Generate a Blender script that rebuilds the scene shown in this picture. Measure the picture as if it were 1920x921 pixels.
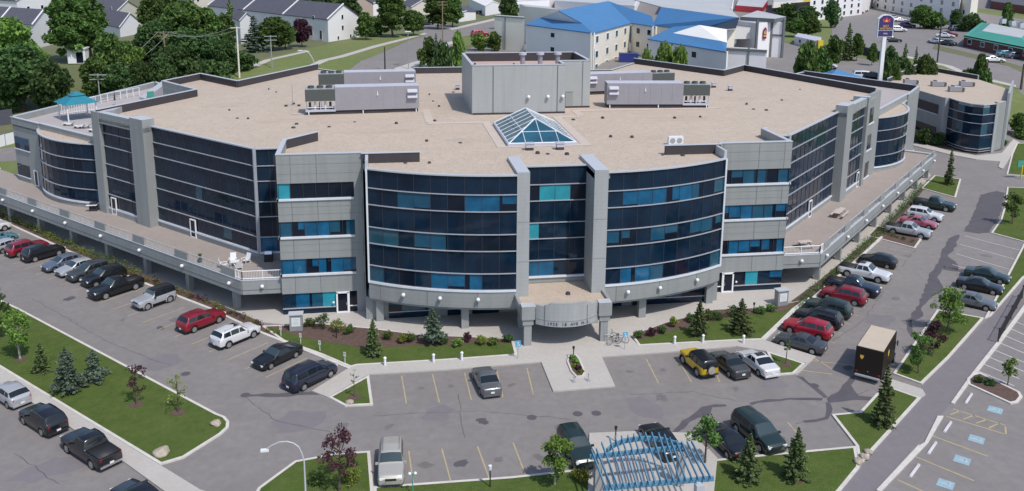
import bpy, bmesh, math, random
from mathutils import Vector, Matrix
R = math.radians
for o in list(bpy.data.objects): bpy.data.objects.remove(o)
C = bpy.context.scene.collection
rnd = random.Random(7)

# ------------------------------------------------------------------ camera
CF, CCX, CCY, CH = 1650.0, 958.0, 255.0, 38.0
def _rot(p, r, y):
    fw = Vector((-math.sin(y)*math.cos(p), math.cos(y)*math.cos(p), -math.sin(p)))
    rt = Vector((math.cos(y), math.sin(y), 0)); up = rt.cross(fw)
    rt2 = rt*math.cos(r) + up*math.sin(r); up2 = -rt*math.sin(r) + up*math.cos(r)
    return rt2, up2, fw
RT, UP, FW = _rot(R(12.15), R(0.5), R(-8.8))
cd = bpy.data.cameras.new('camera'); cam = bpy.data.objects.new('camera', cd); C.objects.link(cam)
cam.matrix_world = Matrix(((RT.x, UP.x, -FW.x, 0), (RT.y, UP.y, -FW.y, 0), (RT.z, UP.z, -FW.z, CH), (0, 0, 0, 1)))
cd.sensor_width = 36; cd.lens = CF*36/1920
cd.shift_x = (960-CCX)/1920; cd.shift_y = (CCY-460.5)/1920
cd.clip_start = 1; cd.clip_end = 6000
S = bpy.context.scene; S.camera = cam
# ------------------------------------------------------------------ sky, sun
W = bpy.data.worlds.new('World'); S.world = W; W.use_nodes = True
nt = W.node_tree; nt.nodes.clear()
sky = nt.nodes.new('ShaderNodeTexSky'); sky.sky_type = 'NISHITA'; sky.sun_disc = False
SUN_EL, SUN_AZ = 56.0, 150.0
sky.sun_elevation = R(SUN_EL); sky.sun_rotation = R(SUN_AZ); sky.dust_density = 2.5; sky.altitude = 1000
bg = nt.nodes.new('ShaderNodeBackground'); bg.inputs[1].default_value = 0.15
wo = nt.nodes.new('ShaderNodeOutputWorld')
nt.links.new(sky.outputs[0], bg.inputs[0]); nt.links.new(bg.outputs[0], wo.inputs[0])
sl = bpy.data.lights.new('sun', 'SUN'); sl.energy = 2.9; sl.angle = R(1.5); sl.color = (1, .95, .88)
so = bpy.data.objects.new('sun', sl); C.objects.link(so)
sd = Vector((math.sin(R(SUN_AZ))*math.cos(R(SUN_EL)), math.cos(R(SUN_AZ))*math.cos(R(SUN_EL)), math.sin(R(SUN_EL))))
so.rotation_euler = sd.to_track_quat('Z', 'Y').to_euler()
S.view_settings.view_transform = 'Standard'; S.view_settings.look = 'None'
S.view_settings.exposure = 0.24; S.view_settings.gamma = 1
S.render.engine = 'CYCLES'
S.cycles.max_bounces = 6; S.cycles.transparent_max_bounces = 8

# ------------------------------------------------------------------ survey helpers
# The land is level round the office building and climbs to a bench behind it.
FX, FY = 0.15299, 0.98823
D0, D1, HB = 178.0, 236.0, 7.5
def depth(x, y): return x*FX + y*FY
def hgt(x, y):
    d = depth(x, y)
    return 0.0 if d < D0 else (HB if d > D1 else HB*(d-D0)/(D1-D0))
def ray(px, py): return RT*((px-CCX)/CF) - UP*((py-CCY)/CF) + FW
def G(px, py, z=0.0):
    d = ray(px, py); t = (z-CH)/d.z
    return Vector((d.x*t, d.y*t, z))
def GT(px, py):                     # where a sight line meets the land
    for z, ok in ((0, lambda d: d <= D0), (HB, lambda d: d >= D1)):
        p = G(px, py, z)
        if ok(depth(p.x, p.y)): return p
    d = ray(px, py); k = HB/(D1-D0)
    t = (CH + k*D0)/(k*(d.x*FX+d.y*FY) - d.z)
    return Vector((d.x*t, d.y*t, CH+d.z*t))
def AtD(px, py, D):
    d = ray(px, py); t = D/(d.x*FX+d.y*FY)
    return Vector((d.x*t, d.y*t, CH+d.z*t))
def baseD(px, D):                   # point on the land at depth D, image column px
    p = AtD(px, 100, D)
    for _ in range(6):
        z = hgt(p.x, p.y)
        q = Vector((p.x, p.y, z))-Vector((0, 0, CH))
        cx = CCX + CF*q.dot(RT)/q.dot(FW)
        p = p + RT*((px-cx)*q.dot(FW)/CF)
    return Vector((p.x, p.y, hgt(p.x, p.y)))
def rowz(P, py):                    # height at plan point P seen at image row py
    lo, hi = -5.0, 90.0
    for _ in range(50):
        m = (lo+hi)/2; q = Vector((P[0], P[1], m-CH))
        if CCY - CF*q.dot(UP)/q.dot(FW) > py: lo = m
        else: hi = m
    return lo

# ------------------------------------------------------------------ tags
def tag(o, label=None, cat=None, group=None, kind=None):
    if label: o['label'] = label
    if cat: o['category'] = cat
    if group: o['group'] = group
    if kind: o['kind'] = kind
    return o
def empty(name, loc=(0, 0, 0), rz=0, parent=None):
    o = bpy.data.objects.new(name, None); C.objects.link(o)
    o.location = loc; o.rotation_euler = (0, 0, rz); o.empty_display_size = .3
    if parent: o.parent = parent
    return o
def copy_tree(o, parent=None):
    c = o.copy(); C.objects.link(c); c.parent = parent
    for ch in o.children: copy_tree(ch, c)
    return c

# ------------------------------------------------------------------ materials
def mat(name, col, rough=.8, metal=0.0, noise=None, spec=None, bump=None, coord='Object', emit=None):
    """noise = list of (scale, amount, colour2 or None, detail)"""
    m = bpy.data.materials.new(name); m.use_nodes = True
    n = m.node_tree.nodes; l = m.node_tree.links; b = n['Principled BSDF']
    b.inputs['Roughness'].default_value = rough; b.inputs['Metallic'].default_value = metal
    if spec is not None: b.inputs['Specular IOR Level'].default_value = spec
    b.inputs['Base Color'].default_value = (*col, 1)
    if emit: b.inputs['Emission Color'].default_value = (*emit[:3], 1); b.inputs['Emission Strength'].default_value = emit[3]
    tc = n.new('ShaderNodeTexCoord')
    src = None
    if noise:
        prev = None
        for sc, amt, c2, det in noise:
            t = n.new('ShaderNodeTexNoise'); t.inputs['Scale'].default_value = sc; t.inputs['Detail'].default_value = det
            t.inputs['Roughness'].default_value = .6
            l.new(tc.outputs[coord], t.inputs['Vector'])
            mp = n.new('ShaderNodeMapRange'); mp.inputs[1].default_value = .32; mp.inputs[2].default_value = .68
            mp.inputs[3].default_value = 0; mp.inputs[4].default_value = amt
            l.new(t.outputs[0], mp.inputs[0])
            mx = n.new('ShaderNodeMix'); mx.data_type = 'RGBA'
            l.new(mp.outputs[0], mx.inputs[0])
            if prev: l.new(prev, mx.inputs[6])
            else: mx.inputs[6].default_value = (*col, 1)
            mx.inputs[7].default_value = (*(c2 if c2 else tuple(x*.55 for x in col)), 1)
            prev = mx.outputs[2]; src = t
        l.new(prev, b.inputs['Base Color'])
    if bump:
        t = n.new('ShaderNodeTexNoise'); t.inputs['Scale'].default_value = bump[0]; t.inputs['Detail'].default_value = 3
        l.new(tc.outputs[coord], t.inputs['Vector'])
        bp = n.new('ShaderNodeBump'); bp.inputs['Strength'].default_value = bump[1]; bp.inputs['Distance'].default_value = bump[2]
        l.new(t.outputs[0], bp.inputs['Height']); l.new(bp.outputs[0], b.inputs['Normal'])
    return m
M = {}
def D_(k, *a, **kw): M[k] = mat(k, *a, **kw)
D_('asphalt', (.205, .189, .180), .93, noise=[(.035, .8, (.165, .150, .145), 6), (.25, .7, (.248, .230, .218), 6), (1.3, .6, (.150, .137, .132), 6), (30, .3, (.24, .22, .225), 2)])
D_('asphalt_path', (.175, .158, .17), .93, noise=[(.08, .6, (.205, .188, .198), 5), (1.3, .4, (.14, .127, .135), 5)])
D_('tar', (.075, .07, .08), .8, noise=[(.8, .6, (.11, .10, .11), 5)])
D_('concrete', (.46, .435, .40), .9, noise=[(.25, .5, (.39, .36, .335), 5), (3, .4, (.34, .315, .29), 5)])
D_('kerb', (.60, .57, .53), .9, noise=[(1.2, .6, (.42, .39, .36), 5)])
D_('lawn', (.075, .120, .026), 1.0, spec=.1, noise=[(.13, .95, (.118, .140, .042), 6), (.5, .8, (.040, .078, .015), 6), (1.7, .65, (.135, .135, .055), 6), (12, .6, (.045, .10, .013), 3)], bump=(9, .9, .10))
D_('lawn_dry', (.135, .165, .045), .95, noise=[(.06, .8, (.19, .19, .075), 6), (.7, .6, (.085, .13, .028), 5)])
D_('field', (.115, .13, .055), .95, noise=[(.02, .8, (.16, .15, .09), 6), (.3, .5, (.08, .10, .035), 5)])
D_('mulch', (.085, .052, .042), .95, noise=[(2.5, .7, (.13, .085, .065), 5)], bump=(12, .6, .06))
D_('gravel_roof', (.41, .335, .27), .95, noise=[(.05, .95, (.335, .265, .215), 7), (.3, .7, (.47, .39, .31), 6), (1.5, .85, (.30, .24, .195), 6), (6, .8, (.55, .46, .37), 4)], bump=(8, .6, .05))
D_('gravel_stain', (.33, .27, .22), .95, noise=[(.4, .9, (.42, .345, .28), 6), (5, .7, (.50, .41, .33), 4)])
D_('gravel_pink', (.47, .35, .31), .95, noise=[(1, .6, (.40, .29, .26), 4)])
D_('roof_slab', (.50, .43, .37), .9, noise=[(1.5, .5, (.42, .35, .30), 4)])
D_('paver', (.30, .265, .235), .92, noise=[(.25, .7, (.36, .29, .26), 5), (2.5, .5, (.24, .215, .20), 4)])
D_('paver_light', (.40, .36, .35), .92, noise=[(.4, .6, (.33, .30, .29), 5)])
D_('stone', (.42, .37, .30), .9, noise=[(1.5, .8, (.30, .25, .20), 6)], bump=(3, .8, .15))
D_('yellow_paint', (.50, .40, .17), .85, noise=[(1.6, .75, (.27, .235, .19), 6), (9, .5, (.3, .26, .2), 3)])
D_('white_paint', (.62, .60, .62), .8, noise=[(2, .6, (.36, .34, .36), 6)])
D_('blue_paint', (.26, .43, .50), .85, noise=[(2.4, .8, (.25, .30, .34), 6)])
D_('dark_membrane', (.04, .036, .042), .85, noise=[(1, .5, (.06, .052, .055), 4)])
D_('mullion', (.46, .48, .53), .4, metal=.35)
D_('mullion_dark', (.05, .055, .075), .45, metal=.2)
D_('glass_navy', (.003, .011, .026), .06, spec=.36, noise=[(.35, .85, (.008, .028, .056), 5)])
D_('glass_dark', (.004, .010, .024), .08, spec=.34, noise=[(.5, .7, (.010, .014, .020), 4)])
D_('glass_teal', (.008, .062, .120), .10, spec=.5, noise=[(.7, .9, (.016, .085, .135), 5)])
D_('glass_blue', (.012, .120, .240), .10, spec=.4, noise=[(.6, .9, (.006, .055, .120), 5)])
D_('glass_cyan', (.030, .30, .37), .15, spec=.5, noise=[(.9, .6, (.02, .20, .27), 4)])
D_('glass_sky', (.016, .062, .095), .06, spec=.6, noise=[(.5, .6, (.03, .13, .19), 4)])
D_('car_glass', (.012, .016, .020), .05, spec=.6)
D_('car_screen', (.035, .055, .062), .05, spec=.7)
D_('tyre', (.018, .018, .019), .85)
D_('rim', (.42, .43, .45), .35, metal=.6)
D_('chrome', (.6, .6, .62), .25, metal=.8)
D_('headlight', (.70, .72, .74), .15)
D_('taillight', (.36, .015, .02), .2)
D_('plate', (.7, .7, .68), .5)
D_('black_plastic', (.02, .02, .022), .6)
D_('white_metal', (.72, .73, .74), .45)
D_('grey_metal', (.34, .36, .38), .5, metal=.2)
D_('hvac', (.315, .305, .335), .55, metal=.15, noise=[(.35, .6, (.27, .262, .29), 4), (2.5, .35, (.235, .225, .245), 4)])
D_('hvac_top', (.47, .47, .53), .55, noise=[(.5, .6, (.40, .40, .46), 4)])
D_('coil', (.06, .07, .065), .7, noise=[(4, .6, (.09, .10, .095), 2)])
D_('pipe', (.6, .6, .6), .5)
D_('bark', (.12, .09, .07), .95, noise=[(3, .7, (.07, .05, .04), 4)])
D_('bark_pale', (.38, .35, .31), .9, noise=[(3, .7, (.20, .17, .14), 4)])
D_('wood', (.26, .19, .12), .9, noise=[(2, .6, (.17, .12, .08), 4)])
D_('wood_pale', (.50, .43, .40), .85, noise=[(2, .6, (.38, .32, .30), 4)])
D_('house_wall', (.74, .73, .72), .85, noise=[(.2, .4, (.66, .65, .64), 4)])
D_('house_cream', (.62, .58, .49), .85, noise=[(.2, .4, (.54, .50, .42), 4)])
D_('house_tan', (.42, .34, .28), .85, noise=[(.2, .4, (.36, .29, .24), 4)])
D_('shingle', (.075, .076, .098), .9, noise=[(.5, .6, (.105, .105, .13), 5), (4, .5, (.055, .055, .07), 3)])
D_('white_trim', (.78, .78, .79), .6)
D_('hotel_wall', (.74, .73, .70), .85, noise=[(.12, .6, (.66, .65, .62), 5)])
D_('hotel_cream', (.74, .71, .62), .85, noise=[(.2, .5, (.66, .60, .48), 4)])
D_('hotel_white', (.80, .79, .80), .8, noise=[(.3, .4, (.70, .69, .70), 4)])
D_('blue_roof', (.065, .180, .34), .6, noise=[(.15, .6, (.055, .21, .45), 5), (2.2, .4, (.030, .13, .33), 4)])
D_('green_roof', (.045, .26, .20), .6, noise=[(.2, .5, (.06, .32, .25), 4)])
D_('teal_roof', (.012, .165, .235), .6, noise=[(.8, .6, (.02, .22, .29), 4)])
D_('brick', (.16, .055, .05), .9, noise=[(.6, .7, (.10, .04, .04), 5)])
D_('flat_roof', (.42, .43, .44), .9, noise=[(.1, .6, (.33, .34, .36), 5)])
D_('pergola_blue', (.12, .29, .41), .6, noise=[(1.5, .8, (.055, .16, .27), 4)])
D_('sign_navy', (.03, .025, .12), .5)
D_('sign_gold', (.75, .42, .05), .5)
D_('sign_red', (.55, .03, .06), .5)
D_('sign_blue', (.10, .38, .58), .5)
D_('truck_brown', (.016, .010, .008), .5, spec=.3)
D_('truck_roof', (.50, .42, .33), .8, noise=[(.6, .6, (.42, .35, .28), 4)])
D_('yellow', (.62, .45, .03), .6)
D_('red', (.42, .02, .03), .6)
D_('fabric_dark', (.03, .03, .035), .9)
D_('dumpster', (.02, .035, .19), .6)

# wall cladding: pale grey panels with fine horizontal ribs and faint weathering
def cladding(name, col, c2):
    m = mat(name, col, .55, metal=.12, noise=[(.18, .6, c2, 5), (1.8, .3, tuple(x*.85 for x in col), 4)])
    n = m.node_tree.nodes; l = m.node_tree.links; b = n['Principled BSDF']
    tc = n.new('ShaderNodeTexCoord'); sp = n.new('ShaderNodeSeparateXYZ'); l.new(tc.outputs['Object'], sp.inputs[0])
    mm = n.new('ShaderNodeMath'); mm.operation = 'MULTIPLY'; mm.inputs[1].default_value = 2*math.pi/.42; l.new(sp.outputs[2], mm.inputs[0])
    sn = n.new('ShaderNodeMath'); sn.operation = 'SINE'; l.new(mm.outputs[0], sn.inputs[0])
    # rain streaks: noise stretched downwards
    mpg = n.new('ShaderNodeMapping'); mpg.inputs['Scale'].default_value = (1.3, 1.3, .09); l.new(tc.outputs['Object'], mpg.inputs[0])
    sk_ = n.new('ShaderNodeTexNoise'); sk_.inputs['Scale'].default_value = 1.0; sk_.inputs['Detail'].default_value = 5; l.new(mpg.outputs[0], sk_.inputs['Vector'])
    mr_ = n.new('ShaderNodeMapRange'); mr_.inputs[1].default_value = .45; mr_.inputs[2].default_value = .75; mr_.inputs[3].default_value = 0; mr_.inputs[4].default_value = .45; l.new(sk_.outputs[0], mr_.inputs[0])
    mx_ = n.new('ShaderNodeMix'); mx_.data_type = 'RGBA'; l.new(mr_.outputs[0], mx_.inputs[0]); l.new(b.inputs['Base Color'].links[0].from_socket, mx_.inputs[6]); mx_.inputs[7].default_value = (col[0]*.68, col[1]*.67, col[2]*.64, 1); l.new(mx_.outputs[2], b.inputs['Base Color'])
    bp = n.new('ShaderNodeBump'); bp.inputs['Strength'].default_value = .12; bp.inputs['Distance'].default_value = .012
    l.new(sn.outputs[0], bp.inputs['Height']); l.new(bp.outputs[0], b.inputs['Normal'])
    return m
M['cladding'] = cladding('cladding', (.310, .324, .322), (.275, .288, .284))
M['cladding_pale'] = cladding('cladding_pale', (.385, .402, .405), (.345, .36, .36))
M['concrete_wall'] = mat('concrete_wall', (.33, .33, .325), .9, noise=[(.3, .6, (.27, .27, .265), 5)])
M['joint'] = mat('joint', (.13, .14, .145), .8)
M['coping'] = mat('coping', (.50, .52, .55), .5, metal=.2)
M['sill'] = mat('sill', (.66, .69, .73), .5, noise=[(.8, .6, (.52, .55, .58), 4)])
M['rail_grey'] = mat('rail_grey', (.44, .47, .49), .5)

def leafmat(name, c1, c2, c3):
    m = bpy.data.materials.new(name); m.use_nodes = True
    n = m.node_tree.nodes; l = m.node_tree.links; b = n['Principled BSDF']
    b.inputs['Roughness'].default_value = .8; b.inputs['Specular IOR Level'].default_value = .12
    g = n.new('ShaderNodeNewGeometry'); ra = n.new('ShaderNodeValToRGB')
    oi = n.new('ShaderNodeObjectInfo')
    l.new(g.outputs['Random Per Island'], ra.inputs[0])
    e = ra.color_ramp.elements
    e[0].color = (*c1, 1); e[1].color = (*c3, 1); k = e.new(.5); k.color = (*c2, 1)
    hs = n.new('ShaderNodeHueSaturation'); mp = n.new('ShaderNodeMapRange'); mp.inputs[3].default_value = .85; mp.inputs[4].default_value = 1.5
    l.new(oi.outputs['Random'], mp.inputs[0]); l.new(mp.outputs[0], hs.inputs['Value'])
    mp2 = n.new('ShaderNodeMapRange'); mp2.inputs[3].default_value = .485; mp2.inputs[4].default_value = .515
    l.new(oi.outputs['Random'], mp2.inputs[0]); l.new(mp2.outputs[0], hs.inputs['Hue'])
    l.new(ra.outputs[0], hs.inputs['Color']); l.new(hs.outputs[0], b.inputs['Base Color'])
    tr = n.new('ShaderNodeBsdfTranslucent'); l.new(hs.outputs[0], tr.inputs[0])
    mx = n.new('ShaderNodeMixShader'); mx.inputs[0].default_value = .28
    l.new(b.outputs[0], mx.inputs[1]); l.new(tr.outputs[0], mx.inputs[2])
    l.new(mx.outputs[0], n['Material Output'].inputs[0])
    return m
M['leaf_green'] = leafmat('leaf_green', (.045, .085, .024), (.080, .140, .036), (.135, .205, .058))
M['leaf_dark'] = leafmat('leaf_dark', (.034, .066, .024), (.060, .108, .036), (.100, .160, .052))
M['leaf_bright'] = leafmat('leaf_bright', (.085, .150, .030), (.13, .215, .045), (.185, .27, .065))
M['leaf_purple'] = leafmat('leaf_purple', (.040, .020, .028), (.070, .030, .042), (.10, .045, .055))
M['needle_dark'] = leafmat('needle_dark', (.060, .090, .034), (.105, .148, .056), (.17, .215, .092))
M['needle_blue'] = leafmat('needle_blue', (.070, .105, .068), (.115, .160, .112), (.18, .235, .175))
M['leaf_olive'] = leafmat('leaf_olive', (.095, .125, .025), (.155, .19, .035), (.23, .26, .06))

# ------------------------------------------------------------------ mesh builder
class MB:
    def __init__(s): s.v = []; s.f = []; s.m = []; s.mats = []
    def mi(s, k):
        if k not in s.mats: s.mats.append(k)
        return s.mats.index(k)
    def quad(s, pts, k):
        b = len(s.v); s.v += [tuple(p) for p in pts]; s.f.append(tuple(range(b, b+len(pts)))); s.m.append(s.mi(k))
    def hexa(s, P, k, kt=None):      # P: 4 bottom ccw, 4 top
        b = len(s.v); s.v += [tuple(p) for p in P]; i = s.mi(k); it = s.mi(kt) if kt else i
        for f, mm in (((3, 2, 1, 0), i), ((4, 5, 6, 7), it), ((0, 1, 5, 4), i), ((1, 2, 6, 5), i), ((2, 3, 7, 6), i), ((3, 0, 4, 7), i)):
            s.f.append(tuple(b+q for q in f)); s.m.append(mm)
    def box(s, c, sz, k, rz=0, kt=None):
        cx, cy, cz = c; a, b_, h = sz[0]/2, sz[1]/2, sz[2]/2; co, si = math.cos(rz), math.sin(rz); P = []
        for z in (-h, h):
            for x, y in ((-a, -b_), (a, -b_), (a, b_), (-a, b_)): P.append((cx+x*co-y*si, cy+x*si+y*co, cz+z))
        s.hexa(P, k, kt)
    def wall(s, p, q, z0, z1, t, k, off=0.0, kt=None):
        """a slab from plan point p to q; outward side is to the right of p->q; occupies off-t .. off"""
        d = Vector((q[0]-p[0], q[1]-p[1])); L = d.length
        if L < 1e-6: return
        d /= L; n = Vector((d.y, -d.x))
        a = Vector(p[:2])+n*off; b = Vector(q[:2])+n*off; a2 = a-n*t; b2 = b-n*t
        P = [(a.x, a.y), (b.x, b.y), (b2.x, b2.y), (a2.x, a2.y)]
        s.hexa([(x, y, z0) for x, y in P]+[(x, y, z1) for x, y in P], k, kt)
    def prism(s, poly, z0, z1, k, kt=None):
        b = len(s.v); n = len(poly); zz = (lambda p, z: z(p) if callable(z) else z)
        s.v += [(p[0], p[1], zz(p, z0)) for p in poly]+[(p[0], p[1], zz(p, z1)) for p in poly]
        ar = sum(poly[i][0]*poly[(i+1) % n][1]-poly[(i+1) % n][0]*poly[i][1] for i in range(n))
        i1 = s.mi(k); i2 = s.mi(kt) if kt else i1
        top = [b+n+i for i in range(n)]; bot = [b+i for i in range(n)]
        if ar < 0: top.reverse()
        else: bot.reverse()
        s.f.append(tuple(top)); s.m.append(i2); s.f.append(tuple(bot)); s.m.append(i1)
        for i in range(n):
            j = (i+1) % n; f = (b+i, b+j, b+n+j, b+n+i)
            if ar < 0: f = f[::-1]
            s.f.append(f); s.m.append(i1)
    def tube(s, p, q, r, k, r2=None, n=8, caps=True):
        p = Vector(p); q = Vector(q); r2 = r if r2 is None else r2; d = (q-p).normalized()
        a = d.cross(Vector((0, 0, 1)));
        if a.length < 1e-3: a = Vector((1, 0, 0))
        a.normalize(); c = d.cross(a); b = len(s.v); i0 = s.mi(k)
        for o, rr in ((p, r), (q, r2)):
            for i in range(n):
                t = 2*math.pi*i/n; s.v.append(tuple(o+a*rr*math.cos(t)+c*rr*math.sin(t)))
        for i in range(n):
            j = (i+1) % n; s.f.append((b+i, b+n+i, b+n+j, b+j)); s.m.append(i0)
        if caps:
            s.f.append(tuple(b+i for i in range(n))); s.m.append(i0)
            s.f.append(tuple(b+n+i for i in reversed(range(n)))); s.m.append(i0)
    def ball(s, c, r, k, n=8, sq=1.0):
        b = len(s.v); i0 = s.mi(k); rows = n//2
        for a in range(rows+1):
            ph = math.pi*a/rows
            for i in range(n):
                t = 2*math.pi*i/n
                s.v.append((c[0]+r*math.sin(ph)*math.cos(t), c[1]+r*math.sin(ph)*math.sin(t), c[2]+r*sq*math.cos(ph)))
        for a in range(rows):
            for i in range(n):
                j = (i+1) % n; s.f.append((b+a*n+i, b+(a+1)*n+i, b+(a+1)*n+j, b+a*n+j)); s.m.append(i0)
    def build(s, name, parent=None, smooth=False, world=False):
        if parent and world:
            L = Vector(); q = parent
            while q: L = L+q.location; q = q.parent
            s.v = [(a-L.x, b-L.y, c-L.z) for a, b, c in s.v]
        me = bpy.data.meshes.new(name); me.from_pydata(s.v, [], s.f)
        for k in s.mats: me.materials.append(M[k])
        me.polygons.foreach_set('material_index', s.m)
        if smooth: me.polygons.foreach_set('use_smooth', [True]*len(s.f))
        me.update(); me.validate()
        o = bpy.data.objects.new(name, me); C.objects.link(o)
        if parent:
            o.parent = parent
        return o
# ================================================================== THE LAND
def bisect_terrain(bm):
    for d in (D0, D1):
        bmesh.ops.bisect_plane(bm, geom=bm.verts[:]+bm.edges[:]+bm.faces[:], plane_co=(FX*d, FY*d, 0), plane_no=(FX, FY, 0))
def sheet(name, pts, k, dz, kind='structure', thick=0.0, kmat=None, kw=.16, kz=.0, label=None):
    """flat patch that follows the land; pts = plan points; optional kerb ring and raised body"""
    bm = bmesh.new(); vs = [bm.verts.new((p[0], p[1], 0)) for p in pts]
    try: f = bm.faces.new(vs)
    except ValueError: return None
    bm.normal_update()
    if f.normal.z < 0: f.normal_flip()
    bm.faces.ensure_lookup_table()
    if kmat:
        r = bmesh.ops.inset_individual(bm, faces=[f], thickness=kw, use_even_offset=True)
        for q in bm.faces:
            if q is not f: q.material_index = 1
    if thick:
        top = bm.faces[:]
        bnd = [e for e in bm.edges if e.is_boundary]
        r = bmesh.ops.extrude_edge_only(bm, edges=bnd)
        for v in [g for g in r['geom'] if isinstance(g, bmesh.types.BMVert)]: v.co.z -= thick
        for q in bm.faces:
            if q not in top: q.material_index = 1 if kmat else 0
    bmesh.ops.triangulate(bm, faces=[q for q in bm.faces if len(q.verts) > 4])
    bisect_terrain(bm)
    for v in bm.verts: v.co.z += hgt(v.co.x, v.co.y)+dz
    bm.normal_update()
    me = bpy.data.meshes.new(name); bm.to_mesh(me); bm.free()
    me.materials.append(M[k])
    if kmat: me.materials.append(M[kmat])
    o = bpy.data.objects.new(name, me); C.objects.link(o)
    if kind: o['kind'] = kind
    return o
def gp(*a): return [G(*p) for p in a]
def gt(*a): return [GT(*p) for p in a]

# whole land, out to the horizon
bm = bmesh.new(); bmesh.ops.create_grid(bm, x_segments=40, y_segments=40, size=3000)
for v in bm.verts: v.co.y += 2500
bisect_terrain(bm)
for v in bm.verts: v.co.z = hgt(v.co.x, v.co.y)-.02
me = bpy.data.meshes.new('ground'); bm.to_mesh(me); bm.free(); me.materials.append(M['field'])
o = bpy.data.objects.new('ground', me); C.objects.link(o); o['kind'] = 'structure'

# asphalt of the lots (one sheet)
sheet('parking_lot', [(-140, 20), (150, 20), (170, 60), (175, 176), (60, 176), (-60, 174), (-120, 174), (-140, 120)], 'asphalt', 0.0)

KH = .13
def island(name, px, k='lawn', kerb=True, h=KH):
    return sheet(name, gp(*px), k, h, thick=h, kmat='kerb' if kerb else None, kw=.24)
# street lawn on the left
L45 = Vector((-1, 1, 0)).normalized(); N45 = Vector((-1, -1, 0)).normalized()
pA = G(35, 579.6); pB = G(0, 691)
island('lawn', [(407.5, 777.5), (422, 783), (430, 792), (429, 803), (415, 816), (345, 860), (300, 873.5), (0, 691), (-160, 598), (-160, 490), (35, 579.6)])
sheet('pavement', gp((0, 691), (298, 873), (376, 921), (420, 950), (350, 950), (305, 921), (235, 870), (59, 756), (-160, 628), (-160, 598)), 'concrete', .125, thick=.125)
sheet('pavement', gp((376, 921), (1060, 1100), (900, 1150), (350, 950), (420, 950)), 'concrete', .118)
# front left lawn with its planting bed
island('lawn', [(530, 641), (602, 667), (657, 690.5), (669.7, 687), (840, 677), (970, 667.4), (963, 640), (930, 636), (867, 633), (790, 630), (690, 616), (575, 606), (545, 611), (490, 613)])
sheet('planting_bed', gp((540, 626), (566, 634), (600, 641), (680, 655), (800, 650), (958, 646), (961, 639), (930, 637), (867, 634), (790, 631), (690, 618), (577, 608), (545, 612), (500, 615)), 'mulch', KH+.006)
# concrete round the building, front walk and entrance square
sheet('walkway', gp((585, 735), (615, 746.5), (692, 703.6), (840, 695), (1014.8, 680.5), (1037.3, 736), (1153.4, 726), (1128.4, 671), (1280, 660), (1380, 651), (1432, 659.5), (1512, 683.5), (1489.7, 703), (1495, 703), (1529.6, 670),
     (1430, 638.6), (1384.8, 640), (1197.5, 650), (1180, 632), (1250, 606), (1340, 582), (1440, 578), (1484, 566), (1536, 528), (1600, 474), (1640, 440), (1690, 394), (1745, 330), (1700, 262),
     (1560, 330), (1470, 440), (1400, 520), (1100, 520), (560, 520), (300, 440), (60, 345), (0, 330), (-120, 290), (-120, 350), (0, 398), (150, 468), (400, 568), (490, 606), (545, 612), (575, 606),
     (690, 616), (790, 630), (867, 633), (942, 636), (963, 640), (970, 667.4), (840, 677), (669.7, 687), (657, 690)), 'concrete', .122, thick=.122)
island('lawn', [(616, 747), (692, 705.5), (699.7, 761), (647, 763.5)])
island('lawn', [(1197.5, 650), (1384.8, 640), (1430, 638.6), (1489.7, 581), (1519.6, 558.7), (1500, 566), (1440, 578), (1340, 582), (1250, 606), (1183, 630)])
sheet('planting_bed', gp((1200, 640), (1262, 622), (1330, 606), (1400, 590), (1470, 586), (1512, 562), (1498, 567), (1440, 579), (1340, 583), (1250, 607), (1187, 630)), 'mulch', KH+.006)
island('lawn', [(1437, 660.5), (1510, 683.6), (1489, 702.6), (1457, 705)])
# long strip of hedge and mulch on the left row, and on the right row
sheet('planting_bed', gp((0, 398), (150, 468), (400, 568), (490, 606), (490, 613), (530, 641), (482, 620), (396, 579), (264, 528), (150, 480), (0, 412), (-120, 356), (-120, 345)), 'mulch', .128, thick=.128)
sheet('kerb', gp((-120, 356), (0, 412), (150, 480), (264, 528), (396, 579), (482, 620), (602, 667.5), (657, 691), (655, 694), (600, 671.5), (480, 623), (394, 582), (262, 531), (148, 483), (0, 415), (-120, 359)), 'kerb', .135, thick=.135)
sheet('planting_bed', gp((1484, 566), (1536, 528), (1600, 474), (1640, 440), (1690, 394), (1730, 348), (1737, 350), (1695, 400), (1652, 444), (1611, 482), (1545, 540), (1520, 559)), 'mulch', .128, thick=.128)
sheet('kerb', gp((1430, 638.6), (1489.7, 581), (1521, 560), (1545, 540), (1611, 482), (1652, 444), (1656, 446), (1615, 484), (1548, 543), (1524, 563), (1493, 584), (1434, 640)), 'kerb', .137, thick=.137)
island('traffic_island', [(1626, 443), (1716, 467), (1728, 450), (1645, 424)], 'mulch')
island('traffic_island', [(1727, 354), (1792, 372), (1802, 337), (1752, 330)])
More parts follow.
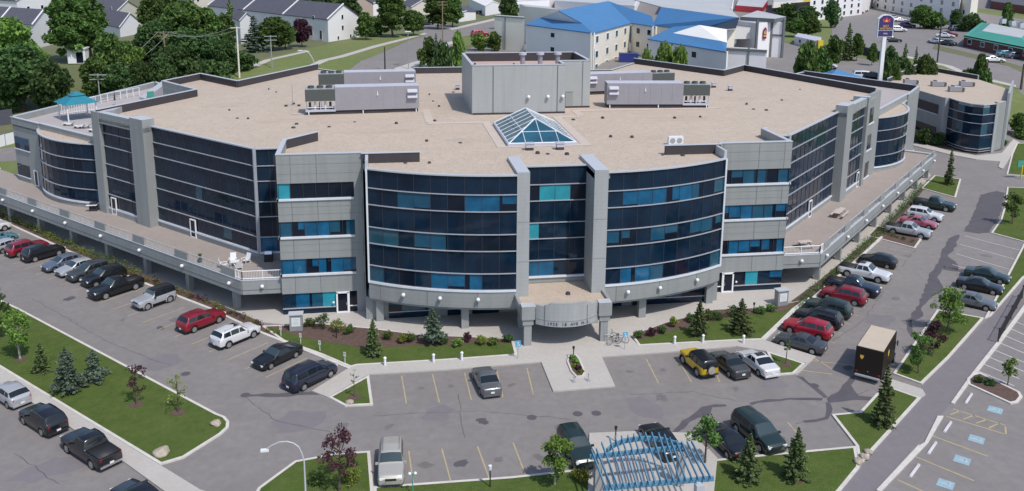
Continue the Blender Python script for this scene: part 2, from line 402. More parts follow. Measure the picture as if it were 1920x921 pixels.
# right hand lawns, footpath and crossings
island('lawn', [(1674, 702), (1728.6, 722), (1780, 672), (1845, 598), (1757, 582)])
island('lawn', [(1845.5, 599), (1919, 459), (2000, 474), (1920, 522), (1858, 594)])
island('lawn', [(1858, 438), (1876, 412), (1884, 385), (1888, 352), (2000, 356), (2010, 470), (1921, 455)])
island('lawn', [(1887, 328), (1897, 290), (1906, 270), (2010, 268), (2010, 338)])
island('lawn', [(1559, 779), (1611.6, 774), (1643, 740), (1672, 729), (1726.6, 748), (1610, 877), (1604.7, 838)])
island('lawn', [(700, 915), (960, 896), (1050, 886), (1105, 881), (1120, 885), (1320, 866), (1455, 852.5), (1604.7, 838.7), (1612, 878), (1577, 921), (1500, 1010), (700, 1010)])
island('lawn', [(484, 917), (553, 866.5), (629, 852.5), (694, 848), (700, 917), (704, 1010), (430, 1010)])
sheet('walkway', gp((1105, 815), (1196, 811), (1300, 815), (1345, 862), (1330, 1010), (1100, 1010)), 'concrete', .150, thick=.15)
sheet('walkway', gp((1671, 713), (1729, 732), (1735, 742), (1726, 748), (1668, 728)), 'concrete', .136, thick=.136)
sheet('footpath', gp((1577, 921), (1726.6, 746), (1728.6, 722), (1852, 600), (1925, 524), (2010, 476), (2060, 480), (1925, 566), (1869.5, 642), (1786, 753), (1643, 921), (1580, 1010), (1505, 1010)), 'asphalt_path', .012)
sheet('kerb', gp((1643, 921), (1723, 835), (1723, 838), (1733, 832), (1758, 782), (1769, 782), (1740, 832), (1651, 924)), 'kerb', .12, thick=.12)
sheet('kerb', gp((1783, 757), (1820, 704.5), (1869.5, 642), (1925, 566), (1932, 569), (1876, 645), (1826, 708), (1789, 759)), 'kerb', .12, thick=.12)
sheet('side_lot', gp((1651, 924), (1740, 832), (1789, 759), (1876, 645), (1932, 569), (2100, 420), (2200, 1100), (1580, 1010)), 'asphalt', .006)
island('traffic_island', [(1813, 712), (1822, 704), (1836, 700), (1912, 737), (1917, 746), (1909, 756), (1895, 759), (1814, 722)], 'mulch')

# painted stripes
def stripe(px1, px2, w=.11, k='yellow_paint', dz=.008, name='painted_stripe'):
    a, b = G(*px1), G(*px2); d = (b-a).normalized(); n = Vector((d.y, -d.x, 0))*w/2
    return [a-n, b-n, b+n, a+n], k, dz
def stripes(name, segs, k='yellow_paint', w=.11, dz=.008):
    mb = MB()
    for a, b in segs:
        q, _, _ = stripe(a, b, w); mb.quad([(p.x, p.y, dz) for p in q], k)
    o = mb.build(name); o['kind'] = 'structure'; return o
front = [((753, 705), (762, 757)), ((811, 702), (823.7, 755)), ((871, 699), (883.7, 750)), ((931, 694), (943, 745)), ((1212, 673.6), (1234.6, 718.6)),
         ((1270, 671), (1296, 716)), ((1330, 666), (1349, 716)), ((1385, 664), (1403, 712)), ((988, 690), (1000, 740)), ((766.5, 845.5), (775, 908)), ((828.4, 841.2), (845.3, 903)), ((895.3, 837), (918, 899)), ((962, 830), (986, 892)), ((1025, 828), (1052, 886)),
         ((1270, 815), (1305, 866)), ((1340, 808), (1370, 860)), ((1415, 802), (1452, 852)), ((1477, 792), (1497, 815))]
for s in front: pass
stripes('painted_stripe', front)
# left row stripes: each from the kerb outward at right angles
lrow = []
kA, kB = G(0, 415), G(482, 623)
dirL = (kA-kB).normalized()
p0 = G(482, 623)
for i in range(-3, 22):
    p = p0 + L45*(2.78*i); lrow.append((p+N45*.8, p+N45*5.6))
mb = MB()
for a, b in lrow:
    d = (b-a).normalized(); n = Vector((d.y, -d.x, 0))*.055
    if (a-G(657, 691)).length < 1: continue
    mb.quad([((a-n).x, (a-n).y, .008), ((b-n).x, (b-n).y, .008), ((b+n).x, (b+n).y, .008), ((a+n).x, (a+n).y, .008)], 'yellow_paint')
o = mb.build('painted_stripe'); o['kind'] = 'structure'
R45 = Vector((1, 1, 0)).normalized(); S45 = Vector((1, -1, 0)).normalized()
mb = MB(); p0 = G(1445, 634)
def bar(mb, a, b, w, k, z=.008):
    d = (b-a).normalized(); n = Vector((d.y, -d.x, 0))*w/2
    mb.quad([((a-n).x, (a-n).y, z), ((b-n).x, (b-n).y, z), ((b+n).x, (b+n).y, z), ((a+n).x, (a+n).y, z)], k)
for i in range(0, 22):
    p = p0 + R45*(2.75*i); bar(mb, p+S45*.6, p+S45*5.5, .11, 'yellow_paint')
o = mb.build('painted_stripe'); o['kind'] = 'structure'
# stalls on the far side of the right lane and the worn hatched patch
stripes('painted_stripe', [((1518, 676), (1640, 690)), ((1500, 694), (1560, 702)), ((1525, 671), (1560, 692))], 'yellow_paint', .12)
stripes('painted_stripe', [((1808, 442), (1915, 470)), ((1800, 458), (1905, 487)), ((1793, 476), (1895, 506)), ((1786, 496), (1885, 528))], 'white_paint', .10)
# side lot: wheel stops, stall lines, hatching and blue accessible squares
stripes('painted_stripe', [((1744, 816), (1852, 856)), ((1717, 857), (1826, 902)), ((1683, 900), (1770, 940)), ((1774, 781), (1886, 815)), ((1886, 815), (1885, 800)), ((1787, 767), (1885, 798)),
   ((1782, 778), (1800, 771)), ((1806, 787), (1826, 779)), ((1830, 794), (1850, 787)), ((1854, 803), (1873, 794)), ((1826, 704), (1918, 742))], 'yellow_paint', .14, .016)
stripes('painted_stripe', [((1825, 708+i*-0), (1826, 709)) for i in range(1)], 'yellow_paint', .1, .016)
mb = MB(); a0 = G(1838, 694); a1 = G(1905, 728)
for i in range(8):
    f = i*.0
    p = (1836+i*9.5, 697-i*13.5); q = (1902+i*9, 724-i*13.5)
    bar(mb, G(*p), G(*q), .12, 'white_paint', .016)
o = mb.build('painted_stripe'); o['kind'] = 'structure'
mb = MB()
for a, b in (((1810, 757), (1822, 739)), ((1770, 811), (1783, 792)), ((1740, 852), (1755, 830)), ((1706, 895), (1723, 872)), ((1680, 930), (1691, 912))):
    A, B = G(*a), G(*b); d = (B-A); c = (A+B)/2
    mb.box((c.x, c.y, .07), (d.length, .22, .12), 'white_paint', math.atan2(d.y, d.x))
o = mb.build('wheel_stop'); tag(o, 'row of short white concrete wheel stops at the heads of the accessible stalls', 'wheel stops')
bpy.data.objects.remove(o)
for i, (a, b) in enumerate((((1810, 757), (1822, 739)), ((1770, 811), (1783, 792)), ((1740, 852), (1755, 830)), ((1706, 895), (1723, 872)))):
    A, B = G(*a), G(*b); d = (B-A); c = (A+B)/2; mb = MB()
    mb.hexa([(-d.length/2, -.11, 0), (d.length/2, -.11, 0), (d.length/2, .11, 0), (-d.length/2, .11, 0), (-d.length/2+.05, -.06, .12), (d.length/2-.05, -.06, .12), (d.length/2-.05, .06, .12), (-d.length/2+.05, .06, .12)], 'white_paint')
    o = mb.build('wheel_stop'); o.location = (c.x, c.y, .016); o.rotation_euler.z = math.atan2(d.y, d.x)
    tag(o, ('white wheel stop beside the brown planted island', 'white wheel stop just below the yellow hatched bay', 'white wheel stop between the first and second yellow stall lines below the hatching', 'lowest white wheel stop in the side lot')[i], 'wheel stop', 'wheel stops in the side lot')
for cx, cy in ((1866, 769), (1831, 824), (1804, 863), (1773, 908)):
    c = G(cx, cy); mb = MB(); rz = R(45)
    def loc(x, y): return (c.x+x*math.cos(rz)-y*math.sin(rz), c.y+x*math.sin(rz)+y*math.cos(rz), .0165)
    mb.quad([loc(-.55, -.55), loc(.55, -.55), loc(.55, .55), loc(-.55, .55)], 'blue_paint')
    # wheelchair mark: wheel ring, back, seat, head
    ring = [(.22*math.cos(t), -.12+.22*math.sin(t)) for t in [R(200+i*22) for i in range(9)]]
    for i in range(8):
        (x1, y1), (x2, y2) = ring[i], ring[i+1]; a = Vector(loc(x1, y1)); b = Vector(loc(x2, y2)); bar(mb, a, b, .06, 'white_paint', .021)
    for (x1, y1), (x2, y2) in (((-.08, .28), (-.05, -.02)), ((-.05, -.02), (.18, -.04)), ((.18, -.04), (.28, -.28)), ((-.07, .12), (.12, .12)), ((-.12, .38), (-.04, .38))):
        bar(mb, Vector(loc(x1, y1)), Vector(loc(x2, y2)), .07, 'white_paint', .021)
    o = mb.build('painted_symbol'); o['kind'] = 'structure'
# sealed cracks and tar patches on the right lane
def tarpatch(pts, z=.006):
    r = random.Random(int(pts[0][0])); out = []
    P = [G(*p) for p in pts]
    for i in range(len(P)):
        a, b = P[i], P[(i+1) % len(P)]; L = (b-a).length; k = max(1, int(L/.8)); n = (b-a).normalized(); n = Vector((n.y, -n.x, 0))
        for j in range(k): q = a.lerp(b, j/k)+n*r.uniform(-.13, .13); out.append(q)
    sheet('tar_patch', out, 'tar', z)
tarpatch([(1552, 748), (1570, 735), (1582, 722), (1592, 706), (1604, 704), (1598, 722), (1610, 742), (1640, 745), (1632, 752), (1600, 750), (1578, 752), (1556, 756)])
tarpatch([(1405, 756), (1440, 749), (1480, 747), (1540, 746), (1540, 750), (1480, 750), (1440, 753), (1407, 760)])
tarpatch([(1548, 755), (1558, 757), (1560, 775), (1553, 786), (1530, 790), (1506, 793), (1504, 788), (1530, 785), (1548, 782)])
tarpatch([(1316, 764), (1340, 759), (1363, 759), (1362, 761), (1335, 764), (1333, 778), (1306, 783), (1270, 812), (1255, 813), (1290, 782)])
tarpatch([(1736, 535), (1745, 512), (1760, 490), (1765, 470), (1782, 445), (1800, 440), (1792, 462), (1778, 480), (1800, 500), (1796, 506), (1772, 500), (1757, 520), (1770, 540), (1760, 552), (1742, 560), (1728, 580), (1732, 592), (1712, 602), (1700, 604), (1722, 572)])
tarpatch([(1806, 434), (1822, 410), (1830, 388), (1838, 366), (1868, 358), (1884, 362), (1880, 385), (1872, 410), (1854, 436), (1835, 438)])
tarpatch([(1770, 500), (1800, 505), (1835, 500), (1850, 505), (1848, 509), (1800, 510), (1770, 506)])
tarpatch([(1703, 602), (1712, 600), (1708, 616), (1716, 630), (1710, 632), (1700, 618)])
tarpatch([(458, 741), (520, 737), (600, 734), (645, 736), (600, 740), (520, 744), (462, 744.5)])
tarpatch([(1492, 704), (1504, 707), (1530, 726), (1550, 744), (1546, 746), (1524, 728), (1496, 709)])
ro = random.Random(21)
M['oil'] = mat('oil', (.135, .124, .124), .8, noise=[(1.5, .7, (.17, .158, .156), 4)])
def blotch(px, s, k='oil', dz=.004):
    p = G(*px); n = 13; an = ro.uniform(0, 3); el = ro.uniform(.5, 1)
    pts = []
    for i in range(n):
        t = 2*math.pi*i/n; q = s*ro.uniform(.65, 1.2); x, y = q*math.cos(t), q*el*math.sin(t); pts.append((p.x+x*math.cos(an)-y*math.sin(an), p.y+x*math.sin(an)+y*math.cos(an)))
    sheet('oil_stain', pts, k, dz)
for px in ((790, 728), (845, 724), (960, 722), (1180, 697), (1243, 694), (800, 872), (866, 868), (935, 862), (1010, 858), (1500, 830), (1465, 822), (330, 600), (300, 615), (1700, 480), (1752, 420), (640, 800), (1240, 745), (730, 800), (905, 790), (1380, 730), (1050, 800), (230, 600), (130, 560), (1640, 620), (1680, 560), (1850, 480), (1590, 690)): blotch(px, ro.uniform(.3, .75), 'tar' if ro.random() < .25 else 'oil')
for px, s in (((560, 790), 2.2), ((820, 775), 1.6), ((1210, 765), 2.0), ((300, 680), 2.4), ((1650, 600), 2.0), ((90, 880), 2.5), ((1720, 430), 1.8), ((1450, 720), 1.5)): blotch(px, s, 'asphalt_path', .002)
def crack(pts, w=.05):
    mb = MB(); P = []
    for a, b in zip(pts, pts[1:]):
        A, B = G(*a), G(*b); m = max(2, int((B-A).length/.7))
        for i in range(m): q = A.lerp(B, i/m); P.append(Vector((q.x+ro.uniform(-.12, .12), q.y+ro.uniform(-.12, .12), 0)))
    for a, b in zip(P, P[1:]): bar(mb, a, b, w*ro.uniform(.6, 1.4), 'tar', .0055)
    o = mb.build('sealed_crack'); o['kind'] = 'structure'
for c_ in ([(460, 745), (520, 790), (640, 815)], [(700, 780), (900, 770), (1100, 790)], [(60, 560), (200, 640), (330, 690)], [(1180, 740), (1300, 735), (1400, 756)], [(1560, 640), (1620, 600), (1660, 540)], [(1690, 500), (1740, 440), (1760, 400)], [(1650, 870), (1720, 790), (1800, 690)], [(30, 850), (120, 915)], [(860, 740), (870, 830)], [(1604, 742), (1640, 728)], [(1503, 790), (1480, 800)]): crack(c_)
for cx, cy in ((348, 701), (1083, 776), (997, 783), (460, 741), (1527, 723), (1118, 775)):
    p = G(cx, cy); n = 14
    sheet('manhole_cover', [(p.x+.42*math.cos(2*math.pi*i/n), p.y+.42*math.sin(2*math.pi*i/n)) for i in range(n)], 'tar', .007)
# ================================================================== THE OFFICE BUILDING
AX = 17.4
V2 = lambda u, y: (AX+u, y)
OFF = empty('office_building', (AX, 88.5, 0))
tag(OFF, 'large silver grey V-shaped office building with dark blue glass bands and a tan gravel roof', 'building')
Z1, Z2, Z3, ZR, ZP = 4.6, 8.65, 12.7, 16.3, 17.3
GOLD = Vector
cnt = {}
def bpart(mb, name, parent=None, smooth=False):
    o = mb.build(name, None, smooth, False)
    par = parent or OFF
    L = OFF.location
    me = o.data
    me.transform(Matrix.Translation(-Vector(L)))
    o.parent = par
    return o

# wing frames: point at distance s along the wing and n outward
CL = (AX-30.7, 95.9); CR = (AX+30.9, 95.9)
def WL(s, n=0): return (CL[0]-.70711*s-.70711*n, CL[1]+.70711*s-.70711*n)
def WR(s, n=0): return (CR[0]+.70711*s+.70711*n, CR[1]+.70711*s-.70711*n)
def arc(p, q, sag, n=14):
    """points of a circular arc p..q bulging to the right hand side of p->q"""
    p = Vector(p); q = Vector(q); d = q-p; L = d.length; nn = Vector((d.y, -d.x))/L
    r = (L*L/4+sag*sag)/(2*sag); a = math.asin(min(1, L/2/r)); out = []
    for i in range(n+1):
        t = -a+2*a*i/n
        out.append(tuple((p+q)/2 + d/L*(r*math.sin(t)) + nn*(r*math.cos(t)-(r-sag))))
    return out
def subdiv(path, step):
    """resample a plan polyline to panes of about `step`"""
    out = [Vector(path[0][:2])]
    seg = [(Vector(path[i+1][:2])-Vector(path[i][:2])).length for i in range(len(path)-1)]
    T = sum(seg); n = max(1, round(T/step)); d = T/n
    for k in range(1, n):
        t = d*k; i = 0
        while t > seg[i]: t -= seg[i]; i += 1
        out.append(Vector(path[i][:2]).lerp(Vector(path[i+1][:2]), t/seg[i]))
    out.append(Vector(path[-1][:2])); return out
def offset(path, o):
    P = [Vector(p[:2]) for p in path]; out = []
    for i, p in enumerate(P):
        a = P[max(0, i-1)]; b = P[min(len(P)-1, i+1)]; d = (b-a).normalized()
        out.append(p+Vector((d.y, -d.x))*o)
    return out
KINDS = {'n': 'glass_navy', 'd': 'glass_dark', 't': 'glass_teal', 'b': 'glass_blue', 'c': 'glass_cyan', 's': 'glass_sky'}
def glazing(path, z0, z1, step=1.62, kinds='n', r=None, name='window', parent=None, inset=.07, jit=.022):
    """one band of panes; each pane sits at its own tiny angle as real sheets do"""
    r = r or rnd; P = subdiv(path, step); mb = MB()
    for i in range(len(P)-1):
        a, b = P[i], P[i+1]; d = (b-a).normalized(); n = Vector((d.y, -d.x)); a = a-n*inset; b = b-n*inset
        k = KINDS[kinds[min(len(kinds)-1, int(i*len(kinds)/(len(P)-1)))] if len(kinds) > 1 else kinds]
        j = [r.uniform(-jit, jit) for _ in range(2)]
        if name == 'window' and k in ('glass_teal', 'glass_blue', 'glass_sky'):
            # a blind hangs behind part of the pane: the lower strip stays dark
            f = r.choice((0, 0, 0, .12, .2, .45)); zm = z0+(z1-z0)*f
            q0, q1 = (a, b) if r.random() < .6 else ((a.lerp(b, r.uniform(.1, .5)), b) if r.random() < .5 else (a, a.lerp(b, r.uniform(.5, .9))))
            if q0 is not a: mb.quad([(a.x, a.y, z0), (q0.x, q0.y, z0), (q0.x, q0.y, z1), (a.x, a.y, z1)], 'glass_dark')
            if q1 is not b: mb.quad([(q1.x, q1.y, z0), (b.x, b.y, z0), (b.x, b.y, z1), (q1.x, q1.y, z1)], 'glass_dark')
            if f: mb.quad([(q0.x, q0.y, z0), (q1.x, q1.y, z0), (q1.x, q1.y, zm), (q0.x, q0.y, zm)], 'glass_dark')
            mb.quad([(q0.x, q0.y, zm), (q1.x, q1.y, zm), (q1.x, q1.y, z1), (q0.x, q0.y, z1)], k); continue
        mb.quad([(a.x+n.x*j[0], a.y+n.y*j[0], z0), (b.x-n.x*j[0], b.y-n.y*j[0], z0), (b.x+n.x*j[1], b.y+n.y*j[1], z1), (a.x-n.x*j[1], a.y-n.y*j[1], z1)], k)
    return bpart(mb, name, parent)
def verticals(mb, path, z0, z1, step=1.62, k='mullion_dark', w=.035, ends=True, pr=-.01):
    P = subdiv(path, step)
    for i, p in enumerate(P):
        if not ends and i in (0, len(P)-1): continue
        a = P[max(0, i-1)]; b = P[min(len(P)-1, i+1)]; d = (b-a).normalized(); n = Vector((d.y, -d.x))
        c = p-n*.062; mb.box((c.x, c.y, (z0+z1)/2), (w, .05, z1-z0), k, math.atan2(d.y, d.x))
def hband(mb, path, z, h=.075, t=.14, off=.06, k='mullion'):
    P = [Vector(p[:2]) for p in path]; O = offset(P, off); I = offset(P, off-t)
    for i in range(len(P)-1):
        q = [O[i], O[i+1], I[i+1], I[i]]
        mb.hexa([(p.x, p.y, z-h/2) for p in q]+[(p.x, p.y, z+h/2) for p in q], k)
VIS = 1.72
def curtain(path, bands, step=1.62, zt=ZR, z0=Z1, sill=True, glass=None, rows=None):
    """dark glass wall: bright horizontal lines at each sill and head, panes between"""
    mb = MB(); md = mb
    levels = []
    z = z0; floors = [(z0, z0+VIS), (Z2, Z2+VIS), (Z3, Z3+VIS)]
    if rows: floors = rows
    for i, (a, b) in enumerate(floors):
        if a >= zt: break
        b = min(b, zt); nx = floors[i+1][0] if i+1 < len(floors) and floors[i+1][0] < zt else zt
        glazing(path, a, b, step, bands[i] if i < len(bands) else 'n', name='window')
        if nx-b > .1: glazing(path, b, nx, step, 'n', name='spandrel_panel', jit=.006)
        hband(mb, path, a); 
        if b < zt-.05: hband(mb, path, b)
    if sill: hband(mb, path, z0-.08, .2, .3, .14, 'sill')
    verticals(md, path, z0, zt, step)
    bpart(mb, 'mullion')
    # head trim
    mt = MB(); hband(mt, path, zt+.05, .14, .34, .10, 'coping'); bpart(mt, 'coping')
def body_wall(path, z0, z1, t=.3, off=-.16, k='cladding', name='wall', parent=None):
    mb = MB(); O = offset(path, off); I = offset(path, off-t)
    for i in range(len(O)-1):
        q = [O[i], O[i+1], I[i+1], I[i]]
        mb.hexa([(p.x, p.y, z0) for p in q]+[(p.x, p.y, z1) for p in q], k)
    return bpart(mb, name, parent)

# ---- roof slab (gravel) over everything high
bayL = arc(V2(-18.6, 85.7), V2(-4.15, 81.35), 1.05, 12)
bayR = arc(V2(4.95, 81.45), V2(18.8, 85.6), .95, 12)
FLf = [V2(-27.6, 88.5), V2(-19.0, 88.5)]
FRf = [V2(19.2, 88.5), V2(27.6, 88.5)]
TLx = (-4.15, -2.9); TRx = (3.55, 4.95)
backL = [(-52.6, 116.4), (-43.3, 131.8), (-49.9, 140.7), (-45.8, 148.5), (-38.7, 139.7), (-27.7, 159.0), (-20.9, 152.2)]
backR = [(24.3, 152.7), (31.4, 161.9), (42.2, 144.4), (48.7, 150.8), (58.2, 123.4)]
front = [WL(31, 1.15), WL(19.4, 1.15), WL(19.4, -.16), WL(0, -.16), V2(-27.6, 96.0), V2(-27.6, 88.6), V2(-19.0, 88.6), V2(-18.6, 85.9)]
front += [tuple(p) for p in offset(bayL, -.16)[1:-1]] + [V2(-4.1, 81.5), V2(-2.9, 81.5), V2(-2.9, 84.85), V2(3.55, 84.85), V2(3.55, 81.5), V2(4.9, 81.5)]
front += [tuple(p) for p in offset(bayR, -.16)[1:-1]] + [V2(18.8, 85.9), V2(19.2, 88.6), V2(27.6, 88.6), V2(27.6, 96.0), WR(0, -.16), WR(19.4, -.16), WR(19.4, 1.15), WR(22.2, 1.15), WR(39.3, .4)]
backpts = [V2(*p) for p in reversed(backR)] + [V2(*p) for p in reversed(backL)]
roofpoly = front + backpts[0:]
mb = MB(); mb.prism(roofpoly, 15.7, ZR-.02, 'cladding', 'gravel_roof'); bpart(mb, 'roof')

# ---- glass walls
curtain([WL(19.4), WL(0)], ['nnnnnnnnsnnn', 'nnnsnnnn', 'n'], 1.62, sill=True, rows=None)
curtain([WL(0), V2(-27.6, 95.9)], ['b', 'n', 'n'], 1.5)
curtain([WL(29.3, .75), WL(22.2, .75)], ['n', 'n', 'n'], 1.6, zt=15.9)
curtain(bayL, ['sndnbbbnn', 'ssnttnddd', 'nnttndbbb'], 1.62)
curtain([V2(-2.9, 84.7), V2(3.55, 84.7)], ['bbnn', 'cnnn', 'dccd'], 1.5)
curtain(bayR, ['nbbtddnns', 'ttnttntts', 'nbbbbbtns'], 1.55)
curtain([V2(27.6, 95.9), WR(0)], ['n', 'n', 'n'], 1.5)
curtain([WR(0), WR(19.4)], ['n', 'n', 'n'], 1.62)
curtain([WR(22.2, .75), WR(30.0, .75)], ['n', 'nns', 'n'], 1.6, zt=15.9)
arcL = arc(WL(47.5, .25), WL(31, .0), 2.35, 16)
arcR = arc(WR(39.8, .2), WR(56.5, .1), 2.6, 16)
curtain(arcL, ['nnnsnnnnb', 'nnnnndnn', 'n'], 1.62, zt=12.4)
curtain(arcR, ['n', 'ndnnnnn', 'n'], 1.62, zt=12.4)
curtain([WR(56.5, .1), WR(60.2, .1)], ['n', 's', 'n'], 1.62, zt=12.4)
# bright corner mullions
mb = MB()
for P, w_, z_, h_, k_, r_ in ((WL(0), .32, (Z1+ZR)/2, ZR-Z1+.2, 'mullion', R(22)), (WR(0), .32, (Z1+ZR)/2, ZR-Z1+.2, 'mullion', R(22)), (V2(-18.62, 85.62), .18, 10.4, 11.9, 'sill', 0), (V2(18.85, 85.55), .18, 10.4, 11.9, 'sill', 0)):
    mb = MB(); mb.box((P[0], P[1], z_), (w_, w_, h_), k_, r_); bpart(mb, 'corner_mullion')
# bay returns (sides of the curved bays)
body_wall([V2(-18.62, 88.5), V2(-18.62, 85.8)], 2.6, ZR, .25, 0); body_wall([V2(18.82, 85.8), V2(18.82, 88.5)], 2.6, ZR, .25, 0)

# ---- four storey stone-grey corner blocks with ribbon windows
def corner_block(path, sgn, kinds, gkinds, doorx):
    (x0, y), (x1, _) = path
    mb = MB(); 
    xs = (x0, x1)
    bands = [(Z1, Z1+1.62), (Z2, Z2+1.62), (Z3, Z3+1.62)]
    solid = [(2.45, Z1-.1), (Z1+1.62, Z2-.1), (Z2+1.62, Z3-.1), (Z3+1.62, ZP)]
    wl = 1.0 if sgn < 0 else .35     # solid margin towards the middle
    gx0, gx1 = (x0, x1-.95) if sgn < 0 else (x0+.25, x1)
    for a, b in solid: mb.wall((x0, y), (x1, y), a, b, .35, 'cladding')
    # side margin
    if sgn < 0: mb.wall((gx1, y), (x1, y), 0, ZP, .34, 'cladding', -.003)
    else: mb.wall((x0, y), (gx0, y), 0, ZP, .34, 'cladding', -.003)
    # outer side wall (full height, ribbon windows wrap)
    ox = x0 if sgn < 0 else x1
    for a, b in solid:
        if sgn < 0: mb.wall((ox, y+7.4), (ox, y+.35), a, b, .35, 'cladding', 0)
        else: mb.wall((ox, y+.35), (ox, y+7.4), a, b, .35, 'cladding', 0)
    # joints
    for fx in (.16, .46, .985) if sgn < 0 else (.05, .55, .9):
        X = x0+(x1-x0)*fx
        for a, b in solid: mb.box((X, y-.004, (a+b)/2), (.05, .02, b-a-.03), 'joint')
    for a, b in solid[1:]:
        for t in (.33, .66): mb.box(((x0+x1)/2, y-.003, a+(b-a)*t), (x1-x0, .012, .02), 'joint')
    bpart(mb, 'wall')
    for (a, b), kk in zip(bands, kinds):
        glazing([(gx0, y), (gx1, y)], a, b, 1.28, kk, inset=.14)
        ms = MB(); verticals(ms, [(gx0, y), (gx1, y)], a, b, 1.28, ends=False); bpart(ms, 'mullion')
        if sgn < 0: glazing([(ox, y+7.3), (ox, y)], a, b, 1.5, 't', inset=.14)
        else: glazing([(ox, y), (ox, y+7.3)], a, b, 1.5, 'b', inset=.14)
        ms = MB(); ms.wall((gx0-.12, y), (gx1+.0, y), a-.2, a, .25, 'sill', .14); 
        if sgn < 0: ms.wall((ox, y+7.3), (ox, y-.14), a-.2, a, .2, 'sill', .10)
        else: ms.wall((ox, y-.14), (ox, y+7.3), a-.2, a, .2, 'sill', .10)
        bpart(ms, 'window_sill')
    # ground floor: strip windows over a dark base, pale door
    dw = 1.15
    g0, g1 = (x0, doorx-dw/2-.1) if sgn < 0 else (doorx+dw/2+.1, x1)
    h0, h1 = (doorx+dw/2+.1, gx1) if sgn < 0 else (gx0, doorx-dw/2-.1)
    glazing([(g0, y), (g1, y)], .85, 2.45, 1.3, gkinds, inset=.14)
    glazing([(g0, y), (g1, y)], 0.1, .78, 1.3, 'n', inset=.14, name='spandrel_panel')
    glazing([(h0, y), (h1, y)], .1, 2.45, 1.3, 'd', inset=.14)
    ms = MB(); hband(ms, [(g0, y), (g1, y)], .81, .08, .16, .05, 'mullion'); hband(ms, [(h0, y), (h1, y)], .81, .06, .16, .05, 'white_trim')
    for X in (h0 if sgn < 0 else h1,): ms.box((X, y-.05, 1.28), (.09, .16, 2.36), 'white_trim')
    bpart(ms, 'mullion')
    ms = MB()
    for X in (doorx-dw/2, doorx+dw/2): ms.box((X, y-.06, 1.27), (.16, .18, 2.3), 'white_trim')
    ms.box((doorx, y-.06, 2.36), (dw+.16, .18, .14), 'white_trim'); ms.box((doorx, y-.06, .19), (dw-.16, .14, .14), 'white_trim')
    ms.quad([(doorx-dw/2+.08, y-.03, .26), (doorx+dw/2-.08, y-.03, .26), (doorx+dw/2-.08, y-.03, 2.29), (doorx-dw/2+.08, y-.03, 2.29)], 'glass_dark')
    dr = bpart(ms, 'door')
    ms = MB(); ms.box((doorx+(.42 if sgn < 0 else -.42), y-.18, 1.15), (.05, .06, .35), 'chrome'); bpart(ms, 'door_handle', dr)
    lm = MB(); X = doorx-.95 if sgn < 0 else doorx+.95; lm.ball((X, y-.2, 1.35), .13, 'white_metal', 8); lm.box((X, y-.1, 1.35), (.1, .2, .1), 'grey_metal'); bpart(lm, 'wall_lamp')
corner_block(FLf, -1, ['bbbbbb', 'tbbbtt', 'cddddd'], 'nbtcb', AX-21.45)
corner_block(FRf, 1, ['bbbbbb', 'bbbttb', 'dtttdt'], 'dcbndbt', AX+21.1)

# parapets (dark membrane inside, pale cap)
def parapet(path, z0=ZR-.05, z1=ZP, t=.32, inner='dark_membrane', outer='cladding', cap=True, name='parapet'):
    mb = MB(); P = [Vector(p[:2]) for p in path]
    for i in range(len(P)-1):
        a, b = P[i], P[i+1]; d = (b-a).normalized(); n = Vector((d.y, -d.x))
        mb.wall(a, b, z0, z1, t*.5, outer, t*.5); mb.wall(a, b, z0, z1, t*.5, inner, 0)
        if cap: mb.wall(a-d*.12, b+d*.12, z1+.003*i, z1+.07+.003*i, t+.12, 'coping', t*.5+.06)
    return bpart(mb, name)
bp = [V2(*p) for p in backR]; bp2 = [V2(*p) for p in backL]
parapet(list(reversed(bp))[0:1]+list(reversed(bp))[1:4])            # right, seen from behind: outside is away from the roof
parapet([bp2[5], bp2[4], bp2[3], bp2[2], bp2[1], bp2[0]])
parapet([bp[0], V2(12, 152.6)][0:2], z1=ZR+.15)
parapet([V2(12, 152.6), V2(-11, 152.4)], z1=ZP)
parapet([bp[1], bp[0]], z1=ZR+.12); parapet([bp2[6], bp2[5]], z1=ZR+.12); parapet([V2(-11, 152.4), bp2[6]], z1=ZR+.12)
# outer back walls below the parapets
for a, b in list(zip(reversed(bp), list(reversed(bp))[1:]))+list(zip(reversed(bp2), list(reversed(bp2))[1:]))+[(bp[0], bp2[6])]:
    w = MB(); w.wall(a, b, 0, ZR-.06, .3, 'cladding', .10); bpart(w, 'wall')
# parapet stubs around the corner blocks
parapet([V2(-19.0, 88.35), V2(-13.2, 88.35)], outer='dark_membrane'); parapet([V2(13.0, 88.35), V2(19.2, 88.35)], outer='dark_membrane')
q = G(1437, 240, ZP); parapet([(q.x, q.y), V2(27.5, 95.4)], inner='coping', outer='dark_membrane')
parapet([V2(-27.6, 95.6), V2(-24.2, 99.6)], inner='dark_membrane', outer='dark_membrane')
mb = MB(); mb.wall(V2(-27.6, 88.5), V2(-19, 88.5), ZP+.002, ZP+.08, .5, 'coping', .05); mb.wall(V2(-27.6, 95.8), V2(-27.6, 88.5), ZP+.004, ZP+.085, .5, 'coping', .05); bpart(mb, 'coping'); mb = MB(); mb.wall(V2(19.2, 88.5), V2(27.6, 88.5), ZP+.002, ZP+.08, .5, 'coping', .05)
mb.wall(V2(27.6, 88.5), V2(27.6, 95.8), ZP+.004, ZP+.085, .5, 'coping', .05)
bpart(mb, 'coping')
mb = MB()
mb.wall(V2(-18.62, 88.4), V2(-18.62, 85.7), ZR, ZP-.1, .3, 'coping', .1); bpart(mb, 'parapet'); mb = MB(); mb.wall(V2(18.82, 85.7), V2(18.82, 88.4), ZR, ZP-.1, .3, 'coping', .1)
bpart(mb, 'parapet')

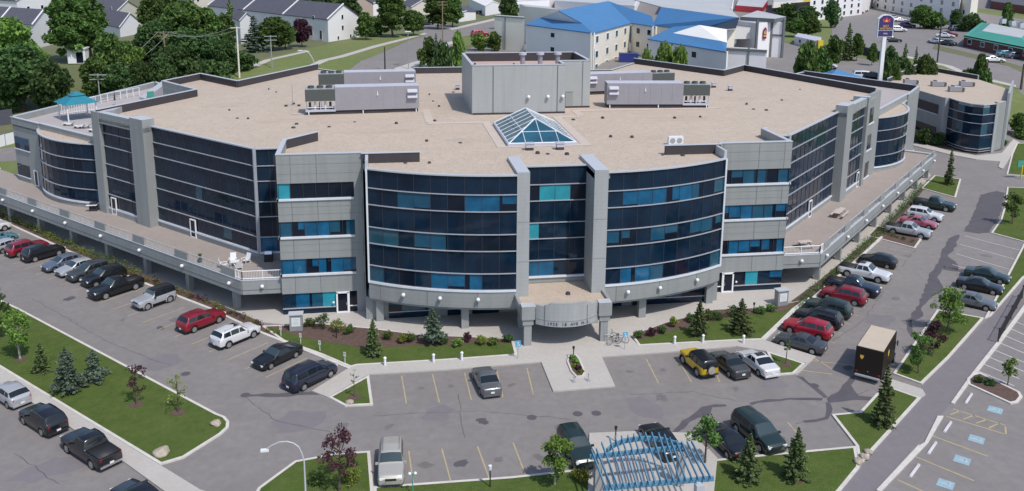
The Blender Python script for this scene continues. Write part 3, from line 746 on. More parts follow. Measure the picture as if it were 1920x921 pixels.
# ---- wing pilasters, frames and end blocks
def block(poly, z0, z1, name='wall', k='cladding', kt='coping'):
    mb = MB(); mb.prism(poly, z0, z1, k, kt); return bpart(mb, name)
for W_ in (WL, WR):
    block([W_(19.4, 1.2), W_(22.2, 1.2), W_(22.2, -.4), W_(19.4, -.4)], 0, ZP, 'pilaster')
    block([W_(22.2, 1.15), W_(29.3, 1.15), W_(29.3, .3), W_(22.2, .3)], 15.9, 17.1, 'wall')
    block([W_(22.2, .9), W_(29.3, .9), W_(29.3, .2), W_(22.2, .2)], 3.75, 4.42, 'wall')
block([WL(29.3, 1.2), WL(31.0, 1.2), WL(31.0, -3.2), WL(29.3, -1)], 0, 17.1, 'pilaster')
block([WR(30.0, 1.2), WR(31.2, 1.2), WR(31.2, -1), WR(30.0, -1)], 0, 17.1, 'pilaster')
# right hand slice with small windows between bay and curve
mb = MB(); mb.wall(WR(31.2, .5), WR(39.8, .5), 0, 16.9, .5, 'cladding'); bpart(mb, 'wall')
for z in (Z1-.5, Z2-.3, Z3-.2):
    for s in (33.6,):
        P = [WR(s, .52), WR(s+2.6, .52)]
        glazing(P, z, z+2.3, 1.4, 'd', inset=-.01)
        ms = MB(); hband(ms, [WR(s-.3, .5), WR(s+3, .5)], z-.12, .18, .2, .16, 'sill'); bpart(ms, 'window_sill')
# base walls under the glass lines, down to the terrace
for P in ([WL(19.4), WL(0)], [WL(0), V2(-27.6, 95.9)], [V2(27.6, 95.9), WR(0)], [WR(0), WR(19.4)], arcL, arcR, [WR(56.5, .1), WR(60.2, .1)]):
    body_wall(P, 0, Z1-.18, .3, 0.02, 'cladding')
# core walls behind all glass so nothing shows through from other places
for P in ([WL(30, .4), WL(0, -.35)], [WL(0, -.35), V2(-27.5, 95.5)], [V2(27.5, 95.5), WR(0, -.35)], [WR(0, -.35), WR(39, .0)]):
    body_wall(P, 0, ZR-.7, .2, -.2, 'dark_membrane')
# left end block and its roof terrace
e0, e1 = WL(55.4, .05), WL(47.4, .05)
mb = MB()
mb.wall(e0, e1, 0, 13.2, .35, 'cladding')
tb = [V2(-69.6, 135.0), V2(-57.5, 167.5), V2(-45.6, 150.5)]
mb.wall(tb[1], e0, 0, 13.2, .35, 'cladding'); mb.wall(tb[2], tb[1], 0, 13.2, .35, 'cladding')
bpart(mb, 'wall')
lowroof = [e0, tuple(WL(47.4, .05))]+[tuple(p) for p in offset(arcL, -.1)][1:]+[WL(31, -.2), V2(-43.4, 131.8), V2(-49.8, 140.7), V2(-45.9, 148.5), tb[2], tb[1]]
mb = MB(); mb.prism(lowroof, 11.9, 12.35, 'cladding', 'paver_light'); bpart(mb, 'roof_terrace')
mb = MB(); mb.prism([tuple(p) for p in offset(arcL, -.15)], 12.36, 12.42, 'coping', 'gravel_roof'); bpart(mb, 'roof')
lp = [WL(47.4, -.05), WL(31, -.05)]
mb = MB(); mb.wall(lp[0], lp[1], 12.3, 13.2, .35, 'cladding', .1, ); mb.wall(lp[0], lp[1], 13.2, 13.28, .5, 'coping', .18); bpart(mb, 'parapet')
parapet([tb[1], e0], 12.2, 13.2); parapet([e0, e1], 12.2, 13.2); parapet([tb[2], tb[1]], 12.2, 13.2)
# windows in the left end block
for z, w, kk in ((Z2, 3.0, 'tt'), (Z1, 2.6, 'n')):
    glazing([WL(55.2, .07), WL(55.2-w*1.4, .07)], z, z+1.75, 1.3, kk, inset=-.02)
    ms = MB(); hband(ms, [WL(55.3, .05), WL(55.1-w*1.4, .05)], z-.08, .12, .2, .14, 'sill'); bpart(ms, 'window_sill')
# right end: low roof, wall and roof terrace
f0, f1 = WR(60.2, .1), V2(83, 147)
r2 = [WR(39.8, 0.0)]+[tuple(p) for p in offset(arcR, -.1)][1:-1]+[WR(60.2, 0), (f0[0]+8, f0[1]+9), (f0[0]-4, f0[1]+30), V2(48.8, 150.9), V2(58.3, 123.6)]
mb = MB(); mb.prism(r2, 11.9, 12.35, 'cladding', 'paver_light'); bpart(mb, 'roof_terrace')
mb = MB(); mb.prism([tuple(p) for p in offset(arcR, -.15)], 12.36, 12.42, 'coping', 'gravel_roof'); bpart(mb, 'roof')
rp = [WR(39.8, -.05), WR(60.2, -.05)]
mb = MB(); mb.wall(rp[0], rp[1], 12.3, 13.5, .35, 'cladding', .1); mb.wall(rp[0], rp[1], 13.5, 13.58, .5, 'coping', .18); bpart(mb, 'parapet')
parapet([(f0[0], f0[1]), (f0[0]+8, f0[1]+9)], 12.2, 13.5); parapet([(f0[0]+8, f0[1]+9), (f0[0]-4, f0[1]+30)], 12.2, 13.5); parapet([(f0[0]-4, f0[1]+30), V2(48.8, 150.9)], 12.2, 13.3)
w = MB(); w.wall(f0, (f0[0]+8, f0[1]+9), 0, 12.3, .3, 'cladding', .1); w.wall((f0[0]+8, f0[1]+9), (f0[0]-4, f0[1]+30), 0, 12.3, .3, 'cladding', .1); w.wall((f0[0]-4, f0[1]+30), V2(48.8, 150.9), 0, 12.3, .3, 'cladding', .1); bpart(w, 'wall')

# ---- the two entrance towers
for x0, x1 in (TLx, TRx):
    mb = MB(); mb.prism([V2(x0, 81.3), V2(x1, 81.3), V2(x1, 88), V2(x0, 88)], 3.4 if x0 > 0 else 3.4, ZR+.35, 'cladding_pale', 'coping')
    for z in (7.5, 11.6): mb.box((*V2((x0+x1)/2, 81.296), z), (x1-x0-.1, .012, .03), 'joint')
    bpart(mb, 'tower_pier')
# bay undersides, fascia and ground floor glass
for P, s in ((bayL, -1), (bayR, 1)):
    body_wall(P, 2.75, Z1-.18, .35, .06, 'cladding', 'fascia')
    fo = offset(P, -.45); body_wall([tuple(p) for p in fo], 2.35, 2.76, .35, 0, 'cladding', 'fascia')
    mb = MB(); inner = [tuple(p) for p in offset(P, -.1)]
    poly = inner+([V2(-3.5, 88.5), V2(-18.6, 88.5)] if s < 0 else [V2(18.8, 88.5), V2(4, 88.5)])
    mb.prism(poly, 2.5, 2.7, 'cladding', 'cladding'); bpart(mb, 'soffit')
    ms = MB()
    for i, p in enumerate(P[1:-1:4]):
        ms.box((p[0], p[1]-.075, 3.6), (.04, .02, 1.6), 'joint')
    bpart(ms, 'joint')
gl = [V2(-16.9, 86.2), V2(-3.4, 86.2)]
for x0, x1, kk in ((-16.7, -12.6, 'ss'), (-10.6, -8.7, 'd'), (-8.0, -5.2, 'd'), (5.4, 8.2, 'd'), (9.4, 17.6, 'dtbbbs')):
    glazing([V2(x0, 86.2), V2(x1, 86.2)], .85, 2.5, 1.4, kk, inset=0)
    glazing([V2(x0, 86.2), V2(x1, 86.2)], .15, .80, 1.4, 'n', inset=0, name='spandrel_panel')
    ms = MB(); hband(ms, [V2(x0, 86.2), V2(x1, 86.2)], .83, .08); bpart(ms, 'mullion')
mb = MB(); mb.wall(V2(-19, 86.35), V2(-2.8, 86.35), 0, 2.6, .2, 'cladding'); mb.wall(V2(3.6, 86.35), V2(19, 86.35), 0, 2.6, .2, 'cladding')
mb.wall(V2(-2.8, 87.3), V2(3.6, 87.3), 0, 4.2, .2, 'glass_dark'); mb.wall(V2(-18.6, 88.5), V2(-18.6, 86.3), 0, 2.6, .5, 'cladding', .2); mb.wall(V2(18.8, 86.3), V2(18.8, 88.5), 0, 2.6, .5, 'cladding', .2)
bpart(mb, 'wall')
for u, y in ((-9.1, 83.1), (9.5, 83.3), (-17.6, 86.0), (17.9, 86.0), (-3.4, 82.6), (4.2, 82.6)):
    mb = MB(); mb.box((*V2(u, y), 1.25), (.75, .75, 2.5), 'cladding'); bpart(mb, 'column')

# ---- entrance canopy
mb = MB()
face = [V2(-2.75, 78.1)]+[tuple(p) for p in arc(V2(-2.6, 78.25), V2(3.2, 78.25), 1.1, 10)][1:-1]+[V2(3.35, 78.1)]
cpoly = [V2(-4.1, 84.6), V2(-4.0, 78.0)]+face+[V2(4.6, 78.0), V2(4.75, 84.6)]
mb.prism(cpoly, 3.25, 3.85, 'cladding', 'gravel_roof'); bpart(mb, 'canopy_roof')
mb = MB(); mb.wall(V2(-2.9, 84.72), V2(3.55, 84.72), 3.8, 4.45, .3, 'cladding'); bpart(mb, 'wall')
cp = MB()
F = [Vector(p) for p in arc(V2(-2.75, 78.0), V2(3.35, 78.0), 1.15, 14)]
O = offset(F, 0); I = offset(F, -.3)
for i in range(len(F)-1):
    mid = (i+.5)/(len(F)-1); step = abs(mid-.5)
    zt = 4.75 if step < .27 else (4.55 if step < .38 else 4.35)
    q = [O[i], O[i+1], I[i+1], I[i]]
    cp.hexa([(p.x, p.y, 2.35) for p in q]+[(p.x, p.y, zt) for p in q], 'cladding_pale')
can = bpart(cp, 'canopy_fascia')
j = MB()
for t in (.17, .80):
    k = int(t*14); p = O[k]; j.box((p.x, p.y-.01, 3.4), (.05, .06, 2.0), 'joint')
hb = [tuple(p) for p in O]; hband(j, hb, 2.92, .03, .05, .015, 'joint'); bpart(j, 'joint', can)
for x0, x1, a, b in ((-4.15, -2.85, 2.9, 4.35), (3.45, 4.75, 2.9, 4.35)):
    mb = MB(); mb.prism([V2(x0, 77.75), V2(x1, 77.75), V2(x1, 78.8), V2(x0, 78.8)], 2.9, 4.25, 'cladding', 'coping')
    mb.prism([V2(x0+.12, 77.9), V2(x1-.12, 77.9), V2(x1-.12, 78.7), V2(x0+.12, 78.7)], 2.3, 2.9, 'cladding'); bpart(mb, 'canopy_shoulder')
    mb = MB(); mb.prism([V2(x0+.28, 78.0), V2(x1-.28, 78.0), V2(x1-.28, 78.65), V2(x0+.28, 78.65)], 0, 2.3, 'cladding'); bpart(mb, 'column')
mb = MB(); mb.wall(V2(-4.15, 84.6), V2(-4.15, 78.8), 3.2, 4.15, .3, 'cladding', .15); bpart(mb, 'parapet'); mb = MB(); mb.wall(V2(4.75, 78.8), V2(4.75, 84.6), 3.2, 4.15, .3, 'cladding', .15); bpart(mb, 'parapet')
def text(body, size, loc, rot, k, parent=None, name='lettering', ext=.012, sx=1.0):
    cu = bpy.data.curves.new(name, 'FONT'); cu.body = body; cu.size = size; cu.extrude = ext; cu.align_x = 'CENTER'; cu.align_y = 'CENTER'; cu.space_character = 1.1
    tmp = bpy.data.objects.new('tmp', cu); C.objects.link(tmp); bpy.context.view_layer.update()
    dg = bpy.context.evaluated_depsgraph_get(); me = bpy.data.meshes.new_from_object(tmp.evaluated_get(dg)); bpy.data.objects.remove(tmp)
    me.materials.clear(); me.materials.append(M[k]); me.name = name
    me.transform(Matrix.LocRotScale(Vector(loc), __import__('mathutils').Euler(rot), Vector((sx, 1, 1))))
    o = bpy.data.objects.new(name, me); C.objects.link(o)
    if parent: o.parent = parent
    return o
def bend_text(body, size, P0, P1, sag, z, k, parent):
    """letters one by one along an arc"""
    n = len(body); pts = arc(P0, P1, sag, 100); tot = 0; a, b = .20, .84
    mbs = []
    for i, ch in enumerate(body):
        if ch == ' ': continue
        t = a+(b-a)*i/(n-1); kx = int(t*100); p = Vector(pts[kx]); q = Vector(pts[min(100, kx+1)]); d = (q-p).normalized(); nn = Vector((d.y, -d.x))
        o = text(ch, size, (p.x+nn.x*.03-OFF.location.x, p.y+nn.y*.03-OFF.location.y, z), (R(90), 0, math.atan2(d.y, d.x)), k, None, 'letter'); mbs.append(o)
    bm = bmesh.new()
    for o in mbs: bm.from_mesh(o.data)
    for o in mbs: bpy.data.objects.remove(o)
    me = bpy.data.meshes.new('address_lettering'); bm.to_mesh(me); bm.free(); me.materials.append(M[k])
    o = bpy.data.objects.new('address_lettering', me); C.objects.link(o); o.parent = parent
bend_text('1925 18 AVE N.E.', .40, V2(-2.75, 78.0), V2(3.35, 78.0), 1.15, 2.64, 'sign_navy', can)

# ---- terraces on both sides
def terrace(W_, n_out, s0, s1, sgn, us):
    corner = W_(s0, n_out)
    inner = V2(27.6*sgn, corner[1]); 
    poly = [inner, corner, W_(s1, n_out), W_(s1, -1), W_(30, -1), W_(0, -1), V2(27.6*sgn, 95.5)]
    mb = MB(); mb.prism(poly, 2.55, 3.8, 'concrete_wall', 'paver'); bpart(mb, 'terrace')
    path = [inner, corner, W_(s1, n_out)]
    if sgn < 0: path = path[::-1]
    mb = MB()
    for i in range(2):
        mb.wall(path[i], path[i+1], 2.45, 3.95, .3, 'cladding', .16)
        mb.wall(path[i], path[i+1], 2.9, 2.96, .05, 'joint', .185)
        mb.wall(path[i], path[i+1], 3.95, 4.02, .34, 'coping', .19)
    bpart(mb, 'fascia')
    # solid piers every bay, railing between
    L = s1-s0; n = 7; bay = 8.35
    s = s0+2.2; k = 0
    while s < s1:
        mb = MB(); mb.wall(*((W_(s+1.15, n_out), W_(s-1.15, n_out)) if sgn < 0 else (W_(s-1.15, n_out), W_(s+1.15, n_out))), 4.0, 4.95, .18, 'cladding', .12); bpart(mb, 'balcony_pier')
        lm = MB(); P = W_(s-.4, n_out+.36); lm.ball((P[0], P[1], 3.35), .21, 'white_metal', 10); P2 = W_(s-.4, n_out+.2); lm.box((P2[0], P2[1], 3.35), (.22, .22, .16), 'grey_metal'); bpart(lm, 'wall_lamp', smooth=True)
        cm = MB(); P = W_(s-.1, n_out-.7); cm.box((P[0], P[1], 1.25), (.62, .62, 2.5), 'cladding', R(45)); bpart(cm, 'column')
        e = min(s+bay-1.15, s1)
        if e > s+1.15:
            rl = MB(); a, b = Vector(W_(s+1.15, n_out)), Vector(W_(e, n_out))
            for z in (4.95, 4.10): rl.tube((a.x, a.y, z), (b.x, b.y, z), .035, 'coping', n=6)
            m = int((b-a).length/.22)
            for i in range(m+1):
                p = a.lerp(b, i/m); rl.box((p.x, p.y, 4.5), (.02 if i % 7 else .07, .02 if i % 7 else .07, .9), 'rail_grey', R(45))
            bpart(rl, 'railing')
        s += bay
    rl = MB(); a, b = Vector(inner), Vector(corner); a2 = Vector(W_(s0+1.05, n_out))
    for p, q in ((a, b), (b, a2)):
        for z in (4.95, 4.15): rl.tube((p.x, p.y, z), (q.x, q.y, z), .05, 'white_metal', n=6)
        m = max(1, int((q-p).length/.16))
        for i in range(m+1):
            c = p.lerp(q, i/m); big = i in (0, m//2, m); rl.box((c.x, c.y, 4.5), (.08 if big else .02, .08 if big else .02, .95), 'white_metal')
    bpart(rl, 'railing')
    lm = MB(); P = ((inner[0]+corner[0])/2, corner[1]-.36); lm.ball((P[0], P[1], 3.35), .21, 'white_metal', 10); lm.box((P[0], P[1]+.18, 3.35), (.2, .2, .16), 'grey_metal'); bpart(lm, 'wall_lamp', smooth=True)
    # white joint plates on the ends
    w = MB(); w.wall(*((W_(s1, n_out), W_(s1, -1)) if sgn > 0 else (W_(s1, -1), W_(s1, n_out))), 2.45, 3.95, .3, 'cladding', .1)
    w.wall(*((W_(s1, n_out), W_(s1, -1)) if sgn > 0 else (W_(s1, -1), W_(s1, n_out))), 3.95, 4.1, .34, 'sill', .12); bpart(w, 'fascia')
terrace(WL, 5.5, -4.2, 63.5, -1, None)
terrace(WR, 5.8, -4.0, 58.5, 1, None)
# undercroft wall
for W_, sgn in ((WL, -1), (WR, 1)):
    mb = MB(); a, b = W_(54, .9), W_(0, .9)
    if sgn > 0: a, b = b, a
    mb.wall(a, b, 0, 2.5, .3, 'concrete_wall', 0); bpart(mb, 'wall')
# terrace doors: pale frames standing in the glass
def glassdoor(W_, s, n, z=3.8):
    d = (Vector(W_(s+.5, n))-Vector(W_(s-.5, n))).normalized(); rz = math.atan2(d.y, d.x); P = Vector(W_(s, n+.06)); mb = MB()
    for t in (-.5, .5): mb.box((P.x+d.x*t, P.y+d.y*t, z+1.12), (.12, .14, 2.25), 'white_trim', rz)
    for zz in (.06, 2.2): mb.box((P.x, P.y, z+zz), (1.1, .14, .12), 'white_trim', rz)
    mb.box((P.x, P.y, z+1.12), (.9, .04, 2.1), 'glass_dark', rz); return bpart(mb, 'door')
glassdoor(WL, 12.1, .05); glassdoor(WL, 28.0, .8); glassdoor(WR, 10.0, .05); glassdoor(WR, 29.2, .8); glassdoor(WR, 32.4, .55); glassdoor(WL, 49.6, .1)
# fascia lamps under the bays
for P, ids in ((bayL, (3, 6, 9)), (bayR, (2, 5, 9))):
    for i in ids:
        p = P[i]; lm = MB(); lm.ball((p[0], p[1]-.34, 3.75), .21, 'white_metal', 10); lm.box((p[0], p[1]-.15, 3.75), (.2, .22, .16), 'grey_metal'); bpart(lm, 'wall_lamp', smooth=True)

# ---- penthouse
PH = [(-5.06, 113.2), (7.4, 113.2), (7.4, 117.0), (11.7, 117.0)]
pb = G(872.6, 98.7, 22.8); pc = G(1084.3, 98.7, 22.8)
ub, uc = pb.x-AX, pc.x-AX; yb = (pb.y+pc.y)/2
mb = MB(); poly = [V2(-5.06, 113.2), V2(7.4, 113.2), V2(7.4, 117.0), V2(11.7, 117.0), V2(11.7, yb), V2(-5.06, yb)]
zph = 22.8
for i in range(6):
    a, b = poly[i], poly[(i+1) % 6]
    d = (Vector(b)-Vector(a)).normalized(); mb.wall(Vector(a)+d*.004, Vector(b)-d*.004, ZR-.1, zph, .25, 'cladding_pale', 0)
pent = bpart(mb, 'penthouse')
mb = MB(); mb.prism([V2(-4.8, 113.5), V2(7.2, 113.5), V2(7.2, 117.3), V2(11.4, 117.3), V2(11.4, yb-.3), V2(-4.8, yb-.3)], 20, 21.6, 'dark_membrane', 'gravel_pink'); bpart(mb, 'roof', pent)
mb = MB()
for i in range(6):
    a, b = poly[i], poly[(i+1) % 6]; mb.wall(a, b, zph, zph+.08, .4, 'coping', .06)
    d = (Vector(b)-Vector(a)).normalized(); n = Vector((d.y, -d.x))
    mb.wall(Vector(a)-n*.255+d*.3, Vector(b)-n*.255-d*.3, 21.5, zph-.01, .05, 'dark_membrane', 0)
for u in (-2.3, 6.3): mb.box((*V2(u, 113.195), 19.5), (.14, .03, 6.4), 'joint')
mb.box((*V2(10.6, 116.995), 19.5), (.10, .03, 6.4), 'joint')
mb.box((*V2(1.2, 113.17), ZR+.1), (12.4, .05, .25), 'dark_membrane'); mb.box((*V2(9.6, 116.97), ZR+.1), (4.2, .05, .25), 'dark_membrane')
mb.box((*V2(8.8, 116.98), 17.4), (1.0, .04, 2.1), 'cladding'); mb.box((*V2(8.25, 116.97), 17.4), (.06, .05, 2.2), 'joint'); mb.box((*V2(8.8, 116.97), 18.5), (1.1, .05, .06), 'joint')
bpart(mb, 'coping', pent)
for u, y in ((2.4, 113.2), (5.0, 113.2), (8.1, 116.2)):
    lm = MB(); yy = 113.0 if u < 7 else 113.0
    lm.ball((*V2(min(u, 6.9) if u < 7 else 7.0, 112.9), 18.6), .24, 'white_metal', 10); bpart(lm, 'wall_lamp', pent, smooth=True)
for u in (3.4, 5.9, 8.4):
    mb = MB(); P = V2(u-.5, 121.0); mb.tube((*P, 21.6), (*P, 23.2), .33, 'hvac', n=12); mb.tube((*P, 23.2), (*P, 23.55), .55, 'hvac_top', n=12); bpart(mb, 'vent_stack', pent, smooth=False)
mb = MB()
for u, h in ((-4.2, 1.0), (1.1, .9), (9.6, .5)): mb.tube((*V2(u, 117.5), 21.6), (*V2(u, 117.5), 21.6+h), .12, 'dark_membrane')
bpart(mb, 'vent_pipe', pent)

# ---- pyramid skylight
sk = MB(); x0, x1, y0, y1 = -3.2, 4.7, 94.0, 106.4; za = ZR; h = 3.3
pk0 = (AX+.82, 99.3, 18.4); pk1 = (AX+.82, 106.1, 18.4)
sk.prism([V2(x0, y0), V2(x1, y0), V2(x1, y1), V2(x0, y1)], za-.02, za+.3, 'hvac_top'); skb = bpart(sk, 'skylight')
cs = [Vector((*V2(x0+.15, y0+.15), za+.32)), Vector((*V2(x1-.15, y0+.15), za+.32)), Vector((*V2(x1-.15, y1-.15), za+.32)), Vector((*V2(x0+.15, y1-.15), za+.32))]
A0, A1 = Vector(pk0), Vector(pk1)
g = MB(); g.quad([cs[0], cs[1], A0], 'glass_sky'); g.quad([cs[1], cs[2], A1, A0], 'glass_sky'); g.quad([cs[2], cs[3], A1], 'glass_sky'); g.quad([cs[3], cs[0], A0, A1], 'glass_sky')
bpart(g, 'skylight_glass', skb)
fr = MB()
for a, b in ((cs[0], A0), (cs[1], A0), (cs[2], A1), (cs[3], A1), (A0, A1), (cs[0], cs[1]), (cs[1], cs[2]), (cs[2], cs[3]), (cs[3], cs[0])): fr.tube(a, b, .085, 'sill', n=6)
def tri(a, b, apex, nb, hs):
    for i in range(1, nb):
        p = a.lerp(b, i/nb); t = i/nb; 
        q = apex.lerp((a+b)/2, 0)
        # rafters run straight up the slope until they meet the hip
        if t < .5: e = a.lerp(apex, t*2)
        else: e = b.lerp(apex, (1-t)*2)
        fr.tube(p, e if abs(t-.5) > .01 else apex, .045, 'sill', n=5)
    for hh in hs: fr.tube(a.lerp(apex, hh), b.lerp(apex, hh), .045, 'sill', n=5)
tri(cs[0], cs[1], A0, 4, (.45,)); tri(cs[2], cs[3], A1, 4, (.45,))
for a, b, p, q in ((cs[3], cs[0], A1, A0), (cs[1], cs[2], A0, A1)):
    for i in range(1, 7):
        t = i/7; s = a.lerp(b, t)
        w0, w1 = ((.02, .57) if p is A1 else (.43, .98))
        if t < w0: e = a.lerp(p, t/w0)
        elif t > w1: e = b.lerp(q, (1-t)/(1-w1))
        else: e = p.lerp(q, (t-w0)/(w1-w0))
        fr.tube(s, e, .045, 'sill', n=5)
    fr.tube(a.lerp(p, .5), b.lerp(q, .5), .045, 'sill', n=5)
bpart(fr, 'skylight_frame', skb)
# membrane seams and walked, stained patches on the gravel
for u, y, sx_, sy_, s_ in ((-30, 112, 3.2, 1.5, 1), (-18, 104, 4, 1.6, 2), (22, 108, 4.5, 1.6, 3), (36, 122, 3, 2, 4), (-38, 124, 3, 2, 5), (10, 128, 3.5, 1.6, 6), (-8, 98, 2.2, 1.2, 7), (14, 97, 2.6, 1.3, 8), (-14, 128, 3, 2, 9), (30, 138, 3, 2, 10)):
    rr_ = random.Random(s_); pts = []
    for i in range(16): t = 2*math.pi*i/16; q = rr_.uniform(.6, 1.25); pts.append((AX+u+sx_*q*math.cos(t), y+sy_*q*math.sin(t)))
    mb = MB(); mb.prism(pts, ZR-.02, ZR-.006, 'gravel_stain'); bpart(mb, 'roof_stain')
# pale walkway slabs on the roof
mb = MB()
def rslab(u0, y0, u1, y1, z=ZR+.012): mb.box((AX+(u0+u1)/2, (y0+y1)/2, z), (abs(u1-u0), abs(y1-y0), .03), 'roof_slab')
rslab(-4.4, 93.6, 6.3, 94.6); rslab(-4.4, 94.6, -3.4, 108.5); rslab(5.2, 94.6, 6.3, 111); rslab(-11.2, 107.6, -4.4, 108.6); rslab(-11.4, 108.6, -10.4, 118); rslab(-28.4, 116.0, -11.4, 117.0); rslab(6.3, 110, 8.8, 111); rslab(8.6, 111, 9.6, 115.0); rslab(9.6, 114.2, 29.5, 115.2)
bpart(mb, 'roof_walkway')
# ================================================================== VEHICLES
PAINT = {}
def paint(name, col, metal=.25, rough=.28):
    if name not in PAINT:
        M['paint_'+name] = mat('paint_'+name, col, rough, metal=metal)
        b = M['paint_'+name].node_tree.nodes['Principled BSDF']; b.inputs['Coat Weight'].default_value = .6; b.inputs['Coat Roughness'].default_value = .08
        PAINT[name] = 1
    return 'paint_'+name
for n_, c_ in dict(black=(.012, .013, .016), navy=(.014, .019, .040), white=(.70, .70, .71), silver=(.40, .41, .43), grey=(.13, .14, .15), darkgrey=(.055, .060, .066),
                   red=(.24, .012, .028), brightred=(.36, .012, .03), green=(.018, .036, .034), bluegrey=(.11, .135, .185), gold=(.44, .42, .38), purple=(.08, .03, .12), teal=(.10, .24, .30), pink=(.40, .10, .14)).items():
    paint(n_, c_)
def lerp1(x, xs, ys):
    if x <= xs[0]: return ys[0]
    for i in range(len(xs)-1):
        if x <= xs[i+1]:
            t = (x-xs[i])/(xs[i+1]-xs[i]); return ys[i]*(1-t)+ys[i+1]*t
    return ys[-1]
def smooth1(x, xs, ys, w=.10):
    return sum(lerp1(x+d*w, xs, ys) for d in (-1, -.5, 0, .5, 1))/5
# profile: x from rear (-L/2) to nose (+L/2)
CARS = dict(
 sedan=dict(L=4.75, W=1.84, H=1.45, belt=.92, top=[(-1, .80), (-.97, .98), (-.62, 1.04), (-.26, 1.42), (-.05, 1.46), (.10, 1.42), (.42, .98), (.90, .80), (1, .62)], roof=(-.30, .12), rear=(-.60, -.30), scr=(.12, .40), g=.17, wr=.315),
 hatch=dict(L=4.35, W=1.80, H=1.52, belt=.95, top=[(-1, .85), (-.97, 1.02), (-.90, 1.10), (-.66, 1.45), (-.20, 1.54), (.08, 1.48), (.44, 1.02), (.90, .84), (1, .66)], roof=(-.68, .12), rear=(-.90, -.68), scr=(.12, .42), g=.18, wr=.31),
 suv=dict(L=4.75, W=1.90, H=1.74, belt=1.06, top=[(-1, .92), (-.975, 1.14), (-.93, 1.20), (-.80, 1.66), (-.30, 1.75), (.08, 1.70), (.40, 1.16), (.92, 1.02), (1, .80)], roof=(-.80, .10), rear=(-.93, -.80), scr=(.12, .38), g=.21, wr=.36),
 van=dict(L=5.0, W=1.98, H=1.80, belt=1.06, top=[(-1, .95), (-.98, 1.12), (-.95, 1.22), (-.86, 1.74), (-.30, 1.80), (.18, 1.76), (.56, 1.14), (.92, .96), (1, .78)], roof=(-.86, .20), rear=(-.95, -.86), scr=(.22, .54), g=.19, wr=.34),
 jeep=dict(L=4.3, W=1.85, H=1.83, belt=1.12, top=[(-1, .95), (-.99, 1.16), (-.985, 1.24), (-.95, 1.78), (-.30, 1.84), (.16, 1.80), (.28, 1.22), (.95, 1.12), (1, .98)], roof=(-.95, .16), rear=(-.985, -.95), scr=(.17, .27), g=.30, wr=.41),
 pickup=dict(L=5.75, W=2.0, H=1.86, belt=1.14, top=[(-1, 1.08), (-.99, 1.14), (-.30, 1.15), (-.28, 1.2), (-.22, 1.82), (.0, 1.88), (.18, 1.84), (.42, 1.22), (.93, 1.10), (1, .90)], roof=(-.22, .18), rear=(-.285, -.225), scr=(.19, .40), g=.28, wr=.40),
)
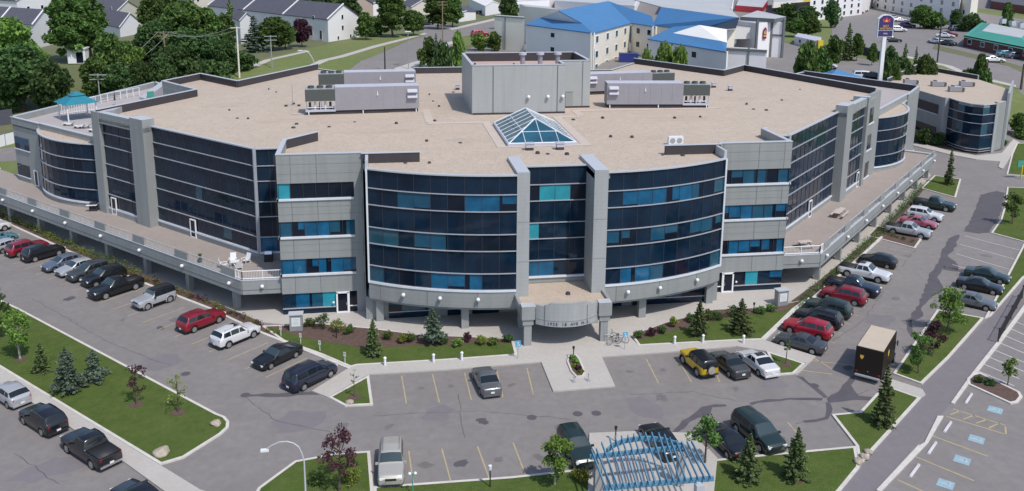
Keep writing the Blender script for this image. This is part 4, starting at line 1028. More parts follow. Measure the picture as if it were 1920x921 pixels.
def make_vehicle(kind, col, roofcol=None, rack=False, label='', cat='car', group=None, cover=False, sunroof=False):
    S_ = CARS[kind]; L, Wd, H = S_['L'], S_['W'], S_['H']; hw = Wd/2; hl = L/2
    xs = [a*hl for a, _ in S_['top']]; ys = [b for _, b in S_['top']]
    top = lambda x: smooth1(x, xs, ys, .05)
    wb = .60*hl; wheels = (-wb*1.0, wb*1.03); wr = S_['wr']; ar = wr+.07
    g = S_['g']; belt = S_['belt']
    def halfw(x):
        t = abs(x)/hl; return hw*(1-.045*t**4-.10*max(0, (t-.86)/.14)**2)
    def bot(x):
        b = g
        for w in wheels:
            d = abs(x-w)
            if d < ar: b = max(b, wr+math.sqrt(ar*ar-d*d))
        t = abs(x)/hl; b = max(b, g+.12*max(0, (t-.9)/.1))
        return b
    # roof half width
    def rh(x): return halfw(x)*.76
    def section(x, o=0.0):
        w = halfw(x)+o; b = bot(x); T = top(x)+o
        bl = min(belt+.02*(-x/hl), T-.05)
        up = max(0, min(1, (T-bl-.04)/(H-belt-.06)))
        wtop = w*(.93-.17*up)
        bb = min(b, bl-.06)
        mid = max(bb+.02, (g+bl)/2+.05)
        return [(w*.955, bb), (w*.99, min(mid, max(bb+.01, g+.20))), (w, mid), (w*.975, bl-.02), (w*.945, bl+.03*(.3+up)), (wtop+.02, bl+(T-bl)*.86 if up > .1 else T-.035), (wtop*.93, T-.012), (wtop*.5, T+.018*up), (0, T+.028*up+.008)]
    st = []
    x = -hl
    while x < hl: st.append(x); x += .075
    for w in wheels:
        for a in (-1, 1): st.append(w+a*ar*.999); st.append(w+a*ar*.93)
    st += [hl]; st = sorted(set(round(v, 3) for v in st))
    root = empty('parked_car' if cat not in ('pickup truck',) else 'pickup_truck'); tag(root, label, cat, group)
    bm = MB(); pk = bm.mi('paint_'+col); dk = bm.mi('black_plastic'); rk = bm.mi('paint_'+roofcol) if roofcol else pk
    n = 9
    for x in st:
        sc = section(x)
        bm.v += [(x, y, z) for y, z in sc]; bm.v += [(x, -y, z) for y, z in reversed(sc[:-1])]
    m = 17
    for i in range(len(st)-1):
        for j in range(m-1):
            bm.f.append((i*m+j, (i+1)*m+j, (i+1)*m+j+1, i*m+j+1)); jj = min(j, m-2-j)
            k = pk
            if jj == 0: k = dk
            if roofcol and jj >= 4 and S_['roof'][0]*hl-.35 < st[i] < S_['roof'][1]*hl+.05: k = rk
            bm.m.append(k)
    e0 = tuple(range(m)); e1 = tuple((len(st)-1)*m+j for j in reversed(range(m)))
    bm.f += [e0, e1]; bm.m += [pk, pk]
    # floor
    for i in range(len(st)-1): bm.f.append((i*m+m-1, (i+1)*m+m-1, (i+1)*m, i*m)); bm.m.append(dk)
    if kind == 'pickup' and not cover:
        bm.box((-.66*hl, 0, 1.165), (.60*hl, Wd*.72, .02), 'black_plastic')
    if kind == 'pickup' and cover:
        bm.box((-.64*hl, 0, 1.18), (.66*hl, Wd*.84, .05), 'black_plastic')
    body = bm.build('body', root, smooth=True)
    # windows from the same surface, 9 mm proud
    def patch(x0f, x1f, jlist, k, name, both=False, nseg=6):
        for sgn in ((1, -1) if both else (1,)):
            w = MB()
            J = len(jlist)
            for a in range(nseg+1):
                for jj, (j0, t) in enumerate(jlist):
                    xx = x0f[0]+(x1f[0]-x0f[0])*a/nseg if jj == 0 else None
                    fx = jj/(J-1) if J > 1 else 0
                    xa = x0f[0]+(x0f[1]-x0f[0])*fx; xb = x1f[0]+(x1f[1]-x1f[0])*fx
                    X = (xa+(xb-xa)*a/nseg)*hl
                    sc = section(X, .012); p = sc[j0]; q = sc[min(8, j0+1)]
                    y = p[0]+(q[0]-p[0])*t; z = p[1]+(q[1]-p[1])*t
                    w.v.append((X, y*sgn, z))
            for a in range(nseg):
                for jj in range(J-1):
                    f = (a*J+jj, (a+1)*J+jj, (a+1)*J+jj+1, a*J+jj+1)
                    w.f.append(f if sgn > 0 else f[::-1]); w.m.append(w.mi(k))
            w.build(name, root, smooth=True)
    def across(x0, x1, k, name, n=5, inset=.06):
        """glass across the car between two stations"""
        w = MB(); cols = [(5, .3), (6, .0), (6, .5), (7, .0), (7, .5), (8, 0)]; 
        rows = []
        for a in range(n+1):
            X = (x0+(x1-x0)*a/n)*hl; sc = section(X, .012); r = []
            for j0, t in cols:
                p = sc[j0]; q = sc[min(8, j0+1)]; r.append((X, p[0]+(q[0]-p[0])*t, p[1]+(q[1]-p[1])*t))
            r = r + [(a_, -b_, c_) for a_, b_, c_ in reversed(r[:-1])]; rows.append(r)
        mm = len(rows[0])
        for r in rows: w.v += r
        for a in range(n):
            for j in range(mm-1): w.f.append((a*mm+j, (a+1)*mm+j, (a+1)*mm+j+1, a*mm+j+1)); w.m.append(w.mi(k))
        w.build(name, root, smooth=True)
    across(S_['scr'][0], S_['scr'][1]-.02, 'car_screen', 'windscreen')
    across(S_['rear'][0]+.01, S_['rear'][1]-.01, 'car_glass', 'rear_window')
    r0, r1 = S_['roof']; mid = (r0+r1)/2+.06
    if kind == 'sedan': sides = [((-.36, -.25), (-.06, -.05)), ((-.03, -.02), (.26, .10))]
    elif kind == 'hatch': sides = [((-.72, -.66), (-.44, -.44)), ((-.41, -.41), (-.04, -.04)), ((-.01, -.01), (.28, .11))]
    elif kind == 'pickup': sides = [((-.235, -.20), (-.03, -.03)), ((0, 0), (.28, .17))]
    elif kind == 'van': sides = [((-.84, -.80), (-.40, -.40)), ((-.37, -.37), (.02, .02)), ((.05, .05), (.42, .20))]
    elif kind == 'jeep': sides = [((-.90, -.90), (-.52, -.52)), ((-.46, -.46), (-.16, -.16)), ((-.10, -.10), (.19, .14))]
    else: sides = [((-.80, -.76), (-.46, -.46)), ((-.43, -.43), (-.06, -.06)), ((-.03, -.03), (.27, .10))]
    for a, b in sides: patch(a, b, [(4, .12), (4, .5), (4, .93)], 'car_glass', 'side_window', both=True, nseg=4)
    if sunroof:
        s = MB(); z = top(-.02*hl)+.04; s.box((-.08*hl, 0, z-.01), (.6, .85, .02), 'car_glass'); s.build('sunroof', root)
    # wheels
    for x in wheels:
        for sgn in (1, -1):
            w = MB(); y = sgn*(hw-.115); w.tube((x, y-sgn*.11, wr), (x, y+sgn*.10, wr), wr, 'tyre', n=18); wh = w.build('wheel', root)
            rm = MB(); rm.tube((x, y+sgn*.06, wr), (x, y+sgn*.115, wr), wr*.66, 'rim', n=14)
            for q in range(5):
                t = q*2*math.pi/5; rm.box((x+math.cos(t)*wr*.38, y+sgn*.112, wr+math.sin(t)*wr*.38), (.05, .02, .05), 'black_plastic')
            rm.build('rim', wh)
    # lamps
    zf = top(hl*.93)-.17; zr = min(belt, top(-hl*.97))-.07
    for sgn in (1, -1):
        h = MB(); y = sgn*(halfw(hl*.95)-.24); h.box((hl-.075, y, zf), (.17, .36, .14), 'headlight', -sgn*.25); h.build('headlight', root)
        t = MB(); y = sgn*(halfw(-hl*.97)-.16); t.box((-hl+.045, y, zr-.05), (.08, .17, .20 if kind != 'sedan' else .12), 'taillight', sgn*.15); t.build('taillight', root)
        mr = MB(); mr.box((S_['scr'][1]*hl-.12-.1*(kind == 'sedan'), sgn*(hw+.08), belt+.06), (.16, .20, .13), 'paint_'+col if kind not in ('jeep',) else 'black_plastic'); mr.build('wing_mirror', root)
    gr = MB(); gr.box((hl-.01, 0, zf-.06), (.06, Wd*.42, .16), 'black_plastic'); gr.box((hl-.02, 0, g+.12), (.07, Wd*.7, .12), 'black_plastic'); gr.build('grille', root)
    bp_ = MB(); bp_.box((-hl+.0, 0, g+.18), (.10, Wd*.86, .16), 'black_plastic' if kind in ('suv', 'jeep') else ('chrome' if kind == 'pickup' else 'paint_'+col)); bp_.build('bumper', root)
    pl = MB(); pl.box((-hl-.055, 0, g+.34 if kind != 'sedan' else .62), (.02, .32, .16), 'plate'); pl.build('licence_plate', root)
    if rack:
        for sgn in (1, -1):
            q = MB(); z = top(-.3*hl)+.06; q.tube((r0*hl+.25, sgn*rh(0)*.84, z-.02), (r1*hl-.15, sgn*rh(0)*.84, z-.03), .025, 'chrome' if col in ('silver', 'gold', 'white') else 'black_plastic', n=5); q.build('roof_rail', root)
    if kind == 'jeep':
        q = MB(); q.tube((-hl-.02, 0, 1.0), (-hl-.24, 0, 1.0), .40, 'tyre', n=16); sp = q.build('spare_wheel', root)
        q = MB(); q.tube((-hl-.2, 0, 1.0), (-hl-.26, 0, 1.0), .37 if col == 'yellow' else .2, 'bark_pale' if col == 'yellow' else 'rim', n=16); q.build('wheel_cover', sp)
        for x in wheels:
            for sgn in (1, -1):
                q = MB(); 
                for k in range(7):
                    t0 = R(200-k*31); t1 = R(200-(k+1)*31)
                    a = (x+math.cos(t0)*(ar+.02), sgn*(hw+.03), wr+math.sin(t0)*(ar+.02)); b = (x+math.cos(t1)*(ar+.02), sgn*(hw+.03), wr+math.sin(t1)*(ar+.02))
                    q.tube(a, b, .05, 'black_plastic' if col == 'yellow' else 'paint_'+col, n=5)
                q.build('wheel_arch', root)
    return root
paint('yellow', (.60, .40, .015))
def place(o, px, hdg):
    p = GT(*px); o.location = (p.x, p.y, p.z+.004); o.rotation_euler.z = hdg; return o
AW_L = math.atan2(-1, -1); IN_L = math.atan2(1, 1)       # left row: nose away from / towards the building
AW_R = math.atan2(-1, 1); IN_R = math.atan2(1, -1)
ROW_L = math.atan2(1, -1)
gL, gR, gS, gF, gB, gT_ = 'cars parked along the left wing', 'cars parked along the right wing', 'cars parked along the street kerb', 'cars in the stalls by the front walk', 'cars in the bottom row of stalls', 'cars in the stalls across the right lane'
UPD = R(90)
fleet = [
 # left row
 ('suv', 'white', dict(label='white car cut off by the left edge, furthest left in the row under the terrace', group=gL), (-18, 436), IN_L),
 ('hatch', 'teal', dict(label='pale teal hatchback beside the white car cut off by the left edge', group=gL), (-2, 455), IN_L),
 ('hatch', 'silver', dict(label='silver grey hatchback just left of the red sport utility in the left row', group=gL), (20, 468), IN_L),
 ('suv', 'red', dict(label='red sport utility beside the silver hatchback near the left edge', group=gL), (52, 474), IN_L),
 ('suv', 'black', dict(label='black sport utility parked right beside the red one near the left edge', group=gL), (82, 483), IN_L),
 ('hatch', 'bluegrey', dict(label='blue grey hatchback with its nose out, after the gap next to the black sport utility', group=gL), (118, 502), AW_L),
 ('hatch', 'silver', dict(label='pale silver compact with its nose out, between the blue grey hatchback and the dark wagon', group=gL), (144, 511), AW_L),
 ('suv', 'darkgrey', dict(label='dark grey wagon with its nose out, beside the pale silver compact', group=gL), (168, 519), AW_L),
 ('suv', 'black', dict(label='black sport utility with its nose out, tucked behind the black pickup', group=gL), (196, 529), AW_L),
 ('pickup', 'black', dict(label='black crew cab pickup with its nose out, left of the silver jeep', group=gL, cat='pickup truck'), (219, 549), AW_L),
 ('jeep', 'silver', dict(label='silver boxy off-roader with black hard top, nose out, beside the empty stalls', group=gL, roofcol='black'), (290, 571), AW_L),
 ('suv', 'red', dict(label='red sport utility nosed in beside the white one, past the silver off-roader', group=gL), (378, 611), IN_L),
 ('suv', 'white', dict(label='white sport utility with roof rails and sunroof, nosed in at the planted kerb', group=gL, rack=True, sunroof=True), (442, 639), IN_L),
 ('sedan', 'black', dict(label='black sedan with its nose out, between the white sport utility and the big navy van', group=gL), (521, 677), AW_L),
 ('van', 'navy', dict(label='long navy blue van nosed in at the corner by the front walk', group=gL, cat='van'), (582, 715), IN_L),
 # street
 ('hatch', 'silver', dict(label='silver hatchback on the street, furthest from the corner', group=gS), (20, 750), ROW_L),
 ('suv', 'black', dict(label='black sport utility on the street between the silver hatchback and the pickup', group=gS), (83, 799), ROW_L),
 ('pickup', 'black', dict(label='black covered pickup on the street beside the pale pavement', group=gS, cat='pickup truck', cover=True), (172, 855), ROW_L),
 ('sedan', 'black', dict(label='dark car at the bottom edge of the street, only its roof showing', group=gS), (262, 946), ROW_L),
 # front stalls
 ('sedan', 'grey', dict(label='lone grey sedan nosed in left of the entrance square', group=gF), (912, 724), R(96)),
 ('jeep', 'yellow', dict(label='yellow boxy off-roader with black soft top', group=gF, roofcol='black'), (1309, 692), R(99)),
 ('sedan', 'darkgrey', dict(label='dark grey sedan between the yellow off-roader and the white sedan', group=gF), (1366, 692), R(100)),
 ('sedan', 'white', dict(label='white sedan with dark sunroof beside the small right grass island', group=gF, sunroof=True), (1420, 690), R(100)),
 # bottom row
 ('suv', 'gold', dict(label='pale gold wagon with roof rails facing the camera beside the bottom left lawn', group=gB, rack=True), (734, 882), R(-92)),
 ('suv', 'green', dict(label='dark green sport utility facing the camera left of the pergola', group=gB), (1080, 853), R(-84)),
 ('sedan', 'black', dict(label='black car partly hidden behind the blue pergola', group=gB), (1238, 838), R(98)),
 ('sedan', 'black', dict(label='black sedan between the pergola and the dark green van', group=gB), (1362, 838), R(100)),
 ('van', 'green', dict(label='dark green van facing the camera, largest in the bottom row', group=gB, cat='van'), (1420, 824), R(-78)),
 # right row
 ('sedan', 'darkgrey', dict(label='dark grey sedan nearest the small right grass island in the right row', group=gR), (1500, 652), IN_R),
 ('suv', 'brightred', dict(label='bright red hatchback beside the dark grey sedan in the right row', group=gR), (1513, 627), IN_R),
 ('suv', 'black', dict(label='black wagon between the bright red hatchback and the dark green one in the right row', group=gR, rack=True), (1533, 607), IN_R),
 ('suv', 'green', dict(label='dark green wagon between the black wagon and the dark red car in the right row', group=gR), (1552, 588), IN_R),
 ('suv', 'red', dict(label='dark red sport utility next to the navy pickup in the right row', group=gR), (1581, 564), IN_R),
 ('pickup', 'navy', dict(label='navy pickup with nose out between the dark red car and the white pickup', group=gR, cat='pickup truck'), (1598, 547), AW_R),
 ('pickup', 'white', dict(label='white crew cab pickup with black bed cover and nose out', group=gR, cat='pickup truck', cover=True, sunroof=True), (1620, 521), AW_R),
 ('hatch', 'black', dict(label='black hatchback behind the white pickup, last before the empty stalls', group=gR), (1645, 497), IN_R),
 ('pickup', 'silver', dict(label='pale silver pickup beyond the planted kerb island, nose out', group=gR, cat='pickup truck', cover=True), (1702, 441), AW_R),
 ('sedan', 'pink', dict(label='pinkish red car between the pale silver pickup and the white car', group=gR), (1722, 424), AW_R),
 ('suv', 'white', dict(label='white car between the pinkish red car and the big dark truck', group=gR), (1733, 411), AW_R),
 ('pickup', 'green', dict(label='big dark green pickup last in the right row below the small lawn', group=gR, cat='pickup truck'), (1751, 391), AW_R),
 ('sedan', 'green', dict(label='dark teal sedan furthest back in the stalls across the right lane', group=gT_), (1850, 524), AW_R),
 ('sedan', 'black', dict(label='black sedan in the middle of three across the right lane', group=gT_), (1836, 544), AW_R),
 ('sedan', 'grey', dict(label='grey green sedan nearest the lawn in the stalls across the right lane', group=gT_), (1822, 573), AW_R),
]
for kind, col, kw, px, hdg in fleet:
    place(make_vehicle(kind, col, **kw), px, hdg)

# brown delivery truck
tr = empty('delivery_truck'); tag(tr, 'tall dark brown delivery truck with tan roof standing in the right lane', 'truck')
L, Wd, H = 6.6, 2.35, 3.15
mb = MB(); mb.prism([(-L/2, -Wd/2), (L/2-1.15, -Wd/2), (L/2-1.15, Wd/2), (-L/2, Wd/2)], .55, H, 'truck_brown'); bd = mb.build('cargo_body', tr)
mb = MB(); mb.box((-.55, 0, H+.035), (L-1.3, Wd-.14, .05), 'truck_roof'); mb.build('roof_panel', tr)
mb = MB(); mb.hexa([(L/2-1.15, -1.1, .5), (L/2, -1.0, .5), (L/2, 1.0, .5), (L/2-1.15, 1.1, .5), (L/2-1.15, -1.1, 1.3), (L/2-.05, -.95, 1.15), (L/2-.05, .95, 1.15), (L/2-1.15, 1.1, 1.3)], 'truck_brown')
mb.hexa([(L/2-1.15, -1.1, 1.3), (L/2-.6, -1.05, 1.25), (L/2-.6, 1.05, 1.25), (L/2-1.15, 1.1, 1.3), (L/2-1.15, -1.1, 2.7), (L/2-1.05, -1.0, 2.65), (L/2-1.05, 1.0, 2.65), (L/2-1.15, 1.1, 2.7)], 'truck_brown'); mb.build('cab', tr)
mb = MB(); mb.hexa([(L/2-.63, -.95, 1.42), (L/2-.58, -.95, 1.42), (L/2-.58, .95, 1.42), (L/2-.63, .95, 1.42), (L/2-1.0, -.9, 2.4), (L/2-.96, -.9, 2.4), (L/2-.96, .9, 2.4), (L/2-1.0, .9, 2.4)], 'car_glass'); mb.build('windscreen', tr)
for sgn in (1, -1):
    mb = MB(); mb.box((L/2-1.5, sgn*(Wd/2+.006), 1.75), (.75, .02, .8), 'car_glass'); mb.build('side_window', tr)
    mb = MB(); mb.box((L/2-.85, sgn*(1.3), 1.9), (.12, .1, .5), 'black_plastic'); mb.box((L/2-.85, sgn*1.2, 1.9), (.05, .25, .05), 'black_plastic'); mb.build('wing_mirror', tr)
    for x in (-L/2+1.5, L/2-1.0):
        mb = MB(); mb.tube((x, sgn*(Wd/2-.32), .46), (x, sgn*(Wd/2+.01), .46), .46, 'tyre', n=18); w = mb.build('wheel', tr)
        mb = MB(); mb.tube((x, sgn*(Wd/2), .46), (x, sgn*(Wd/2+.03), .46), .24, 'rim', n=12); mb.build('rim', w)
    mb = MB(); mb.box((-L/2-.01, sgn*.95, .85), (.05, .18, .12), 'taillight'); mb.build('taillight', tr)
mb = MB(); mb.box((-L/2-.008, 0, 1.75), (.02, 1.9, 2.0), 'truck_brown'); mb.box((-L/2-.02, 0, 1.0), (.02, .06, .12), 'chrome'); mb.build('rear_door', tr)
mb = MB(); mb.box((-L/2-.15, 0, .55), (.25, 2.1, .12), 'grey_metal'); mb.build('bumper', tr)
for sgn in (1, -1):
    # gold shield on tail and flank
    mb = MB()
    if sgn > 0:
        pts = [(-L/2-.022, .62+a, 2.25+b) for a, b in ((-.15, .2), (-.15, -.02), (0, -.22), (.15, -.02), (.15, .2))]
        mb.quad(pts, 'sign_gold')
        mb.build('shield_emblem', tr)
for sgn in (1, -1):
    mb = MB(); mb.quad([(-1+a, sgn*(Wd/2+.012), 2.2+b) for a, b in ((-.26, .32), (-.26, -.04), (0, -.36), (.26, -.04), (.26, .32))][::-sgn], 'sign_gold'); mb.build('shield_emblem', tr)
place(tr, (1641, 690), R(47))
# ================================================================== PLANTS
def rpt(r):
    while True:
        p = Vector((r.uniform(-1, 1), r.uniform(-1, 1), r.uniform(-1, 1)))
        if p.length < 1: return p
def leafquad(mb, c, s, r, k, up=.3):
    n = rpt(r).normalized(); n.z += up; n.normalize()
    t = n.cross(rpt(r)).normalized(); b = n.cross(t); a = s*r.uniform(.6, 1.2); e = a*r.uniform(.5, .8)
    mb.quad([c-t*a, c-b*e, c+t*a, c+b*e], k)
def broadleaf(h, rad, th, leaf, seed=0, nclump=34, per=70, ls=.16, bark='bark', clump=.30, sparse=1.0, flat=1.0, name='crown'):
    """returns (trunk MB, crown MB) in local coordinates"""
    r = random.Random(seed); tk = MB(); cr = MB()
    ch = h-th; cz = th+ch*.50
    lean = Vector((r.uniform(-.04, .04)*h, r.uniform(-.04, .04)*h, 0))
    r0 = max(.035, h*.022)
    tk.tube((0, 0, -.1), lean*.5+Vector((0, 0, th)), r0, bark, r0*.75, n=7); tk.tube(lean*.5+Vector((0, 0, th)), lean+Vector((0, 0, h*.82)), r0*.75, bark, r0*.15, n=6)
    # lobes: a handful of big uneven boughs, each holding several clumps
    nl = max(5, nclump//5); lobes = []
    for i in range(nl):
        t = (i+.5)/nl; z = cz+(t-.5)*ch*.78
        prof = math.sin(math.pi*min(1, max(.08, (t*.82+.14))))**.7
        a = i*2.4+r.uniform(-.5, .5); q = rad*prof*r.uniform(.35, .68)
        lobes.append(Vector((math.cos(a)*q, math.sin(a)*q, z)))
    lobes.append(Vector((0, 0, h-rad*.35)))
    for i in range(nclump):
        lb = lobes[i % len(lobes)]; d = rpt(r); c = lb+Vector((d.x*rad*.42, d.y*rad*.42, d.z*ch*.17*flat))+lean*(lb.z/h)
        cl = clump*rad*r.uniform(.6, 1.25)
        if c.z > h: c.z = h-.1
        base = Vector((lean.x*.6, lean.y*.6, max(th*.9, min(h*.75, c.z-rad*.5))))
        tk.tube(base, c, r0*.28, bark, r0*.06, n=4, caps=False)
        m = int(per*sparse*r.uniform(.7, 1.3))
        for _ in range(m):
            d = rpt(r); d = d.normalized()*(d.length**.45)
            leafquad(cr, c+Vector((d.x*cl, d.y*cl, d.z*cl*.8)), ls, r, leaf)
    return tk, cr
def conifer(h, rad, leaf, seed=0, whorls=18, ls=.16, bare=.06, bark='bark', dens=1.0):
    r = random.Random(seed); tk = MB(); cr = MB(); r0 = h*.018+.02
    tk.tube((0, 0, -.1), (0, 0, h*.97), r0, bark, r0*.12, n=7)
    for w in range(whorls):
        t = w/(whorls-1); z = h*(bare+(1-bare)*t*.97); R_ = rad*(1-t)**.82*r.uniform(.82, 1.12)+.05*rad
        nb = max(4, int(9*(1-t*.5)))
        for b in range(nb):
            a = b*2*math.pi/nb+w*.9+r.uniform(-.25, .25); Lb = R_*r.uniform(.50, 1.22); dr = -.22+.35*t
            m = max(3, int(Lb/ls*2.6*dens))
            for i in range(m):
                f = (i+.6)/m; c = Vector((math.cos(a)*Lb*f, math.sin(a)*Lb*f, z+dr*Lb*f+.10*Lb*f*f))
                wd = (1-f*.55)*Lb*.30
                for k in range(3):
                    q = c+Vector((-math.sin(a)*r.uniform(-1, 1)*wd, math.cos(a)*r.uniform(-1, 1)*wd, r.uniform(-.10, .04)*wd*2))
                    leafquad(cr, q, ls, r, leaf, .9)
            if b % 2 == 0: tk.tube((0, 0, z), (math.cos(a)*Lb*.8, math.sin(a)*Lb*.8, z+dr*Lb*.8), r0*.18, bark, r0*.05, n=3, caps=False)
    for _ in range(30):
        q = rpt(r); leafquad(cr, Vector((q.x*.06*rad, q.y*.06*rad, h*(.96+.05*q.z))), ls*.7, r, leaf)
    return tk, cr
def plant(name, parts, label, cat, group=None):
    tk, cr = parts; root = empty(name); tag(root, label, cat, group); tk.build('trunk', root); cr.build('crown', root); return root
def at(o, px, rz=0, sc=1.0, g=GT, dz=0):
    p = g(*px) if not isinstance(px, Vector) else px; o.location = (p.x, p.y, p.z+dz); o.rotation_euler.z = rz; o.scale = (sc, sc, sc); return o
LW = 'trees on the lawns round the parking lot'
# left lawn
Y = 23.0
near = [
 (plant('leafy_tree', broadleaf(4.9, 1.35, 1.1, 'leaf_bright', 1, 34, 60, .12, 'bark_pale'), 'bright green leafy tree near the left edge of the street lawn', 'tree', LW), (38, 673)),
 (plant('leafy_tree', broadleaf(5.6, 1.5, 1.4, 'leaf_dark', 2, 34, 60, .13), 'dark tree cut off by the left edge above the street lawn', 'tree', LW), (-4, 640)),
 (plant('spruce_tree', conifer(2.79, 0.90, 'needle_dark', 3, 14, .11), 'small dark green spruce between the bright leafy tree and the tall blue spruce', 'tree', LW), (79, 697)),
 (plant('spruce_tree', conifer(4.00, 1.51, 'needle_blue', 4, 16, .13, .12, 'bark_pale'), 'tallest pale blue spruce on the street lawn', 'tree', LW), (129, 732)),
 (plant('spruce_tree', conifer(2.98, 1.23, 'needle_blue', 5, 13, .12, .14, 'bark_pale'), 'shorter pale blue spruce right of the tallest one', 'tree', LW), (178, 714)),
 (plant('plum_tree', broadleaf(3.5, .95, .9, 'leaf_purple', 6, 20, 22, .10, clump=.28), 'slim purple leaved tree on the street lawn', 'tree', LW), (256, 758)),
 (plant('sapling', broadleaf(3.3, 1.05, .8, 'leaf_olive', 7, 18, 12, .10, 'bark', clump=.28), 'thin sparse sapling nearest the lawn corner boulders', 'tree', LW), (334, 773)),
 (plant('spruce_tree', conifer(3.63, 0.94, 'needle_dark', 8, 17, .12, .12, 'bark_pale'), 'tall dark spruce on the front lawn left of the entrance', 'tree', LW), (700, 666)),
 (plant('spruce_tree', conifer(3.63, 1.23, 'needle_blue', 9, 17, .12, .2, 'bark_pale'), 'grey green spruce in the mulch between the kerbside spruce and the entrance', 'tree', LW), (812, 644)),
 (plant('spruce_tree', conifer(3.72, 1.05, 'needle_dark', 10, 17, .12, .14), 'left of two dark spruces on the lawn right of the entrance', 'tree', LW), (1310, 629)),
 (plant('spruce_tree', conifer(3.63, 1.25, 'needle_dark', 11, 17, .12, .10), 'right of two dark spruces on the lawn right of the entrance', 'tree', LW), (1388, 623)),
 (plant('sapling', broadleaf(2.5, .35, .9, 'leaf_green', 12, 9, 9, .08, 'bark', clump=.3), 'thin sapling on the triangular grass island beside the navy van', 'tree', LW), (665, 744)),
 (plant('sapling', broadleaf(2.4, .35, 1.1, 'leaf_dark', 13, 9, 14, .08, clump=.3), 'thin dark sapling on the small island beside the white sedan', 'tree', LW), (1473, 682)),
 (plant('plum_tree', broadleaf(4.9, 1.6, 1.5, 'leaf_purple', 14, 36, 26, .12, clump=.24), 'large purple leaved tree on the bottom left lawn', 'tree', LW), (636, 921)),
 (plant('leafy_tree', broadleaf(4.0, 1.25, 1.1, 'leaf_bright', 15, 30, 70, .12, 'bark_pale', clump=.32), 'rounded bright green tree on the bottom lawn left of the pergola', 'tree', LW), (1040, 908)),
 (plant('leafy_tree', broadleaf(3.9, 1.3, 1.2, 'leaf_green', 16, 26, 50, .12), 'green leafy tree on the bottom lawn touching the right side of the pergola', 'tree', LW), (1322, 868)),
 (plant('spruce_tree', conifer(3.63, 1.05, 'needle_dark', 17, 16, .13, .08), 'dark spruce on the bottom lawn just right of the pergola', 'tree', LW), (1402, 898)),
 (plant('spruce_tree', conifer(4.09, 1.13, 'needle_dark', 18, 17, .13, .08), 'tall dark spruce on the bottom lawn in front of the dark green van', 'tree', LW), (1490, 897)),
 (plant('spruce_tree', conifer(5.21, 1.01, 'needle_dark', 19, 20, .13, .06), 'tall narrow spruce on the small lawn below the brown truck', 'tree', LW), (1655, 795)),
 (plant('leafy_tree', broadleaf(4.8, 1.7, .9, 'leaf_bright', 20, 44, 60, .12), 'light green tree at the top of the lawn beside the footpath', 'tree', LW), (1775, 622)),
 (plant('plum_tree', broadleaf(3.4, 1.3, .5, 'leaf_purple', 21, 30, 50, .11), 'dark purple tree on the lawn beside the footpath', 'tree', LW), (1748, 668)),
 (plant('leafy_tree', broadleaf(3.8, 1.3, .6, 'leaf_green', 22, 30, 50, .11), 'small green tree on the footpath lawn nearest the brown truck', 'tree', LW), (1722, 700)),
 (plant('leafy_tree', broadleaf(2.6, .75, .7, 'leaf_bright', 23, 16, 50, .10), 'small upright bright tree in the planted island of the side lot', 'tree', LW), (1889, 722)),
 (plant('pine_tree', conifer(6.14, 0.86, 'needle_dark', 24, 22, .16, .05), 'tall dark narrow conifer on the small lawn at the end of the right terrace', 'tree', LW), (1778, 346)),
 (plant('leafy_tree', broadleaf(4.6, 1.5, 1.0, 'leaf_green', 25, 26, 50, .14), 'green tree on the right lawn opposite the dark green pickup', 'tree', LW), (1898, 420)),
]
for i, (o, px) in enumerate(near): at(o, px, i*1.3, 1, lambda a, b: G(a, b, KH))
